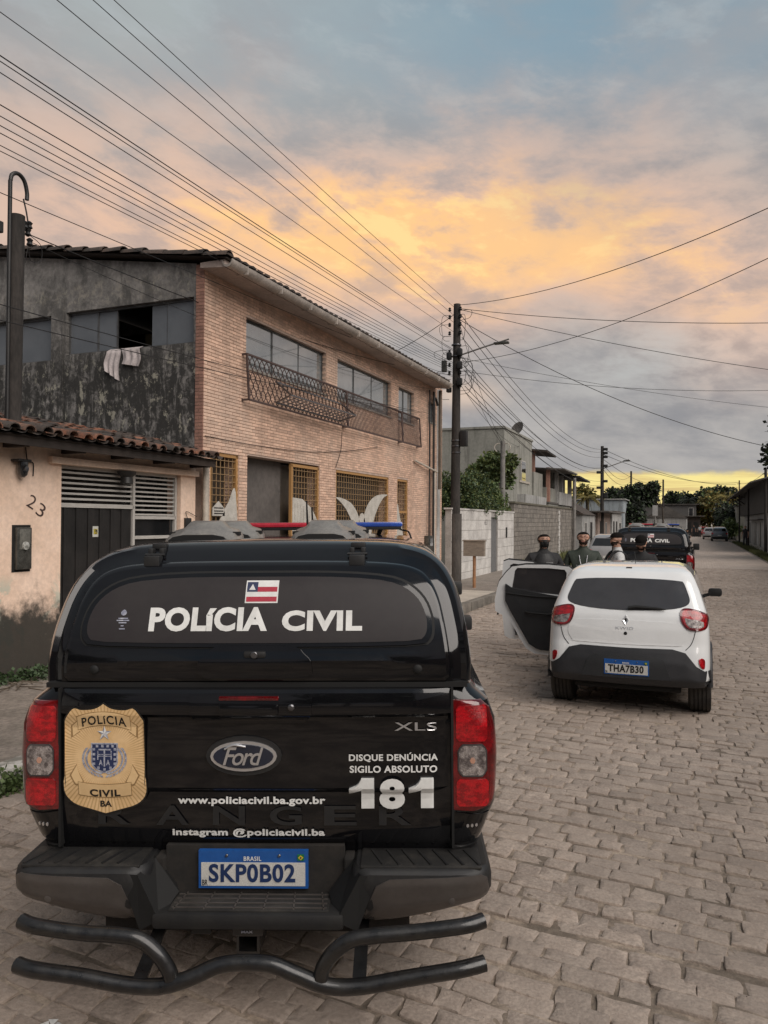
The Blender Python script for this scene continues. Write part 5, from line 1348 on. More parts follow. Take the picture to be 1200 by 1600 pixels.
# iron rails in front of the upper windows
def railing(y0, y1, nbars, nm, bent):
    xt, xb = -7.11, -7.06; zt, zb = 4.79, 4.01
    g = thing(nm, (xt, (y0 + y1) / 2, zb)); g.location = Vector((xt, (y0 + y1) / 2, zb)) - bh.location; g.parent = bh
    for a, b_ in (((xt, y0, zt), (xt, y1, zt)), ((xb, y0, zb), (xb, y1, zb)), ((xt, y0, zt), (xb, y0, zb)), ((xt, y1, zt), (xb, y1, zb)), ((xt, y0, zt), (-7.2, y0, zt)), ((xb, y0, zb), (-7.2, y0, zb)), ((xt, y1, zt), (-7.2, y1, zt)), ((xb, y1, zb), (-7.2, y1, zb))): bar('rail', g, a, b_, .032, rust)
    base = None
    for k in range(nbars):
        y_ = y0 + (y1 - y0) * (k + .5) / nbars
        if bent:
            if base is None:
                b = B(); pts = []
                for i in range(7): t = i / 6; pts.append((xt + (xb - xt) * t - xt, .058 * (1 if i % 2 else -1), (zt + (zb - zt) * t) - zb))
                b.tube(pts, .009, 4); o = b.build('rail_bar', rust, g, local=True); base = o.data; o.location = (0, y_ - (y0 + y1) / 2, 0); 
            else:
                o = bpy.data.objects.new('rail_bar', base); COL.objects.link(o); o.parent = g; o.location = (0, y_ - (y0 + y1) / 2, 0)
                if k % 2: o.scale = (1, -1, 1)
        else: bar('rail_bar', g, (xt, y_ - .13, zt), (xb, y_ + .10, zb), .011, rust)
    return g
railing(11.08, 15.05, 50, 'window_rail', True)
railing(15.08, 18.4, 42, 'window_rail', False)
railing(18.43, 19.8, 17, 'window_rail', False)
rk = thing('drying_rack', (-6.6, 12.6, 4.1), label='metal clothes drying rack hooked outside the upper window rail', cat='drying rack')
for a, b_ in (((-7.07, 12.0, 4.46), (-6.62, 11.75, 4.16)), ((-7.07, 14.7, 4.46), (-6.62, 14.5, 4.16)), ((-7.07, 12.0, 4.46), (-7.07, 14.7, 4.46)), ((-6.62, 11.75, 4.16), (-6.62, 14.5, 4.16)), ((-7.05, 11.95, 4.08), (-7.05, 14.65, 4.08)), ((-6.62, 11.75, 4.16), (-7.05, 11.95, 4.08)), ((-6.62, 14.5, 4.16), (-7.05, 14.65, 4.08))): bar('rack_frame', rk, a, b_, .026, chrome_dull)
for k in range(13): y_ = 12.0 + k * .205; bar('rack_rod', rk, (-7.05, y_ + .1, 4.08), (-6.62, y_, 4.16), .012, chrome_dull)
for k in range(1, 4): x_ = -7.05 + k * .108; bar('rack_rod', rk, (x_, 11.9, 4.09 + k * .02), (x_, 14.6, 4.09 + k * .02), .010, chrome_dull)

# towels over the gable sill
def towel(x0, x1, z1, zl, zr, label, sd_):
    b = B(); r = random.Random(sd_); nx, nz = 14, 10
    for j in range(nz + 1):
        for i in range(nx + 1):
            t = i / nx; u = j / nz; x = x0 + (x1 - x0) * t; zb_ = zl + (zr - zl) * t
            z = z1 - (z1 - zb_) * u
            y = Y0 - .02 - .03 * u - .018 * sin(t * 17 + sd_) * (.3 + u) if j else Y0 + .06
            b.v.append((x + .02 * sin(u * 6 + sd_), y, z + (.012 if j == 0 else 0)))
    for j in range(nz):
        for i in range(nx): a = j * (nx + 1) + i; b.f.append((a, a + 1, a + nx + 2, a + nx + 1)); b.m.append(0)
    n = len(b.v); b.v += [(x, y + .012, z) for x, y, z in b.v[:n]]; fs = list(b.f); b.f += [tuple(i + n for i in f)[::-1] for f in fs]; b.m += [0] * len(fs)
    tag(b.build('towel', cloth_m, None, 60), label, 'towel', 'towels hung over the window sill')
towel(-9.14, -8.86, 4.79, 4.42, 4.24, 'narrower pale towel, on the left of the pair hanging from the dark gable window', 1)
towel(-8.79, -8.42, 4.79, 4.52, 4.45, 'wider pale towel, on the right of the pair hanging from the dark gable window', 4)

# ---------------------------------------------------------------- pink house on the left
ph = thing('pink_house', (-9, 6, 0), label='low pink plastered house with clay tile eaves and a mould-blackened wall foot', cat='house')
gh2 = [(7.11, 9.44, 0, 2.62)]
slab_with_holes(B(), FX - .25, FX, 1.5, 9.80, 0, 2.80, gh2).build('front_wall', pink_wall, ph)
B().box((-7.24, 9.44, 0), (-7.205 + .03, 9.98 - .19, 2.62)).build('door_pier', pink_wall, ph) if 0 else None
B().box((-12.5, 1.5, 0), (-12.3, 9.8, 2.8)).build('rear_wall', pink_wall, ph)
B().box((-8.6, 6.9, 0), (-8.5, 9.75, 2.8)).build('inner_wall', room_dark, ph)
B().box((-7.20, 6.9, 2.62), (-7.13, 9.80, 2.70)).build('lintel_lip', pink_wall, ph)
# gate: louvres above, dark sheet below, small door beside
gt_ = thing('garage_gate', (FX - .08, 8.3, 0)); gt_.location = Vector((FX - .08, 8.3, 0)) - ph.location; gt_.parent = ph
xg = FX - .08
for a, b_ in (((xg, 7.13, 2.60), (xg, 9.42, 2.60)), ((xg, 8.48, 0), (xg, 8.48, 2.58)), ((xg, 9.40, 0), (xg, 9.40, 2.58)), ((xg, 7.13, 2.12), (xg, 8.48, 2.12)), ((xg, 8.50, 1.98), (xg, 9.40, 1.98)), ((xg, 8.50, 1.70), (xg, 9.40, 1.70))): bar('gate_frame', gt_, a, b_, .045, white_metal)
for k in range(7): z_ = 2.535 - k * .066; bar('louvre_slat', gt_, (xg - .01, 7.13, z_), (xg - .01, 8.46, z_), .026, white_metal)
for k in range(9): z_ = 2.535 - k * .064; bar('louvre_slat', gt_, (xg - .01, 8.50, z_), (xg - .01, 9.38, z_), .024, white_metal)
s_ = B(); nn = 26
for k in range(nn):
    y_ = 7.13 + 1.33 * k / nn; d_ = .012 if (k // 2) % 2 else 0
    s_.box((xg - .025 + d_, y_, 0), (xg - .01 + d_, y_ + 1.33 / nn - .001, 2.10))
s_.build('gate_sheet', black_metal, gt_)
B().box((xg - .03, 8.50, 0), (xg - .015, 9.38, 1.69)).build('wicket_sheet', black_metal, gt_)
B().box((xg - .03, 8.50, 1.72), (xg - .02, 9.38, 1.96)).build('wicket_window', glass_dark, gt_)
pb = B(); r4 = random.Random(8)
for k in range(6):
    y_ = 8.52 + k * .145; zt = 1.45 + r4.uniform(-.04, .16)
    pb.add([(xg - .0135, y_, .6), (xg - .0135, y_ + .10, .6), (xg - .0135, y_ + .085, zt - .1), (xg - .0135, y_ + .05, zt), (xg - .0135, y_ + .01, zt - .14)], [(0, 1, 2, 3, 4)])
pb.build('peeling_paint', white_metal, gt_)
dc = B().box((xg + .003, 7.72, 1.72), (xg + .006, 7.82, 1.86)).build('gate_sticker', mat('sticker', (.55, .55, .5)), gt_)
B().box((xg + .0065, 7.735, 1.755), (xg + .008, 7.805, 1.825)).build('sticker_print', mat('sticker_yellow', (.45, .36, .05), (.04, .04, .03), 40, .5, lo=.45, hi=.55), dc)
lp_ = thing('gate_lamp', (FX, 8.15, 2.6), label='small dark lantern under the lintel above the louvred gate', cat='lamp')
B().lathe([(2.42, .05), (2.44, .085), (2.52, .075), (2.56, .12), (2.60, .13), (2.605, .03)], (FX + .08, 8.17, 0), 'z', 14).build('lantern_body', black_metal, lp_, 40)
# meter recess
mc = thing('meter_box', (FX, 6.52, 1.34), label='electric meter cabinet with round dial set into the pink wall', cat='meter box')
B().box((FX + .001, 6.39, 1.34), (FX + .004, 6.65, 1.88)).build('recess', void, mc)
B().rbox((FX + .004, 6.42, 1.37), (FX + .05, 6.63, 1.85), .01).build('cabinet', metal_box, mc, 30)
B().rbox((FX + .05, 6.45, 1.60), (FX + .06, 6.60, 1.83), .008).build('meter_face', mat('meter_face', (.16, .155, .135), (.09, .088, .078), 18, .4), mc, 30)
B().lathe([(FX + .06, .05), (FX + .075, .045), (FX + .08, .02)], (0, 6.53, 1.64), 'x', 18).build('dial', mat('dial', (.5, .5, .47), (.2, .2, .18), 30, .15, coat=1), mc, 40)
B().beam((FX + .052, 6.46, 1.45), (FX + .064, 6.60, 1.66), .02, .02).build('clamp', metal_box, mc)
# house number
nb = thing('house_number', (FX, 6.73, 2.1), label='dark house number 23 tilted on the pink wall', cat='house number')
for ch, yc, zc in (('2', 6.665, 2.150), ('3', 6.80, 2.055)):
    vs, fs, (a, c, d, e) = glyphs(ch, bold=-.012); b = B(); out_ = []
    for x, z, _ in vs:
        u = ((x - a) / (c - a) - .5) * .11; w = ((z - d) / (e - d) - .5) * .155
        out_.append((FX + .006, yc + u * cos(-.5) - w * sin(-.5), zc + u * sin(-.5) + w * cos(-.5)))
    b.add(out_, fs); b.add([(FX + .0005, y, z) for x, y, z in out_], fs); b.build('digit', mat('number_iron', (.06, .035, .03)), nb, fix=False)
sc = thing('security_camera', (FX, 6.46, 2.6), label='black dome security camera under the left eave of the pink house', cat='camera')
B().rbox((FX, 6.36, 2.60), (FX + .13, 6.54, 2.63), .008).build('mount', black_metal, sc)
B().lathe([(2.60, .055), (2.50, .062), (2.45, .05), (2.42, .02)], (FX + .08, 6.46, 0), 'z', 14).build('dome', glass_dark, sc, 50)
B().lathe([(FX + .13, .03), (FX + .145, .028), (FX + .146, .01)], (0, 6.46, 2.52), 'x', 12).build('lens', chrome_dull, sc, 40)
B().tube(smooth_pts([(FX + .01, 6.56, 2.78), (FX + .02, 6.58, 2.62), (FX + .02, 6.66, 2.60), (FX + .01, 6.67, 2.45)], 4), .007, 5).build('cable', wire_m, sc, 40)
it = thing('intercom', (FX, 9.6, 2.0), label='small black intercom box on the pier right of the louvred gate', cat='intercom')
B().rbox((FX + .0, 9.52, 1.72), (FX + .04, 9.66, 1.98), .008).build('case', black_metal, it, 30)
B().tube(smooth_pts([(FX + .02, 9.58, 1.98), (FX + .02, 9.55, 2.08), (FX + .03, 9.8, 2.0)], 4), .005, 5).build('cable', wire_m, it, 40)
B().lathe([(0, .05), (2.80, .05)], (-7.10, 9.93, 0), 'z', 12).build('drain_pipe', pvc, ph, 40)
# eaves: boards, rafters and individual clay tiles
EZ, ES = 2.86, .22
B().prism([(-6.86, EZ - .10), (-6.83, EZ - .10), (-6.83, EZ + .02), (-6.86, EZ + .02)], 1.5, 9.80, 'xz').build('fascia_board', wood_dark, ph)
B().prism([(-6.86, EZ - .03), (-12.3, EZ + 5.4 * ES - .03), (-12.3, EZ + 5.4 * ES), (-6.80, EZ)], 1.5, 9.80, 'xz').build('roof_deck', wood_dark, ph)
for k in range(10): y_ = 2.0 + k * .85; B().box((-7.2, y_, EZ - .11), (-6.87, y_ + .07, EZ - .035)).build('rafter', wood_dark, ph)
r5 = random.Random(11)
for j in range(5):
    for i in range(26):
        y_ = 4.55 + i * .205; x0 = -6.72 - j * .36; z0 = EZ + .035 + (-6.72 - x0) * ES
        half_tile(ph, (x0 + r5.uniform(-.03, .03), y_ + r5.uniform(-.012, .012), z0 + .012 + r5.uniform(-.006, .012)), (x0 - .44, y_, z0 + .44 * ES), .082, clay if r5.random() < .55 else clay_dark)
tb = B()
for i in range(26):
    y_ = 4.65 + i * .205
    tb.add([(-6.73, y_ + .085 * c_, EZ + .062 - .045 * s_) for c_, s_ in [(-1, 0), (-.6, .8), (0, 1), (.6, .8), (1, 0)]] + [(-8.6, y_ + .085 * c_, EZ + .062 + 1.87 * ES - .045 * s_) for c_, s_ in [(-1, 0), (-.6, .8), (0, 1), (.6, .8), (1, 0)]], [(i_, i_ + 1, i_ + 6, i_ + 5) for i_ in range(4)])
o = tb.build('channel_tiles', clay_dark, ph); o['kind'] = 'stuff'
# ---------------------------------------------------------------- walls along the left side
ww = thing('block_wall', (-6.9, 26, 0), label='whitewashed block garden wall with a narrow door and planters, behind the big pole', cat='wall')
holes = [(26.95, 27.95, 0, 2.12)]
slab_with_holes(B(), -7.10, -6.915, 22.15, 30.62, 0, 2.33, holes).build('wall_core', mortar_white, ww)
bricks(ww, [(22.15, 30.62, 0, 2.33)], holes, 'yz', -6.915, 1, .62, .335, .014, block_white, .012, 300, lambda p: p[0], 'block', 3)
B().box((-7.0, 26.97, .12), (-6.96, 27.93, 2.10)).build('door', mat('grey_door', (.16, .16, .16)), ww)
B().box((-7.14, 22.1, 2.33), (-6.88, 30.66, 2.38)).build('coping', block_white, ww)
B().rbox((-6.91, 29.2, 1.35), (-6.88, 29.4, 1.75), .008).build('letter_slot', void, ww)
for ch, yc in (('6', 26.1), ('3', 26.32)):
    vs, fs, (a, c, d, e) = glyphs(ch, bold=-.01); b = B().add([(-6.898, yc + ((x - a) / (c - a) - .5) * .15, 1.95 + ((z - d) / (e - d) - .5) * .2) for x, z, _ in vs], fs); b.build('digit', mat('digit_grey', (.12, .115, .11)), ww, fix=False)
gw = thing('grey_wall', (-6.9, 39, 0), label='long bare grey block wall beyond the whitewashed wall', cat='wall')
B().box((-7.10, 30.64, 0), (-6.915, 47.6, 2.72)).build('wall_core', mortar_grey, gw)
bricks(gw, [(30.64, 47.6, 0, 2.72)], [], 'yz', -6.915, 1, .40, .195, .018, block_grey, .012, 300, lambda p: p[0], 'block', 4, sz=.006)
for y_ in (41.2,): 
    for k in range(13): B().box((-6.90, y_ + .10 * (k % 2), k * .2 + .01), (-6.84, y_ + .28 + .10 * (k % 2), k * .2 + .19)).build('pier_block', block_white, gw)
B().box((-7.14, 30.6, 2.72), (-6.86, 47.64, 2.80)).build('coping', mat('mossy_coping', (.14, .125, .095), (.09, .085, .06), 5), gw)
# board on a post
ms = thing('post_board', (-5.75, 20.6, .18), label='weathered grey board box on an orange post at the edge of the tiled platform', cat='box')
B().tube([(-5.75, 20.6, .12), (-5.75, 20.6, 1.02)], .045, 10).build('post', post_wood, ms, 40)
B().rbox((-6.05, 20.52, 1.0), (-5.45, 20.68, 1.42), .01).build('board', wood_sign, ms)
B().rbox((-6.07, 20.50, 1.41), (-5.43, 20.70, 1.45), .008).build('cap', wood_sign, ms)

def building(name, x0, x1, y0, y1, z1, m, label, wins=(), z0=0, roofm=None, over=.15, rise=0, cat='house', extra=None):
    t = thing(name, ((x0 + x1) / 2, y0, z0), label=label, cat=cat)
    B().box((x0, y0, z0), (x1, y1, z1)).build('wall', m, t)
    rb = B()
    if rise: rb.prism([(x0 - over, z1), (x1 + over, z1), ((x0 + x1) / 2, z1 + rise)], y0 - over, y1 + over, 'xz')
    else: rb.box((x0 - over, y0 - over, z1), (x1 + over, y1 + over, z1 + .10))
    rb.build('roof', roofm or roof_grey, t)
    for w in wins:                        # (side, a0, a1, z0, z1): s = faces camera, e = faces +x, w = faces -x
        sd, a0, a1, b0, b1 = w
        if sd == 's': f = [(a0, y0 - .03, b0), (a1, y0 + .0, b1)]; p = [(a0 + .06, y0 - .036, b0 + .06), (a1 - .06, y0 - .031, b1 - .06)]
        elif sd == 'e': f = [(x1, a0, b0), (x1 + .03, a1, b1)]; p = [(x1 + .031, a0 + .06, b0 + .06), (x1 + .036, a1 - .06, b1 - .06)]
        else: f = [(x0 - .03, a0, b0), (x0, a1, b1)]; p = [(x0 - .036, a0 + .06, b0 + .06), (x0 - .031, a1 - .06, b1 - .06)]
        o = B().box(*f).build('window', white_metal if b0 > .4 else wood_dark, t); B().box(*p).build('pane', glass_dark if b0 > .4 else void, o)
    return t
b1 = building('grey_house', -13.5, -8.0, 33.4, 39.7, 6.15, stucco_g, 'tall flat-roofed grey house with mould streaks behind the green bushes', [('e', 37.0, 38.0, 3.9, 5.0)], roofm=stucco_g, over=.05)
B().box((-8.0, 36.2, 0), (-7.6, 41.6, 3.3)).build('lower_wall', stucco_w, b1)
B().box((-7.99, 36.6, 3.9), (-7.95, 39.0, 4.0)).build('window_ledge', pvc, b1)
sdish = thing('satellite_dish', (-8.3, 37.6, 6.25), label='grey satellite dish on the flat roof of the tall grey house', cat='satellite dish')
def dish(root, c, r, ang=-.5):
    b = B(); n = 16; R_ = [(0, .0), (.4, .03), (.75, .09), (1, .16)]
    d = Vector((sin(ang), -cos(ang), .45)).normalized(); u = d.cross(Vector((0, 0, 1))).normalized(); w = u.cross(d)
    for rr_, hh in R_:
        for k in range(n): a = 2 * pi * k / n; b.v.append(tuple(Vector(c) + (u * cos(a) + w * sin(a)) * r * rr_ + d * hh * r))
    for i in range(3):
        for k in range(n): a, e = i * n + k, i * n + (k + 1) % n; b.f.append((a, e, e + n, a + n)); b.m.append(0)
    b.build('reflector', roof_grey, root, 60)
    B().tube([Vector(c) - Vector((0, 0, r * 1.3)), Vector(c)], .03, 6).tube([Vector(c) - w * r, Vector(c) + d * r * .9], .015, 5).build('arm', pole_grey, root)
dish(sdish, (-8.3, 37.6, 6.6), .38)
# open-sided terrace house with dark canopies
b2 = building('terrace_house', -11, -7.6, 42.2, 50.0, 3.0, stucco_g, 'grey house with an open upper terrace under two dark tin canopies', [('e', 43, 44.5, .9, 2.0)], over=.05)
B().box((-11, 42.2, 3.1), (-7.7, 45.2, 3.9)).build('terrace_parapet', stucco_g, b2)
B().box((-10.8, 45.4, 3.1), (-7.9, 49.8, 5.2)).build('upper_room', stucco_g, b2)
B().box((-7.60, 45.2, 3.0), (-7.50, 50.0, 3.75)).build('white_parapet', stucco_w, b2)
for y_ in (42.4, 45.1, 46.8, 49.9): B().box((-7.75, y_ - .1, 3.1), (-7.55, y_ + .1, 5.0)).build('terrace_post', stucco_w if y_ > 44 else brick_red, b2)
B().add([(-11, 42.0, 5.15), (-6.7, 42.0, 4.9), (-6.7, 46.9, 4.9), (-11, 46.9, 5.15), (-11, 42.0, 5.05), (-6.7, 42.0, 4.82), (-6.7, 46.9, 4.82), (-11, 46.9, 5.05)], [(0, 1, 2, 3), (7, 6, 5, 4), (0, 4, 5, 1), (1, 5, 6, 2), (2, 6, 7, 3), (3, 7, 4, 0)]).build('tin_canopy', roof_grey, b2)
B().add([(-11, 46.5, 5.3), (-6.5, 46.5, 4.75), (-6.5, 51.2, 4.65), (-11, 51.2, 5.2), (-11, 46.5, 5.2), (-6.5, 46.5, 4.66), (-6.5, 51.2, 4.56), (-11, 51.2, 5.1)], [(0, 1, 2, 3), (7, 6, 5, 4), (0, 4, 5, 1), (1, 5, 6, 2), (2, 6, 7, 3), (3, 7, 4, 0)]).build('tin_canopy', dark_clad, b2)
for y_, z0, z1 in ((46.0, 3.7, 4.9), (48.2, 3.4, 4.7)): B().box((-7.9, y_ - .5, z0), (-7.86, y_ + .6, z1)).build('window', void, b2)
b2b = thing('brick_stair_head', (-8.6, 40.2, 0), label='narrow stair head with a brick post and small sloping roof beside the grey house', cat='building')
B().box((-9.6, 39.75, 0), (-7.9, 42.1, 4.6)).build('wall', stucco_g, b2b)
B().box((-8.15, 39.9, 4.6), (-7.95, 40.3, 5.75)).build('post', brick_red, b2b); B().box((-9.6, 39.9, 4.6), (-9.4, 40.3, 5.9)).build('post', brick_red, b2b)
B().add([(-9.8, 39.6, 6.0), (-7.2, 39.6, 5.70), (-7.2, 42.3, 5.62), (-9.8, 42.3, 5.9), (-9.8, 39.6, 5.9), (-7.2, 39.6, 5.6), (-7.2, 42.3, 5.52), (-9.8, 42.3, 5.8)], [(0, 1, 2, 3), (7, 6, 5, 4), (0, 4, 5, 1), (1, 5, 6, 2), (2, 6, 7, 3), (3, 7, 4, 0)]).build('roof', clay_dark, b2b)
building('low_cottage', -11, -7.1, 52, 59, 2.5, stucco_w, 'low pale cottage with a clay roof beyond the grey block wall', [('e', 53, 54, 1.2, 2.0), ('e', 56, 57, 0, 2.0)], roofm=clay_dark, rise=1.2)
building('porch_house', -10.5, -6.95, 59.2, 68, 2.75, stucco_p, 'rosy plastered low house with a projecting porch roof', [('e', 60.5, 61.5, 0, 2.1), ('e', 64, 65.2, 1.0, 2.0)], roofm=roof_grey, over=.9)
building('white_gate_house', -11.5, -6.9, 69, 78, 2.9, stucco_w, 'white low house with rows of dark doorways beyond the second pole', [('e', 70, 71, 0, 2.1), ('e', 72.5, 73.5, 0, 2.1), ('e', 75.5, 76.8, .9, 2.0)], roofm=clay_dark, over=.3)
b3 = building('pale_blue_house', -12, -6.9, 80, 95, 4.3, stucco_b, 'pale blue two-storey house with dark doors and a flat parapet', [('s', -10.5, -9.6, 0, 2.9), ('s', -9.2, -8.2, .9, 2.9), ('s', -7.9, -7.3, 0, 2.9), ('e', 82, 84, 0, 3), ('e', 87, 89, .9, 3)], roofm=stucco_w, over=.2)
building('rosy_shop', -11.5, -6.9, 96, 108, 3.6, stucco_p, 'rosy shop front between the pale blue house and the large dark tree', [('e', 98, 100, 0, 2.4), ('e', 103, 104, 1, 2.2)], roofm=clay_dark, over=.3)
# big shed roofs closing the street
b4 = building('long_shed', -11.0, -.2, 128, 150, 4.9, mat('shed_wall', (.10, .095, .09)), 'long grey shed with a low dark roof closing the end of the street', [('s', -4.8, -3.8, 0, 2.4), ('s', -1.3, -.6, 2.6, 4.4)], roofm=roof_grey, over=.4)
b5 = building('gabled_shed', -5.4, -1.2, 92, 104, 2.6, stucco_w, 'small gabled shed standing at the roadside beyond the second pickup', roofm=roof_grey, rise=1.3)
building('market_stall', -2.4, .4, 132 - 10, 126, 3.0, wood_dark, 'dark open stall at the far end of the road', [('s', -2.0, -.8, 0, 2.2), ('s', -.6, .2, 0, 2.2)], cat='stall', over=.6)
# right side
r1 = thing('clad_house', (8, 75, 0), label='two-storey house with dark upper cladding on the right of the street', cat='house')
B().box((4.75, 57, 0), (11, 92, 2.75)).build('lower_wall', stucco_w, r1)
B().box((4.35, 56, 2.75), (11, 93, 5.0)).build('upper_cladding', dark_clad, r1)
B().add([(3.2, 55.5, 4.75), (11.5, 55.5, 7.2), (11.5, 97, 7.2), (3.2, 97, 4.75), (3.2, 55.5, 4.66), (11.5, 55.5, 7.1), (11.5, 97, 7.1), (3.2, 97, 4.66)], [(0, 1, 2, 3), (7, 6, 5, 4), (0, 4, 5, 1), (1, 5, 6, 2), (2, 6, 7, 3), (3, 7, 4, 0)]).build('roof', roof_grey, r1)
for y_ in (96.5, 90, 84): B().beam((3.3, y_, 4.68), (4.35, y_, 3.9), .1).beam((3.2, y_, 4.62), (4.4, y_, 4.62), .1).build('roof_bracket', wood_dark, r1)
for y0_, y1_, z1_ in ((58, 60.5, 2.2), (63, 65, 2.2), (69, 70.2, 2.1), (74, 76, 2.1), (82, 84, 2.1)): 
    o = B().box((4.71, y0_, 0), (4.749, y1_, z1_)).build('door', metal_box, r1)
    B().box((4.70, y0_ + .1, .1), (4.709, y0_ + .5, z1_ - .1)).build('door_leaf', white_metal, o)
B().box((4.3, 66, 2.25), (4.75, 80, 2.35)).build('awning', roof_grey, r1)
building('corner_hut', 4.2, 8, 98, 112, 4.0, stucco_g, 'small pale grey house just past the clad house', [('w', 100, 102, 2.4, 3.4)], roofm=roof_grey, over=.1)
rw = thing('low_wall', (4.6, 48, 0), label='low stained front wall at the right edge of the street', cat='wall')
B().box((4.75, 40, 0), (4.95, 56, 2.2)).build('wall', stucco_p, rw)

# ---------------------------------------------------------------- poles
def pole(x, y, z1, r0, r1_, m, label, cat='utility pole', lean=0.0, name='utility_pole', z0=0, group=None):
    t = thing(name, (x, y, z0), label=label, cat=cat, group=group)
    B().tube([(x - lean * 0, y, z0), (x + lean * (z1 - z0) * .5, y, (z0 + z1) / 2), (x + lean * (z1 - z0), y, z1)], [r0, (r0 + r1_) / 2, r1_], 14).build('shaft', m, t, 50)
    return t
MP = (-6.86, 22.35)
mp = pole(MP[0], MP[1], 8.62, .165, .105, pole_dark, 'tall dark main utility pole crowded with cables at the far corner of the brick house', lean=.004)
B().tube([(MP[0] + .02, MP[1], .12), (MP[0] + .02, MP[1], 2.2)], .19, 14, cap=True).build('lower_sleeve', pole_conc, mp, 50)
for z_ in (4.05, 4.25, 4.42, 7.0, 7.35): B().lathe([(z_, .155), (z_ + .03, .155)], (MP[0] + .02, MP[1], 0), 'z', 14).build('steel_band', chrome_dull, mp, 40)
B().rbox((MP[0] + .17, MP[1] - .1, 4.25), (MP[0] + .38, MP[1] + .1, 4.72), .02).build('junction_box', black_plastic, mp, 30)
B().rbox((MP[0] - .42, MP[1] - .14, 6.55), (MP[0] - .27, MP[1], 6.9), .02).build('junction_box', metal_box, mp, 30)
rp = random.Random(21)
for sgn in (-1, 1):
    for z_ in (8.45, 8.22, 7.98, 7.72, 7.15, 6.98, 6.75, 6.5, 6.1):
        ins = B().lathe([(0, .03), (.03, .05), (.06, .03), (.09, .045), (.12, .02)], (MP[0] + sgn * .17, MP[1] - .1, z_ - .06), 'z', 8); ins.build('insulator', black_plastic, mp, 40)
for k in range(15):     # loose jumper loops
    z_ = rp.uniform(6.0, 8.4); s_ = rp.choice((-1, 1)); p = Vector((MP[0] + s_ * .12, MP[1] - .1, z_)); w_ = rp.uniform(.2, .55); h_ = rp.uniform(.25, .8)
    B().tube(smooth_pts([p, p + Vector((s_ * w_, -.1, -.05)), p + Vector((s_ * w_ * .9, -.1, -h_)), p + Vector((s_ * .05, 0, -h_ * 1.1))], 5), .008, 4).build('jumper_cable', wire_m, mp)
for z_, s_ in ((7.1, 1), (7.0, -1), (6.2, 1), (6.0, -1), (6.7, 1)): B().rbox((MP[0] + s_ * .1, MP[1] - .22, z_ - .1), (MP[0] + s_ * .24, MP[1] - .05, z_ + .12), .03).build('splice_case', black_plastic, mp, 40)
lt = B().tube([(MP[0] + .1, MP[1] - .05, 7.02), (-5.9, MP[1] - .05, 7.24), (-5.2, MP[1] - .05, 7.40)], .025, 8); lt.build('lamp_arm', pole_grey, mp, 40)
B().rbox((-5.65, MP[1] - .14, 7.27), (-5.2, MP[1] + .04, 7.33), .02).build('lamp_head', metal_box, mp, 40)
p3 = pole(-6.9, 61.5, 7.95, .17, .12, pole_dark, 'second dark utility pole further down the left side of the street')
for z_, s_ in ((7.7, 1), (7.4, 1), (7.1, 1), (6.4, 1), (5.9, -1), (5.2, 1), (4.7, -1), (4.2, 1), (4.0, 1)): B().rbox((-6.9 + s_ * .1, 61.35, z_ - .1), (-6.9 + s_ * .42, 61.55, z_ + .1), .03).build('insulator', black_plastic, p3, 40)
B().tube([(-6.8, 61.5, 6.2), (-5.9, 61.4, 6.5), (-4.9, 61.4, 6.85)], .035, 6).build('lamp_arm', pole_grey, p3); B().rbox((-5.3, 61.3, 6.7), (-4.8, 61.5, 6.8), .02).build('lamp_head', metal_box, p3)
p4 = pole(-7.1, 29.5, 5.15, .11, .09, pole_grey, 'plain grey post rising out of the bushes behind the whitewashed wall', 'post', name='service_post')
for s_ in (-1, 1): B().tube(smooth_pts([(-7.1, 29.5, 5.0), (-7.1 + s_ * .2, 29.45, 5.05), (-7.1 + s_ * .32, 29.4, 4.9), (-7.1 + s_ * .22, 29.4, 4.72)], 4), .02, 6).build('pipe_elbow', pvc, p4)
p5 = pole(-6.75, 46.0, 4.6, .10, .10, pole_grey, 'straight grey post at the end of the grey block wall', 'post', name='service_post')
p6 = pole(-7.6, 50.0, 4.9, .11, .09, pole_dark, 'short dark post left of the grey post near the block wall', 'post', name='service_post')
pole(-7.4, 96, 8.2, .15, .11, pole_dark, 'far thin pole rising above the dark tree on the left side')
pole(-4.4, 112, 8.0, .15, .11, pole_dark, 'far thin pole with cross arm behind the dark tree crown')
sp4 = pole(-3.4, 70, 3.3, .05, .05, pole_grey, 'small pale sign on a thin post beyond the parked cars', 'sign', name='street_sign')
B().rbox((-3.62, 69.94, 2.6), (-3.18, 69.98, 3.5), .02).build('sign_plate', stucco_w, sp4)
for x, y, z, r, lb in ((4.15, 56, 5.6, .10, 'stout dark pole at the right edge before the clad house'), (3.9, 70, 5.2, .08, 'middle one of the thin posts in front of the clad house'), (3.95, 86, 6.4, .07, 'tall thin post with a loop bracket in front of the clad house'), (3.7, 80, 4.6, .06, 'farthest thin post in front of the clad house')):
    q = pole(x, y, z, r, r * .85, pole_dark, lb, name='service_post', cat='post')
    B().tube([(x - .2, y, z - .35), (x + .12, y, z - .35)], .03, 5).build('bracket', black_metal, q)
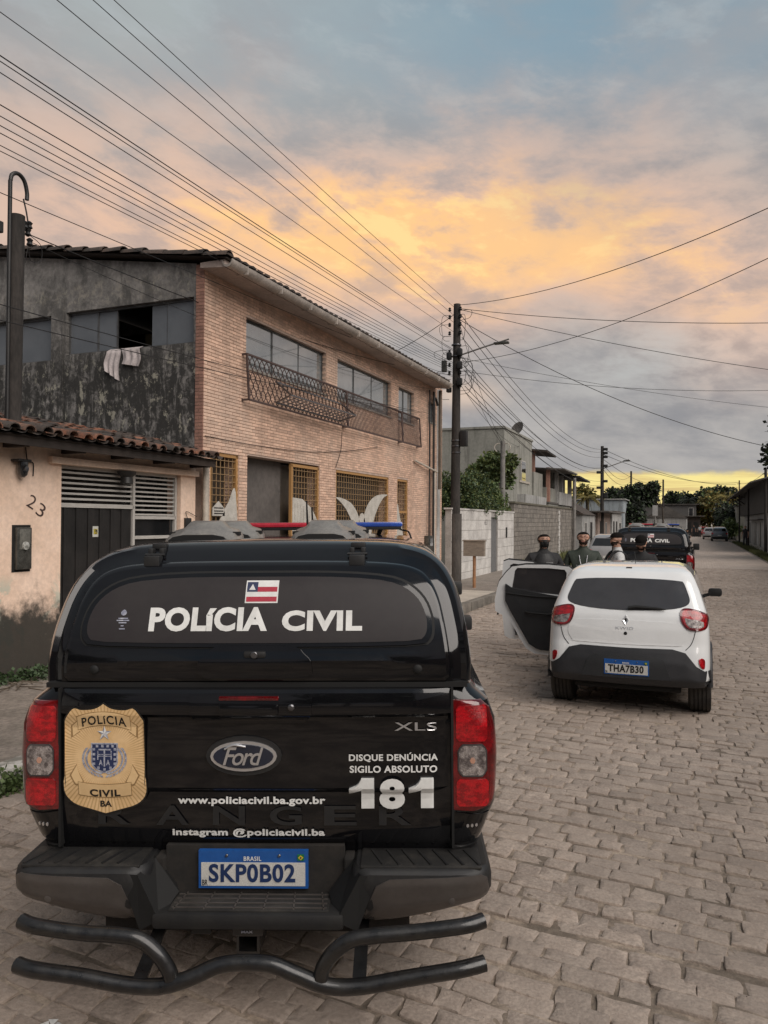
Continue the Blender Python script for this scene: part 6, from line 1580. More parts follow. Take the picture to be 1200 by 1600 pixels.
# left pole behind the pink house eaves
lp = pole(-7.48, 6.60, 5.52, .098, .086, pole_dark, 'weathered concrete service pole with a curved pipe on top, left of the gable windows', lean=.012)
B().tube(smooth_pts([(-7.42, 6.50, 3.0), (-7.42, 6.50, 5.6), (-7.42, 6.505, 5.90), (-7.42, 6.54, 5.99), (-7.42, 6.62, 6.02), (-7.42, 6.70, 5.97), (-7.42, 6.74, 5.85), (-7.42, 6.74, 5.76)], 5), .024, 10).build('gooseneck_pipe', black_metal, lp, 50)
for z_, dy in ((5.40, .16), (5.33, .20), (5.42, .22), (5.22, .23)): B().lathe([(0, .015), (.02, .04), (.05, .025), (.08, .04), (.1, .015)], (-7.42, 6.56 + dy, z_), 'z', 8).build('insulator', black_plastic, lp, 40)
B().beam((-7.45, 6.6, 5.45), (-7.42, 6.8, 5.45), .03).build('bracket', black_metal, lp)
B().rbox((-7.47, 6.36, 5.25), (-7.42, 6.42, 5.38), .01).build('clamp', black_metal, lp)
B().tube(smooth_pts([(-7.43, 6.70, 5.76), (-7.42, 6.74, 5.6), (-7.42, 6.78, 5.4)], 4), .010, 5).build('drop_cable', wire_m, lp)
B().tube(smooth_pts([(-7.42, 6.80, 5.35), (-7.41, 6.95, 5.28), (-7.41, 6.95, 5.1), (-7.41, 6.8, 5.05), (-7.41, 6.76, 5.2), (-7.41, 6.72, 5.0)], 5), .004, 4).build('drop_cable', wire_m, lp)

# ---------------------------------------------------------------- overhead wires
def wire(a, b_, sag, r, label, group, n=18, ext=None):
    a, b_ = Vector(a), Vector(b_); P = []
    for k in range(n + 1):
        t = k / n; P.append(a.lerp(b_, t) - Vector((0, 0, sag * 4 * t * (1 - t))))
    tag(B().tube(P, r, 5).build('power_line', wire_m, None, 60), label, 'cable', group)
G1 = 'high cables from the main pole towards the camera'
G2 = 'cables from the main pole to the second pole'
G3 = 'cables crossing over the street from the main pole'
ordn = ['topmost', 'second', 'third', 'fourth', 'fifth', 'sixth', 'seventh', 'eighth', 'ninth', 'tenth', 'eleventh', 'twelfth', 'thirteenth', 'fourteenth']
# (height on the pole, height where it passes y, that y)
AT = [(8.48, 8.52, 7.53, .006), (8.23, 8.29, 7.17, .006), (8.01, 7.93, 6.62, .006), (7.72, 7.31, 5.8, .0055), (7.18, 6.85, 5.81, .0075), (7.14, 6.79, 5.81, .006), (7.01, 6.67, 5.81, .006), (6.78, 6.33, 5.82, .0065), (6.73, 6.21, 5.82, .0055), (6.66, 6.11, 5.82, .0055), (6.60, 6.03, 5.82, .0055), (6.55, 5.90, 5.82, .005), (6.48, 5.84, 5.82, .005), (6.35, 5.40, 5.83, .005)]
for i, (zp, zq, yq, r_) in enumerate(AT):
    yp = 22.2; k = (zq - zp) / (yp - yq); ye = -14.0; S_ = .22 + .02 * (i % 3)
    tq = (yp - yq) / (yp - ye); sagq = S_ * 4 * tq * (1 - tq)
    ze = zp + (zq + sagq - zp) / tq
    wire((-6.86, yp, zp), (-6.80, ye, ze), S_, r_, f'{ordn[i]} from the top of the cables running from the main pole to the upper left', G1, 30)
wire((-7.42, 6.78, 5.36), (-6.9, 22.2, 6.42), .28, .007, 'dark service cable from the curved-pipe pole to the main pole', G1)
wire((-7.42, 6.79, 5.28), (-7.05, 20.6, 5.75), .30, .004, 'thin service cable from the curved-pipe pole to the far eave of the brick house', G1)
wire((-7.0, 3.0, 4.20), (-7.02, 20.9, 5.05), .12, .006, 'upper of the two cables crossing low over the gable windows', 'cables crossing low over the gable')
wire((-7.02, 3.0, 4.0), (-7.05, 19.8, 4.95), .10, .006, 'lower of the two cables crossing low over the gable windows', 'cables crossing low over the gable')
for i, (zp, zq, sg) in enumerate([(8.3, 7.7, 1.5), (8.0, 7.5, 1.6), (7.6, 7.1, 1.5), (7.0, 6.3, 1.5), (6.75, 6.2, 1.25), (6.6, 5.9, 1.3), (6.3, 5.2, 1.2), (6.1, 4.9, 1.3), (5.9, 4.6, 1.0)]):
    wire((-6.72 + .02 * i, 22.4, zp), (-6.8, 61.4, zq), sg * .75, .011, f'{ordn[i]} of the sagging cables between the main pole and the second pole', G2, 26)
def W(px, py, d):      # a point of the street seen along a direction, at a depth in metres
    return CI.inverted() @ Vector(((px - 600) / 1190 * d, (800 - py) / 1190 * d, -d))
def wire2(a, q, sag, r, label, group, k=1.9):
    a, q = Vector(a), Vector(q); wire(a, a + (q - a) * k, sag, r, label, group, 30)
wire2((-6.72, 22.25, 8.56), (1.19, 15.54, 8.42), .75, .009, 'highest cable rising to the right edge over the street', G3, 1.5)
wire2((-6.72, 22.25, 8.45), (3.5, 22.0, 7.30), .35, .009, 'nearly level cable crossing the street right of the main pole', G3, 1.3)
wire2((-6.70, 22.25, 8.42), (3.6, 26.0, 6.55), .30, .009, 'gently falling cable to the right, second below the highest one', G3, 1.3)
wire2((-6.70, 22.25, 8.10), (3.9, 30, 5.0), 1.05, .011, 'thick drooping cable that runs low to the right edge', G3, 1.25)
wire2((-6.70, 22.25, 6.80), (1.19, 15.56, 7.50), .75, .008, 'cable rising to the right edge that crosses the level ones', G3, 1.5)
wire2((-6.70, 22.25, 6.55), (3.2, 27.0, 6.5), .45, .007, 'thin flat cable crossing the street below the lamp arm', G3, 1.3)
wire2((-6.70, 22.3, 6.95), (3.8, 30, 6.05), .3, .006, 'faintest thin cable crossing the street at mid height', G3, 1.3)
wire((-12, 24.5, 7.2), (-6.9, 22.3, 8.3), .25, .010, 'single cable from behind the brick house roof to the top of the main pole', G3)
for i, (zp, q) in enumerate([(8.0, (-7.1, 29.5, 5.05)), (7.2, (-7.1, 29.5, 5.0)), (6.2, (-8.0, 36.5, 5.6))]):
    wire((-6.75, 22.4, zp), q, .35, .007, f'{ordn[i]} of the drop cables from the main pole to the post in the bushes', 'drop cables behind the main pole')
for i, (zp, xq, yq, zq) in enumerate([(7.7, 4.0, 95, 6.4), (7.3, 3.95, 86, 6.2), (6.9, -4.4, 112, 7.6), (6.5, -7.4, 96, 7.7), (6.1, -7.4, 96, 7.0)]):
    wire((-6.8, 61.5, zp), (xq, yq, zq), .8, .018, f'{ordn[i]} of the far cables leading away from the second pole', 'far cables beyond the second pole')
wire((4.15, 56, 5.4), (3.95, 86, 6.1), .3, .015, 'cable strung between the posts in front of the clad house', 'far cables beyond the second pole')

# ---------------------------------------------------------------- vegetation
def leaves(clumps, n, size, seed=1, droop=.3, flat=.0):
    r = random.Random(seed); vol = [max(c[1], .05) ** 2 for c in clumps]; tot = sum(vol); v, f = [], []
    for (c, rad), w in zip(clumps, vol):
        c = Vector(c)
        for _ in range(int(n * w / tot)):
            d = Vector((r.gauss(0, 1), r.gauss(0, 1), r.gauss(0, 1) * (1 - flat))).normalized()
            p = c + d * rad * r.random() ** .38 * r.uniform(.75, 1.12)
            ax = (d + Vector((r.uniform(-1, 1), r.uniform(-1, 1), r.uniform(-1, 1) - droop))).normalized(); s_ = ax.orthogonal().normalized()
            a = r.uniform(0, 6.28); u = (s_ * cos(a) + ax.cross(s_) * sin(a)); L = size * r.uniform(.7, 1.4); q = L * r.uniform(.28, .45)
            k = len(v); m_ = p + ax * L * .5
            v += [tuple(p), tuple(m_ + u * q), tuple(p + ax * L), tuple(m_ - u * q)]; f.append((k, k + 1, k + 2, k + 3))
    return v, f
def tree(name, label, cat, base, trunk, clumps, n, size, m1, m2=None, seed=1, limbs=True, group=None, share=.3):
    t = thing(name, base, label=label, cat=cat, group=group)
    v, f = leaves(clumps, int(n * (1 - share)), size, seed); B().add(v, f).build('crown', m1, t, fix=False)
    v, f = leaves(clumps, int(n * share), size * .9, seed + 50); B().add(v, f).build('crown_second_tone', m2 or m1, t, fix=False)  # second leaf colour mixed at random through the crown
    if trunk:
        top = Vector(trunk); b0 = Vector(base); b = B().tube(smooth_pts([b0, b0.lerp(top, .5) + Vector((.06, .04, 0)), top], 4), [.14, .13, .12, .115, .11, .10, .095, .09, .08][:9], 8)
        b.build('trunk', bark, t, 50)
        if limbs:
            b = B()
            for c, rad in clumps[::max(1, len(clumps) // 9)]: b.tube(smooth_pts([top, top.lerp(Vector(c), .5) + Vector((0, 0, .1)), Vector(c)], 3), [.06, .05, .045, .04, .03, .02, .012], 5)
            b.build('limbs', bark, t, 50)
    return t
rc = random.Random(31)
def cl(x0, x1, y0, y1, z0, z1, n, r0, r1_): return [((rc.uniform(x0, x1), rc.uniform(y0, y1), rc.uniform(z0, z1)), rc.uniform(r0, r1_)) for _ in range(n)]
tree('flowering_shrub', 'large dark green shrub spilling over the whitewashed wall beside the main pole', 'shrub', (-7.8, 25, 0), (-7.8, 25, 1.9), cl(-8.2, -7.0, 23.4, 27.6, 2.4, 3.35, 34, .25, .55), 36000, .07, leaf_a, leaf_c, 1, share=.4)
tree('garden_shrub', 'brighter shrub hanging over the far end of the whitewashed wall', 'shrub', (-7.7, 29, 0), (-7.7, 29, 1.9), cl(-8.0, -7.1, 27.6, 31.0, 2.35, 3.2, 20, .2, .45), 16000, .08, leaf_b, leaf_c, 2)
tree('broadleaf_tree', 'small broad-leaved tree rising behind the plain grey post', 'tree', (-7.9, 31.5, 0), (-7.8, 31.5, 3.2), cl(-8.6, -7.3, 29.8, 33.0, 3.8, 4.6, 16, .22, .5), 6500, .15, leaf_b, leaf_c, 3, share=.5)
tree('pale_shrub', 'pale yellowish foliage between the brick house and the main pole', 'shrub', (-9.5, 24.5, 0), (-9.4, 24.5, 2.2), cl(-10, -8.6, 23.2, 25.5, 2.3, 4.6, 14, .35, .6), 5200, .13, leaf_b, leaf_c, 4)
tree('dark_tree', 'dense dark tree crown standing above the parked cars in the middle distance', 'tree', (-5.6, 84, 0), (-5.6, 84, 2.2), cl(-8.6, -5.9, 82, 88, 2.2, 4.9, 20, .7, 1.15), 9000, .36, leaf_n, leaf_a, 5)
tree('spreading_tree', 'dark spreading crown reaching right from the dense dark tree', 'tree', (-3.6, 90, 0), (-3.6, 90, 3.6), cl(-6.2, -4.4, 88, 92, 4.6, 6.0, 8, .5, .85), 3200, .34, leaf_n, leaf_a, 6)
tree('mango_tree', 'round dark tree behind the long shed roof', 'tree', (-2.5, 152, 0), (-2.5, 152, 4), cl(-6, 1, 151, 158, 4.2, 6.6, 16, 1.2, 2), 5200, .6, leaf_n, leaf_a, 7)
tree('ochre_tree', 'rounded tree with ochre foliage right of the long shed', 'tree', (3.2, 134, 0), (3.2, 134, 3), cl(.9, 4.8, 131, 138, 2.8, 6.3, 22, 1.0, 1.7), 8000, .5, leaf_y, leaf_b, 8)
tree('tall_dark_tree', 'tall dark tree behind the ochre one at the street end', 'tree', (3.2, 150, 0), (3.2, 150, 4), cl(1.2, 6, 148, 154, 5.2, 7.6, 14, 1.1, 1.8), 5000, .55, leaf_n, leaf_b, 9)
tree('hedge_tree', 'dark bushy tree over the parked grey car', 'tree', (3.9, 104, 0), (3.9, 104, 1.5), cl(3.0, 5.2, 100, 118, 1.0, 3.8, 22, .8, 1.3), 8000, .34, leaf_n, leaf_a, 10)
tree('roadside_bush', 'pale green bush beside the parked grey car', 'shrub', (3.6, 98, 0), None, cl(3.0, 4.1, 96, 100, .6, 2.1, 8, .4, .7), 3000, .26, leaf_b, leaf_c, 11)
tree('overhanging_tree', 'dark foliage hanging in at the right edge of the view', 'tree', (6.6, 46, 0), (6.2, 46, 6.2), cl(3.75, 7.8, 43, 49, 4.7, 8.1, 40, .7, 1.0), 20000, .22, leaf_n, leaf_b, 12)
tree('orange_treetop', 'ochre treetops behind the low cottage on the left', 'tree', (-10, 88, 0), (-10, 88, 4), cl(-12.5, -8.6, 86, 91, 3.6, 5.3, 10, .8, 1.2), 3500, .4, leaf_y, leaf_b, 13)
def palm(x, y, z, s_, label, seed, m=leaf_b):
    t = thing('palm_tree', (x, y, 0), label=label, cat='palm tree', group='palms on the skyline'); r = random.Random(seed)
    B().tube(smooth_pts([(x + .3, y, 0), (x + .1, y, z * .5), (x, y, z)], 4), .16, 8).build('trunk', bark, t, 50)
    for k in range(16):
        a = 2 * pi * k / 16 + r.uniform(-.2, .2); up = r.uniform(-.1, .9); b = B(); P = []
        for i in range(8): q = i / 7; P.append(Vector((x + cos(a) * s_ * q, y + sin(a) * s_ * q, z + s_ * (up * q - .9 * q * q))))
        b.tube(P, .02, 4)
        for i in range(1, 8):
            for j in range(3):
                p = P[i - 1].lerp(P[i], j / 3); sd_ = Vector((-sin(a), cos(a), -.5))
                for g in (-1, 1):
                    e = p + Vector((-sin(a) * g, cos(a) * g, -.55)) * s_ * .28 * (1.1 - i / 9) + Vector((cos(a), sin(a), 0)) * s_ * .08; n0 = len(b.v); w = Vector((cos(a), sin(a), 0)) * .05
                    b.add([p - w, p + w, e], [(0, 1, 2)])
        b.build('frond', m, t, fix=False)
palm(-9.8, 75, 4.4, 1.7, 'palm top seen above the roofs left of the second pole', 1, leaf_y)
palm(-1.5, 140, 6.0, 2.2, 'palm left of the long shed ridge on the skyline', 2, leaf_n)
palm(4.2, 128, 6.0, 2.6, 'tall palm in front of the ochre tree near the clad house', 3, leaf_y)
palm(7.0, 118, 5.2, 2.4, 'palm with fronds reaching under the clad house roof', 4, leaf_b)
# verge grass, weeds
def blades(n, fn, h0, h1, w, seed):
    r = random.Random(seed); b = B()
    for _ in range(n):
        x, y, z = fn(r); a = r.uniform(0, 6.28); h = r.uniform(h0, h1); l = r.uniform(-.5, .5) * h
        b.add([(x - cos(a) * w, y - sin(a) * w, z), (x + cos(a) * w, y + sin(a) * w, z), (x + l * sin(a), y + l * cos(a), z + h)], [(0, 1, 2)])
    return b
tag(blades(16000, lambda r: (RX1 + .1 + abs(r.gauss(0, .35)), r.uniform(34, 86), .02), .05, .22, .02, 1).build('verge_grass', grass_m, None, fix=False), 'strip of rough green grass along the right kerb', 'grass', kind='stuff')
tag(blades(2600, lambda r: (-5.6 + r.uniform(-1.4, .6), r.uniform(30, 44), .12), .1, .4, .03, 2).build('wall_foot_grass', grass_m, None, fix=False), 'grass growing at the foot of the grey block wall', 'grass', kind='stuff')
wv, wf = leaves([((-4.53, 3.86, .05), .10), ((-4.50, 4.06, .04), .12), ((-4.50, 4.30, .04), .11), ((-4.47, 4.5, .03), .09), ((-4.56, 3.98, .10), .07)], 1500, .032, 4)
tag(B().add([(x, y, abs(z) + .004) for x, y, z in wv], wf).build('kerb_weeds', leaf_b, None, fix=False), 'low green weeds at the foot of the white painted kerb', 'weeds', kind='stuff')
wv, wf = leaves([((-7.05, 6.0 + .12 * k, .16), .09) for k in range(9)] + [((-6.9, 6.5, .15), .12)], 900, .045, 5)
tag(B().add([(x, y, abs(z) + .01) for x, y, z in wv], wf).build('wall_weeds', leaf_a, None, fix=False), 'dark weeds at the foot of the pink wall', 'weeds', kind='stuff')
r6 = random.Random(17); b = B()
for k in range(60):
    x, y = r6.uniform(-7.1, -6.6), r6.uniform(5.4, 7.2); p = Vector((x, y, .14)); a = r6.uniform(0, 6.28); q = p + Vector((cos(a), sin(a), r6.uniform(-.05, .25))) * r6.uniform(.1, .35); b.tube([p, q], .006, 3)
tag(b.build('dry_twigs', mat('dry_twig', (.14, .11, .08)), None, fix=False), 'dry twigs and litter heaped at the pink wall foot', 'litter', kind='stuff')
b = B()
for k in range(650):
    y = 1.6 + r6.random() ** 1.6 * 18; x = r6.uniform(-4.5, 3.2)
    s_ = r6.uniform(.002, .006); b.lathe([(.008, s_), (.008 + s_, s_ * .7)], (x, y, .012), 'z', 5)
tag(b.build('road_grit', mat('grit', (.26, .23, .20), (.12, .10, .09), 60, rnd=.3), None), 'small pebbles and grit scattered over the stone road', 'grit', kind='stuff')
pb_ = B(); 
for k in range(5): a = k * 1.3; pb_.add([(-2.27 + .01 * cos(a), 2.215 + .01 * sin(a), .02), (-2.25 + .03 * cos(a + .4), 2.22 + .025 * sin(a + .4), .04), (-2.28 + .035 * cos(a + 1), 2.22 + .03 * sin(a + 1), .028)], [(0, 1, 2)])
tag(pb_.build('paper_scrap', mat('paper', (.6, .6, .58)), None), 'crumpled white paper scrap on the stones at the lower left', 'litter')
for y0_, n0_ in ((15.2, 1),):
    pass

# ---------------------------------------------------------------- the same street behind and beside the photographer
for (x0, x1, y0, y1, z1, m_, lb, rs_) in ((5.0, 12, 22, 38, 3.2, stucco_w, 'pale single-storey house across the street from the brick house', 1.1), (5.4, 12, 6, 21, 3.4, stucco_g, 'grey plain house across the street beside the photographer', .9),
        (5.0, 12, -12, 5, 3.1, stucco_p, 'rosy low house across the street behind the photographer', 1.2), (-13, -7.2, -16, 1.2, 3.0, stucco_w, 'pale low house next to the pink house behind the photographer', 1.1), (-12, 10, -46, -38, 4.0, stucco_b, 'blue-grey house closing the street behind the photographer', 1.4)):
    building('street_house', x0, x1, y0, y1, z1, m_, lb, [('w', y0 + 2, y0 + 3.2, 0, 2.1), ('w', y0 + 5, y0 + 6.5, .9, 2.0)] if x0 > 0 else [('e', y0 + 2, y0 + 3.2, 0, 2.1)], roofm=clay_dark, rise=rs_, over=.4)
tree('street_tree', 'broad leafy tree behind the photographer on the right side', 'tree', (4.2, -14, 0), (4.2, -14, 3), cl(2.5, 6, -17, -11, 3.4, 6.5, 14, 1.0, 1.6), 4000, .35, leaf_a, leaf_b, 21)
tree('street_tree', 'tall leafy tree behind the photographer on the left side', 'tree', (-6.0, -22, 0), (-6.0, -22, 3.4), cl(-8.5, -4, -25, -19, 3.8, 7.5, 16, 1.1, 1.8), 4500, .4, leaf_a, leaf_b, 22)
st(B().box((3.3, -40, -.05), (5.0, 20, .10)), 'pavement_right_near', concrete)

# ---------------------------------------------------------------- people
skin_m = mat('skin', (.44, .25, .175), (.39, .215, .15), 9, .5, fine=.05)
shirt_black = mat('shirt_black', (.014, .014, .015), (.022, .022, .023), 9, .85, bump=.3, bscale=30)
shirt_green = mat('jacket_green', (.018, .026, .018), (.026, .034, .024), 7, .7, bump=.4, bscale=25)
shirt_white = mat('shirt_white', (.58, .58, .57), (.5, .5, .5), 7, .85, bump=.3, bscale=25)
trousers = mat('trousers_dark', (.022, .022, .026), (.030, .030, .034), 7, .9, bump=.3, bscale=25)
hair_m = mat('hair_black', (.007, .006, .0055), (.012, .010, .009), 60, .95, fine=.3, spec=.1)
beard_m = mat('beard', (.045, .030, .023), (.022, .016, .013), 90, .95, fine=.3, spec=.1)
vest_m = mat('vest_black', (.012, .012, .013), (.02, .02, .02), 12, .6, bump=.4, bscale=60)
patch_grey = mat('vest_patch', (.16, .16, .16), rough=.7)
eye_w = mat('eye_white', (.30, .27, .25), fine=0, rough=.2)
def person(label, loc, yaw, H=1.78, shirt=shirt_black, arms='down', headp=0.0, headyaw=0.0, build=1.0):
    root = thing('person', loc, (0, 0, RD(yaw)), label=label, cat='person')
    S = H / 1.78; J = []; E_ = []; MI = []
    def j(p, r, par=None, mi=0, ry=None):
        J.append((Vector(p) * S, (r * S, (ry or r) * S))); MI.append(mi)
        if par is not None: E_.append((par, len(J) - 1))
        return len(J) - 1
    pel = j((0, 0, .97), .15 * build, None, 2, .12); bel = j((0, .015 * build, 1.12), .145 * build, pel, 1, .12); ch = j((0, .01, 1.315), .155 * build, bel, 1, .125)
    nb = j((0, -.02, 1.485), .090, ch, 1); nk = j((0, -.012, 1.535), .056, nb, 0)
    hp = Matrix.Rotation(headyaw, 3, 'Z') @ Matrix.Rotation(headp, 3, 'X'); O_ = Vector((0, 0, 1.56))
    def hj(p, r, par, mi=0, ry=None): q = O_ + hp @ (Vector(p) - O_); return j(q, r, par, mi, ry)
    h1 = hj((0, .024, 1.605), .070, nk, 0); h2 = hj((0, .010, 1.69), .086, h1, 0, .102); h3 = hj((0, .0, 1.748), .070, h2, 0, .082)
    hj((0, .102, 1.645), .013, h1, 0); hj((0, .070, 1.568), .036, h1, 0)
    for s_ in (-1, 1): hj((s_ * .085, .0, 1.655), .016, h2, 0)
    P = {}
    for s_ in (-1, 1):
        sh = j((s_ * .180 * build, -.015, 1.41), .074, ch, 1)
        if arms == 'down': el_, wr_ = (s_ * .265 * build, -.02, 1.16), (s_ * .275 * build, .06, .91)
        elif arms == 'front': el_, wr_ = (s_ * .27 * build, .0, 1.15), (s_ * .10, .26, 1.12)
        elif arms == 'side': el_, wr_ = (s_ * .30 * build, -.05, 1.17), ((s_ * .42, .12, 1.03) if s_ > 0 else (s_ * .28, .16, 1.0))
        e1 = j(el_, .052, sh, 1 if shirt is shirt_green else 0); j(tuple(Vector(sh and J[sh][0] / S).lerp(Vector(el_), .5)), .065, sh, 1)
        E_.pop(); J.pop(); MI.pop()
        w1 = j(wr_, .031, e1, 1 if shirt is shirt_green else 0); d = (Vector(wr_) - Vector(el_)).normalized()
        pm = j(tuple(Vector(wr_) + d * .08), .038, w1, 0, .020); P[s_] = (Vector(wr_) + d * .08, d)
        hip = j((s_ * .095, 0, .90), .105, pel, 2); kn = j((s_ * .115, .02, .50), .068, hip, 2); an = j((s_ * .12, .0, .10), .045, kn, 2)
    me = bpy.data.meshes.new('body'); me.from_pydata([p[0] for p in J], E_, [])
    o = bpy.data.objects.new('body', me); COL.objects.link(o)
    md = o.modifiers.new('s', 'SKIN'); sv_ = me.skin_vertices[0].data
    for k, (p, r) in enumerate(J): sv_[k].radius = r; sv_[k].use_root = (k == 0)
    md.use_smooth_shade = True; ms_ = o.modifiers.new('d', 'SUBSURF'); ms_.levels = 2; ms_.render_levels = 2
    bpy.context.view_layer.update(); dg = bpy.context.evaluated_depsgraph_get()
    ne = bpy.data.meshes.new_from_object(o.evaluated_get(dg)); o.modifiers.clear(); o.data = ne; o.parent = root
    # fingers rooted in the palm, same mesh
    bm = bmesh.new(); bm.from_mesh(ne)
    fb = B()
    for s_, (c, d) in P.items():
        side = d.cross(Vector((0, 1, .2))).normalized(); nrm = side.cross(d)
        for k in range(4):
            L = [.062, .075, .070, .055][k]; b0 = c + d * .02 + side * (k - 1.5) * .019
            fb.tube([b0 * S, (b0 + d * L * .5 + nrm * .004) * S, (b0 + d * L + nrm * .022) * S], [.0095 * S, .009 * S, .007 * S], 6)
        b0 = c - d * .03 + side * .032; fb.tube([b0 * S, (b0 + (d + side * .7) * .035) * S, (b0 + (d + side * .4) * .068) * S], [.012 * S, .0105 * S, .008 * S], 6)
    base = len(bm.verts); vs = [bm.verts.new(v) for v in fb.v]
    nf0 = len(bm.faces)
    for f in fb.f:
        try: bm.faces.new([vs[i] for i in f])
        except ValueError: pass
    bm.faces.ensure_lookup_table()
    for m in (skin_m, shirt, trousers): ne.materials.append(m)
    for i, f in enumerate(bm.faces):
        f.smooth = True
        if i >= nf0: f.material_index = 0; continue
        c = f.calc_center_median(); best = min(range(len(J)), key=lambda k: (J[k][0] - c).length - J[k][1][0] * .8); f.material_index = MI[best]
    bm.to_mesh(ne); bm.free()
    # if the base material slot list started empty, indices are right
    for s_ in (-1, 1):
        B().rbox((s_ * .12 * S - .05, -.09, .0), (s_ * .12 * S + .05, .19, .11), .035).build('shoe', seal, root, 50, local=True)
    def ell(name, c, r, m, z0=-1.0, z1=1.0, y0=-2, nz=8, n=20, head=True, inv=False):
        b = B(); 
        for i in range(nz + 1):
            t = z0 + (z1 - z0) * i / nz; rr_ = math.sqrt(max(0.0, 1 - t * t)) if abs(t) < 1 else 0.02
            for k in range(n):
                a = 2 * pi * k / n; p = Vector((c[0] + r[0] * rr_ * cos(a), c[1] + r[1] * rr_ * sin(a), c[2] + r[2] * t))
                if head: p = O_ + hp @ (p - O_)
                b.v.append(tuple(p * S))
        for i in range(nz):
            for k in range(n):
                a, e = i * n + k, i * n + (k + 1) % n
                am = 2 * pi * (k + .5) / n
                if y0 > -2 and sin(am) < y0: continue
                if inv and sin(am) > .3: continue
                b.f.append((a, e, e + n, a + n)); b.m.append(0)
        return b.build(name, m, root, 70, local=True)
    # eyes and mouth
    for s_ in (-1, 1):
        c = O_ + hp @ (Vector((s_ * .031, .087, 1.675)) - O_); e = B().lathe([(-.004, .004), (.0, .0068), (.004, .004)], tuple(c * S), 'y', 10).build('eye', eye_w, root, 50, local=True)
        c = O_ + hp @ (Vector((s_ * .031, .0945, 1.675)) - O_); B().lathe([(-.002, .003), (.0, .0046), (.002, .003)], tuple(c * S), 'y', 8).build('iris', seal, e, 50, local=True)
        q = [O_ + hp @ (Vector((s_ * x, y, z)) - O_) for x, y, z in ((.014, .094, 1.691), (.032, .092, 1.696), (.050, .080, 1.690))]; B().tube([p * S for p in q], .003, 5).build('eyebrow', hair_m, root, 50, local=True)
    q = [O_ + hp @ (Vector((x, y, z)) - O_) for x, y, z in ((-.024, .086, 1.604), (0, .096, 1.606), (.024, .086, 1.604))]; B().tube([p * S for p in q], .0055, 6).build('mouth', mat('lips', (.24, .09, .07)), root, 50, local=True)
    root['_'] = 0; del root['_']
    return root, ell, S, O_, hp
def cap(p, m=hair_m):
    root, ell, S, O_, hp = p
    ell('cap', (0, -.002, 1.700), (.096, .108, .085), m, 0.0, 1.0)
    b = B(); n = 9
    for (r_, z) in ((1.0, 1.704), (1.75, 1.690), (1.0, 1.696)):
        for k in range(n):
            a = RD(25 + 130 * k / (n - 1)); y = sin(a) * .105; x = cos(a) * .094
            if r_ > 1: y = .085 + sin(a) ** .7 * .09; x = cos(a) * .085
            b.v.append(tuple((O_ + hp @ (Vector((x, y, z)) - O_)) * S))
    for i in (0, 1):
        for k in range(n - 1): a = i * n + k; b.f.append((a, a + 1, a + n + 1, a + n)); b.m.append(0)
    b.build('cap_brim', m, root, 50, local=True)
def region(p, name, m, test, off=.006):
    """a close-fitting layer grown from the head surface itself"""
    root, ell, S, O_, hp = p; body = [c for c in root.children if c.name.startswith('body')][0].data
    hi_ = hp.inverted(); b = B(); idx = {}
    for f in body.polygons:
        q = O_ + hi_ @ (Vector(f.center) / S - O_)
        if not test(q.x, q.y, q.z): continue
        t = []
        for i in f.vertices:
            if i not in idx: v = body.vertices[i]; idx[i] = len(b.v); b.v.append(tuple(v.co + v.normal * off))
            t.append(idx[i])
        b.f.append(tuple(t)); b.m.append(0)
    return b.build(name, m, root, 80, local=True, fix=False) if b.f else None
def hair(p): region(p, 'hair', hair_m, lambda x, y, z: (z > 1.712 and y > .03) or (z > 1.66 and y <= .03 and abs(x) > .0 and (y < .0 or z > 1.69)) or (z > 1.60 and y < -.03), .009)
def mask(p): region(p, 'face_mask', seal, lambda x, y, z: 1.552 < z < 1.662 and y > -.03, .008)
def beard(p): region(p, 'beard', beard_m, lambda x, y, z: 1.562 < z < 1.615 + abs(x) * .25 and y > (.0 if z > 1.59 else .045) and not (abs(x) < .024 and 1.598 < z and y > .07), .005)
def vest(p, m=vest_m, w=1.0):
    root, ell, S, O_, hp = p; b = B(); n = 22; L = [(1.03, .172, .140), (1.12, .180, .150), (1.25, .190, .160), (1.36, .182, .155), (1.43, .130, .125), (1.46, .10, .11)]
    for z, rx, ry in L:
        for k in range(n): a = 2 * pi * k / n; b.v.append((rx * w * cos(a) * S, (ry * sin(a) + .01) * S, z * S))
    for i in range(len(L) - 1):
        for k in range(n): a, e = i * n + k, i * n + (k + 1) % n; b.f.append((a, e, e + n, a + n)); b.m.append(0)
    v = b.build('vest', m, root, 50, local=True)
    for x, z, w_, h_ in ((-.05, 1.32, .11, .028), (-.09, 1.15, .07, .09), (.0, 1.15, .07, .09), (.09, 1.15, .07, .09)):
        B().rbox((x * S - w_ / 2, .155 * S, z * S - h_ / 2), (x * S + w_ / 2, .185 * S, z * S + h_ / 2), .008).build('vest_patch' if h_ < .05 else 'vest_pouch', patch_grey if h_ < .05 else m, v, 40, local=True)
    return v
pA = person('officer in black tactical vest and black face mask, leftmost of the group', (-2.18, 11.75, 0), 202, 1.80, arms='side', build=1.08); hair(pA); mask(pA); vest(pA)
pB = person('bearded man with glasses and dark green jacket, second from the left of the group', (-1.63, 12.05, 0), 188, 1.84, shirt_green, 'front', build=1.08); hair(pB); beard(pB)
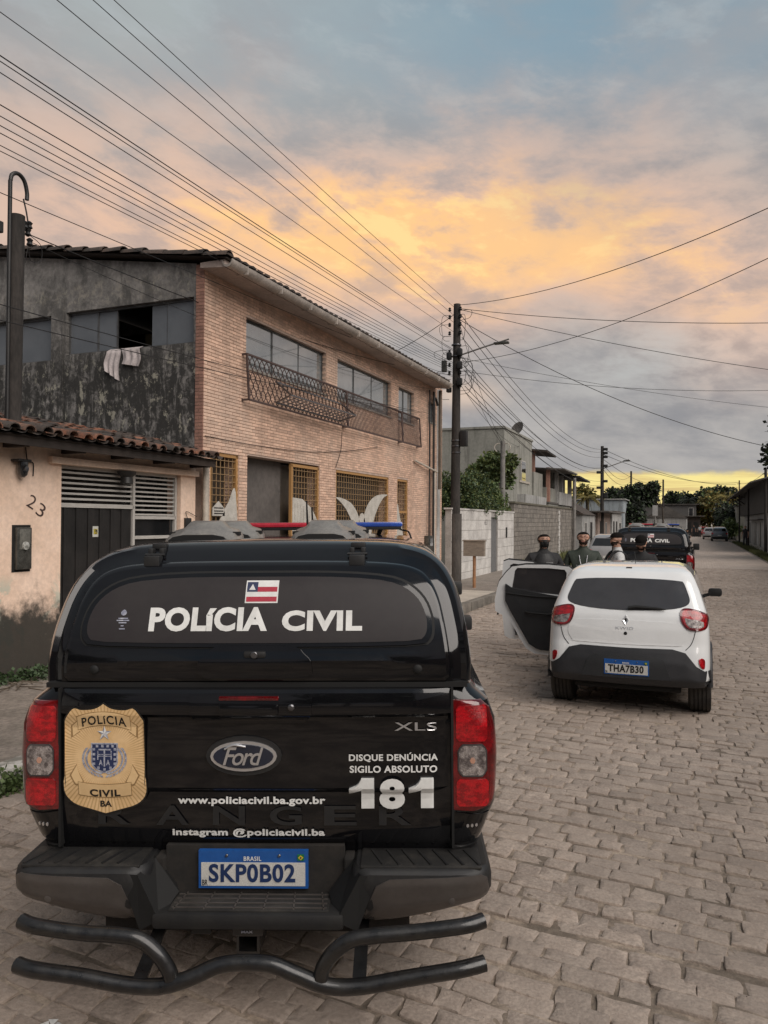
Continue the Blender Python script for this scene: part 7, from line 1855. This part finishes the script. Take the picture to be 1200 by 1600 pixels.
def glasses(p):
    root, ell, S, O_, hp = p; b = B()
    for s_ in (-1, 1):
        b.tube([((O_ + hp @ (Vector((s_ * .034 + .023 * cos(a), .100, 1.674 + .018 * sin(a))) - O_)) * S) for a in [2 * pi * k / 12 for k in range(13)]], .002, 5)
        b.tube([((O_ + hp @ (Vector(q) - O_)) * S) for q in ((s_ * .057, .098, 1.678), (s_ * .088, .02, 1.672))], .003, 5)
    b.build('glasses', lamp_dark, root, 40, local=True)
glasses(pB)
r_ = pB[0]
for x, z in ((-.11, 1.30), (.10, 1.30), (.04, 1.22)): B().lathe([(.17, .010), (.178, .012), (.18, .004)], (x, 0, z), 'y', 8).build('jacket_button', chrome_dull, r_, 40, local=True)
B().tube(smooth_pts([(-.06, .09, 1.45), (-.04, .16, 1.33), (0, .178, 1.24), (.04, .16, 1.33), (.06, .09, 1.45)], 4), .006, 5).build('lanyard', chrome_dull, r_, 40, local=True)
pC = person('man in white shirt with black vest straps and black cap, in profile facing left', (-1.20, 12.75, 0), 108, 1.80, shirt_white, 'front', build=1.05); cap(pC); beard(pC)
rC = pC[0]
for s_ in (-1, 1): B().tube(smooth_pts([(s_ * .10, .15, 1.10), (s_ * .12, .17, 1.3), (s_ * .11, .05, 1.49), (s_ * .12, -.13, 1.42), (s_ * .13, -.155, 1.2)], 4), .024, 6).build('vest_strap', vest_m, rC, 50, local=True)
B().rbox((-.13, -.19, 1.0), (.13, -.14, 1.30), .02).build('vest_back_panel', vest_m, rC, 40, local=True)
pD = person('man in black with a black cap, head bowed, in front of the second pickup', (-.82, 12.70, 0), 178, 1.77, shirt_black, 'front', headp=-.42); cap(pD); beard(pD)
pE = person('small distant figure in dark clothes standing on the right pavement', (3.62, 69, .08), 150, 1.72, shirt_black, 'down'); hair(pE)
for i, (x, y, sh_, lb) in enumerate([(.3, 118, shirt_white, 'distant figure in a white shirt near the stall'), (-.5, 119, shirt_black, 'distant figure in dark clothes left of the white shirt'), (1.1, 121, shirt_green, 'distant figure in green close to the red car')]):
    p = person(lb, (x, y, .01), 170 + 10 * i, 1.7, sh_, 'down'); hair(p)

# ---------------------------------------------------------------- vehicles placed
TY = 22.38 - 1.5
def put(name, x, y, yaw, label, cat, roll=0.0, group=None, z=0.0):
    t = thing(name, (x, y, z), (0, RD(-roll), RD(yaw)), label, cat, group); bpy.context.view_layer.update(); return t
G = 'black police pickups'
t1 = put('pickup_truck', -1.638, 2.662, TY, 'black police pickup in the foreground with gold shield sticker on its tailgate', 'pickup truck', .8, G)
make_pickup(t1, True, 'SKP0B02')
t2 = put('pickup_truck', -1.04, 19.1, 0, 'farther black police pickup parked ahead of the white hatchback', 'pickup truck', 0, G)
def copy_tree(o, parent, skip):
    c = o.copy(); COL.objects.link(c); c.parent = parent; c.matrix_parent_inverse = Matrix()
    for ch in list(o.children):
        if ch.name.split('.')[0] in skip: continue
        copy_tree(ch, c, skip)
    return c
for ch in list(t1.children):
    if ch.name.split('.')[0] in ('rear_guard', 'tow_receiver', 'trailer_socket', 'receiver_print'): continue
    copy_tree(ch, t2, ('shield_sticker',))
t3 = put('hatchback_car', -.665, 8.0, 0, 'white compact hatchback with both left doors standing open', 'car', .5)
make_hatch(t3)
for (nm, x, y, yaw, lb, pt_, k) in (('parked_car', -3.25, 31.0, 0, 'silver car half hidden behind the group of officers', silver_paint, {}),
        ('parked_car', 2.25, 91.5, 0, 'dark grey car parked at the right kerb in the distance', grey_paint, dict(H=1.6, suv=True)),
        ('parked_car', 1.45, 101, 0, 'pale car just behind the grey one at the right kerb', silver_paint, {}),
        ('parked_car', .9, 124, 5, 'small red car at the far end of the street', red_paint, {}),
        ('parked_car', -2.7, 62, 0, 'white car in the middle distance beyond the second pickup', white_paint, {}),
        ('parked_car', -3.5, 52, 0, 'dark car parked far left beyond the silver one', grey_paint, dict(H=1.7, suv=True))):
    make_far_car(put(nm, x, y, yaw, lb, 'car'), pt_, **k)
mb = thing('motorcycle', (-.75, 64.5, .01), label='distant motorcycle with its headlamp lit coming down the street', cat='motorcycle')
for dy in (-.65, .65): B().lathe([(-.04, .2), (-.05, .30), (.05, .30), (.04, .2)], (-.75, 64.5 + dy, .30), 'x', 16).build('wheel', rubber, mb, 40)
B().beam((-.75, 64.0, .5), (-.75, 64.9, .7), .2, .3).beam((-.75, 63.9, .35), (-.75, 64.0, 1.0), .08).beam((-1.05, 64.0, 1.02), (-.45, 64.0, 1.02), .04).build('frame', black_plastic, mb)
B().lathe([(63.80, .09), (63.86, .11), (63.95, .06)], (-.75, 0, .95), 'y', 14).build('headlamp', mat('lit_headlamp', (.9, .9, .85), emit=(1, .95, .85, 14)), mb, 40)
pr_ = person('rider sitting on the distant motorcycle with the lit headlamp', (-.75, 64.7, -.25), 180, 1.75, shirt_black, 'front'); cap(pr_)

# ceiling-lit nothing else; finish
for m_ in list(bpy.data.meshes):
    if m_.users == 0: bpy.data.meshes.remove(m_)
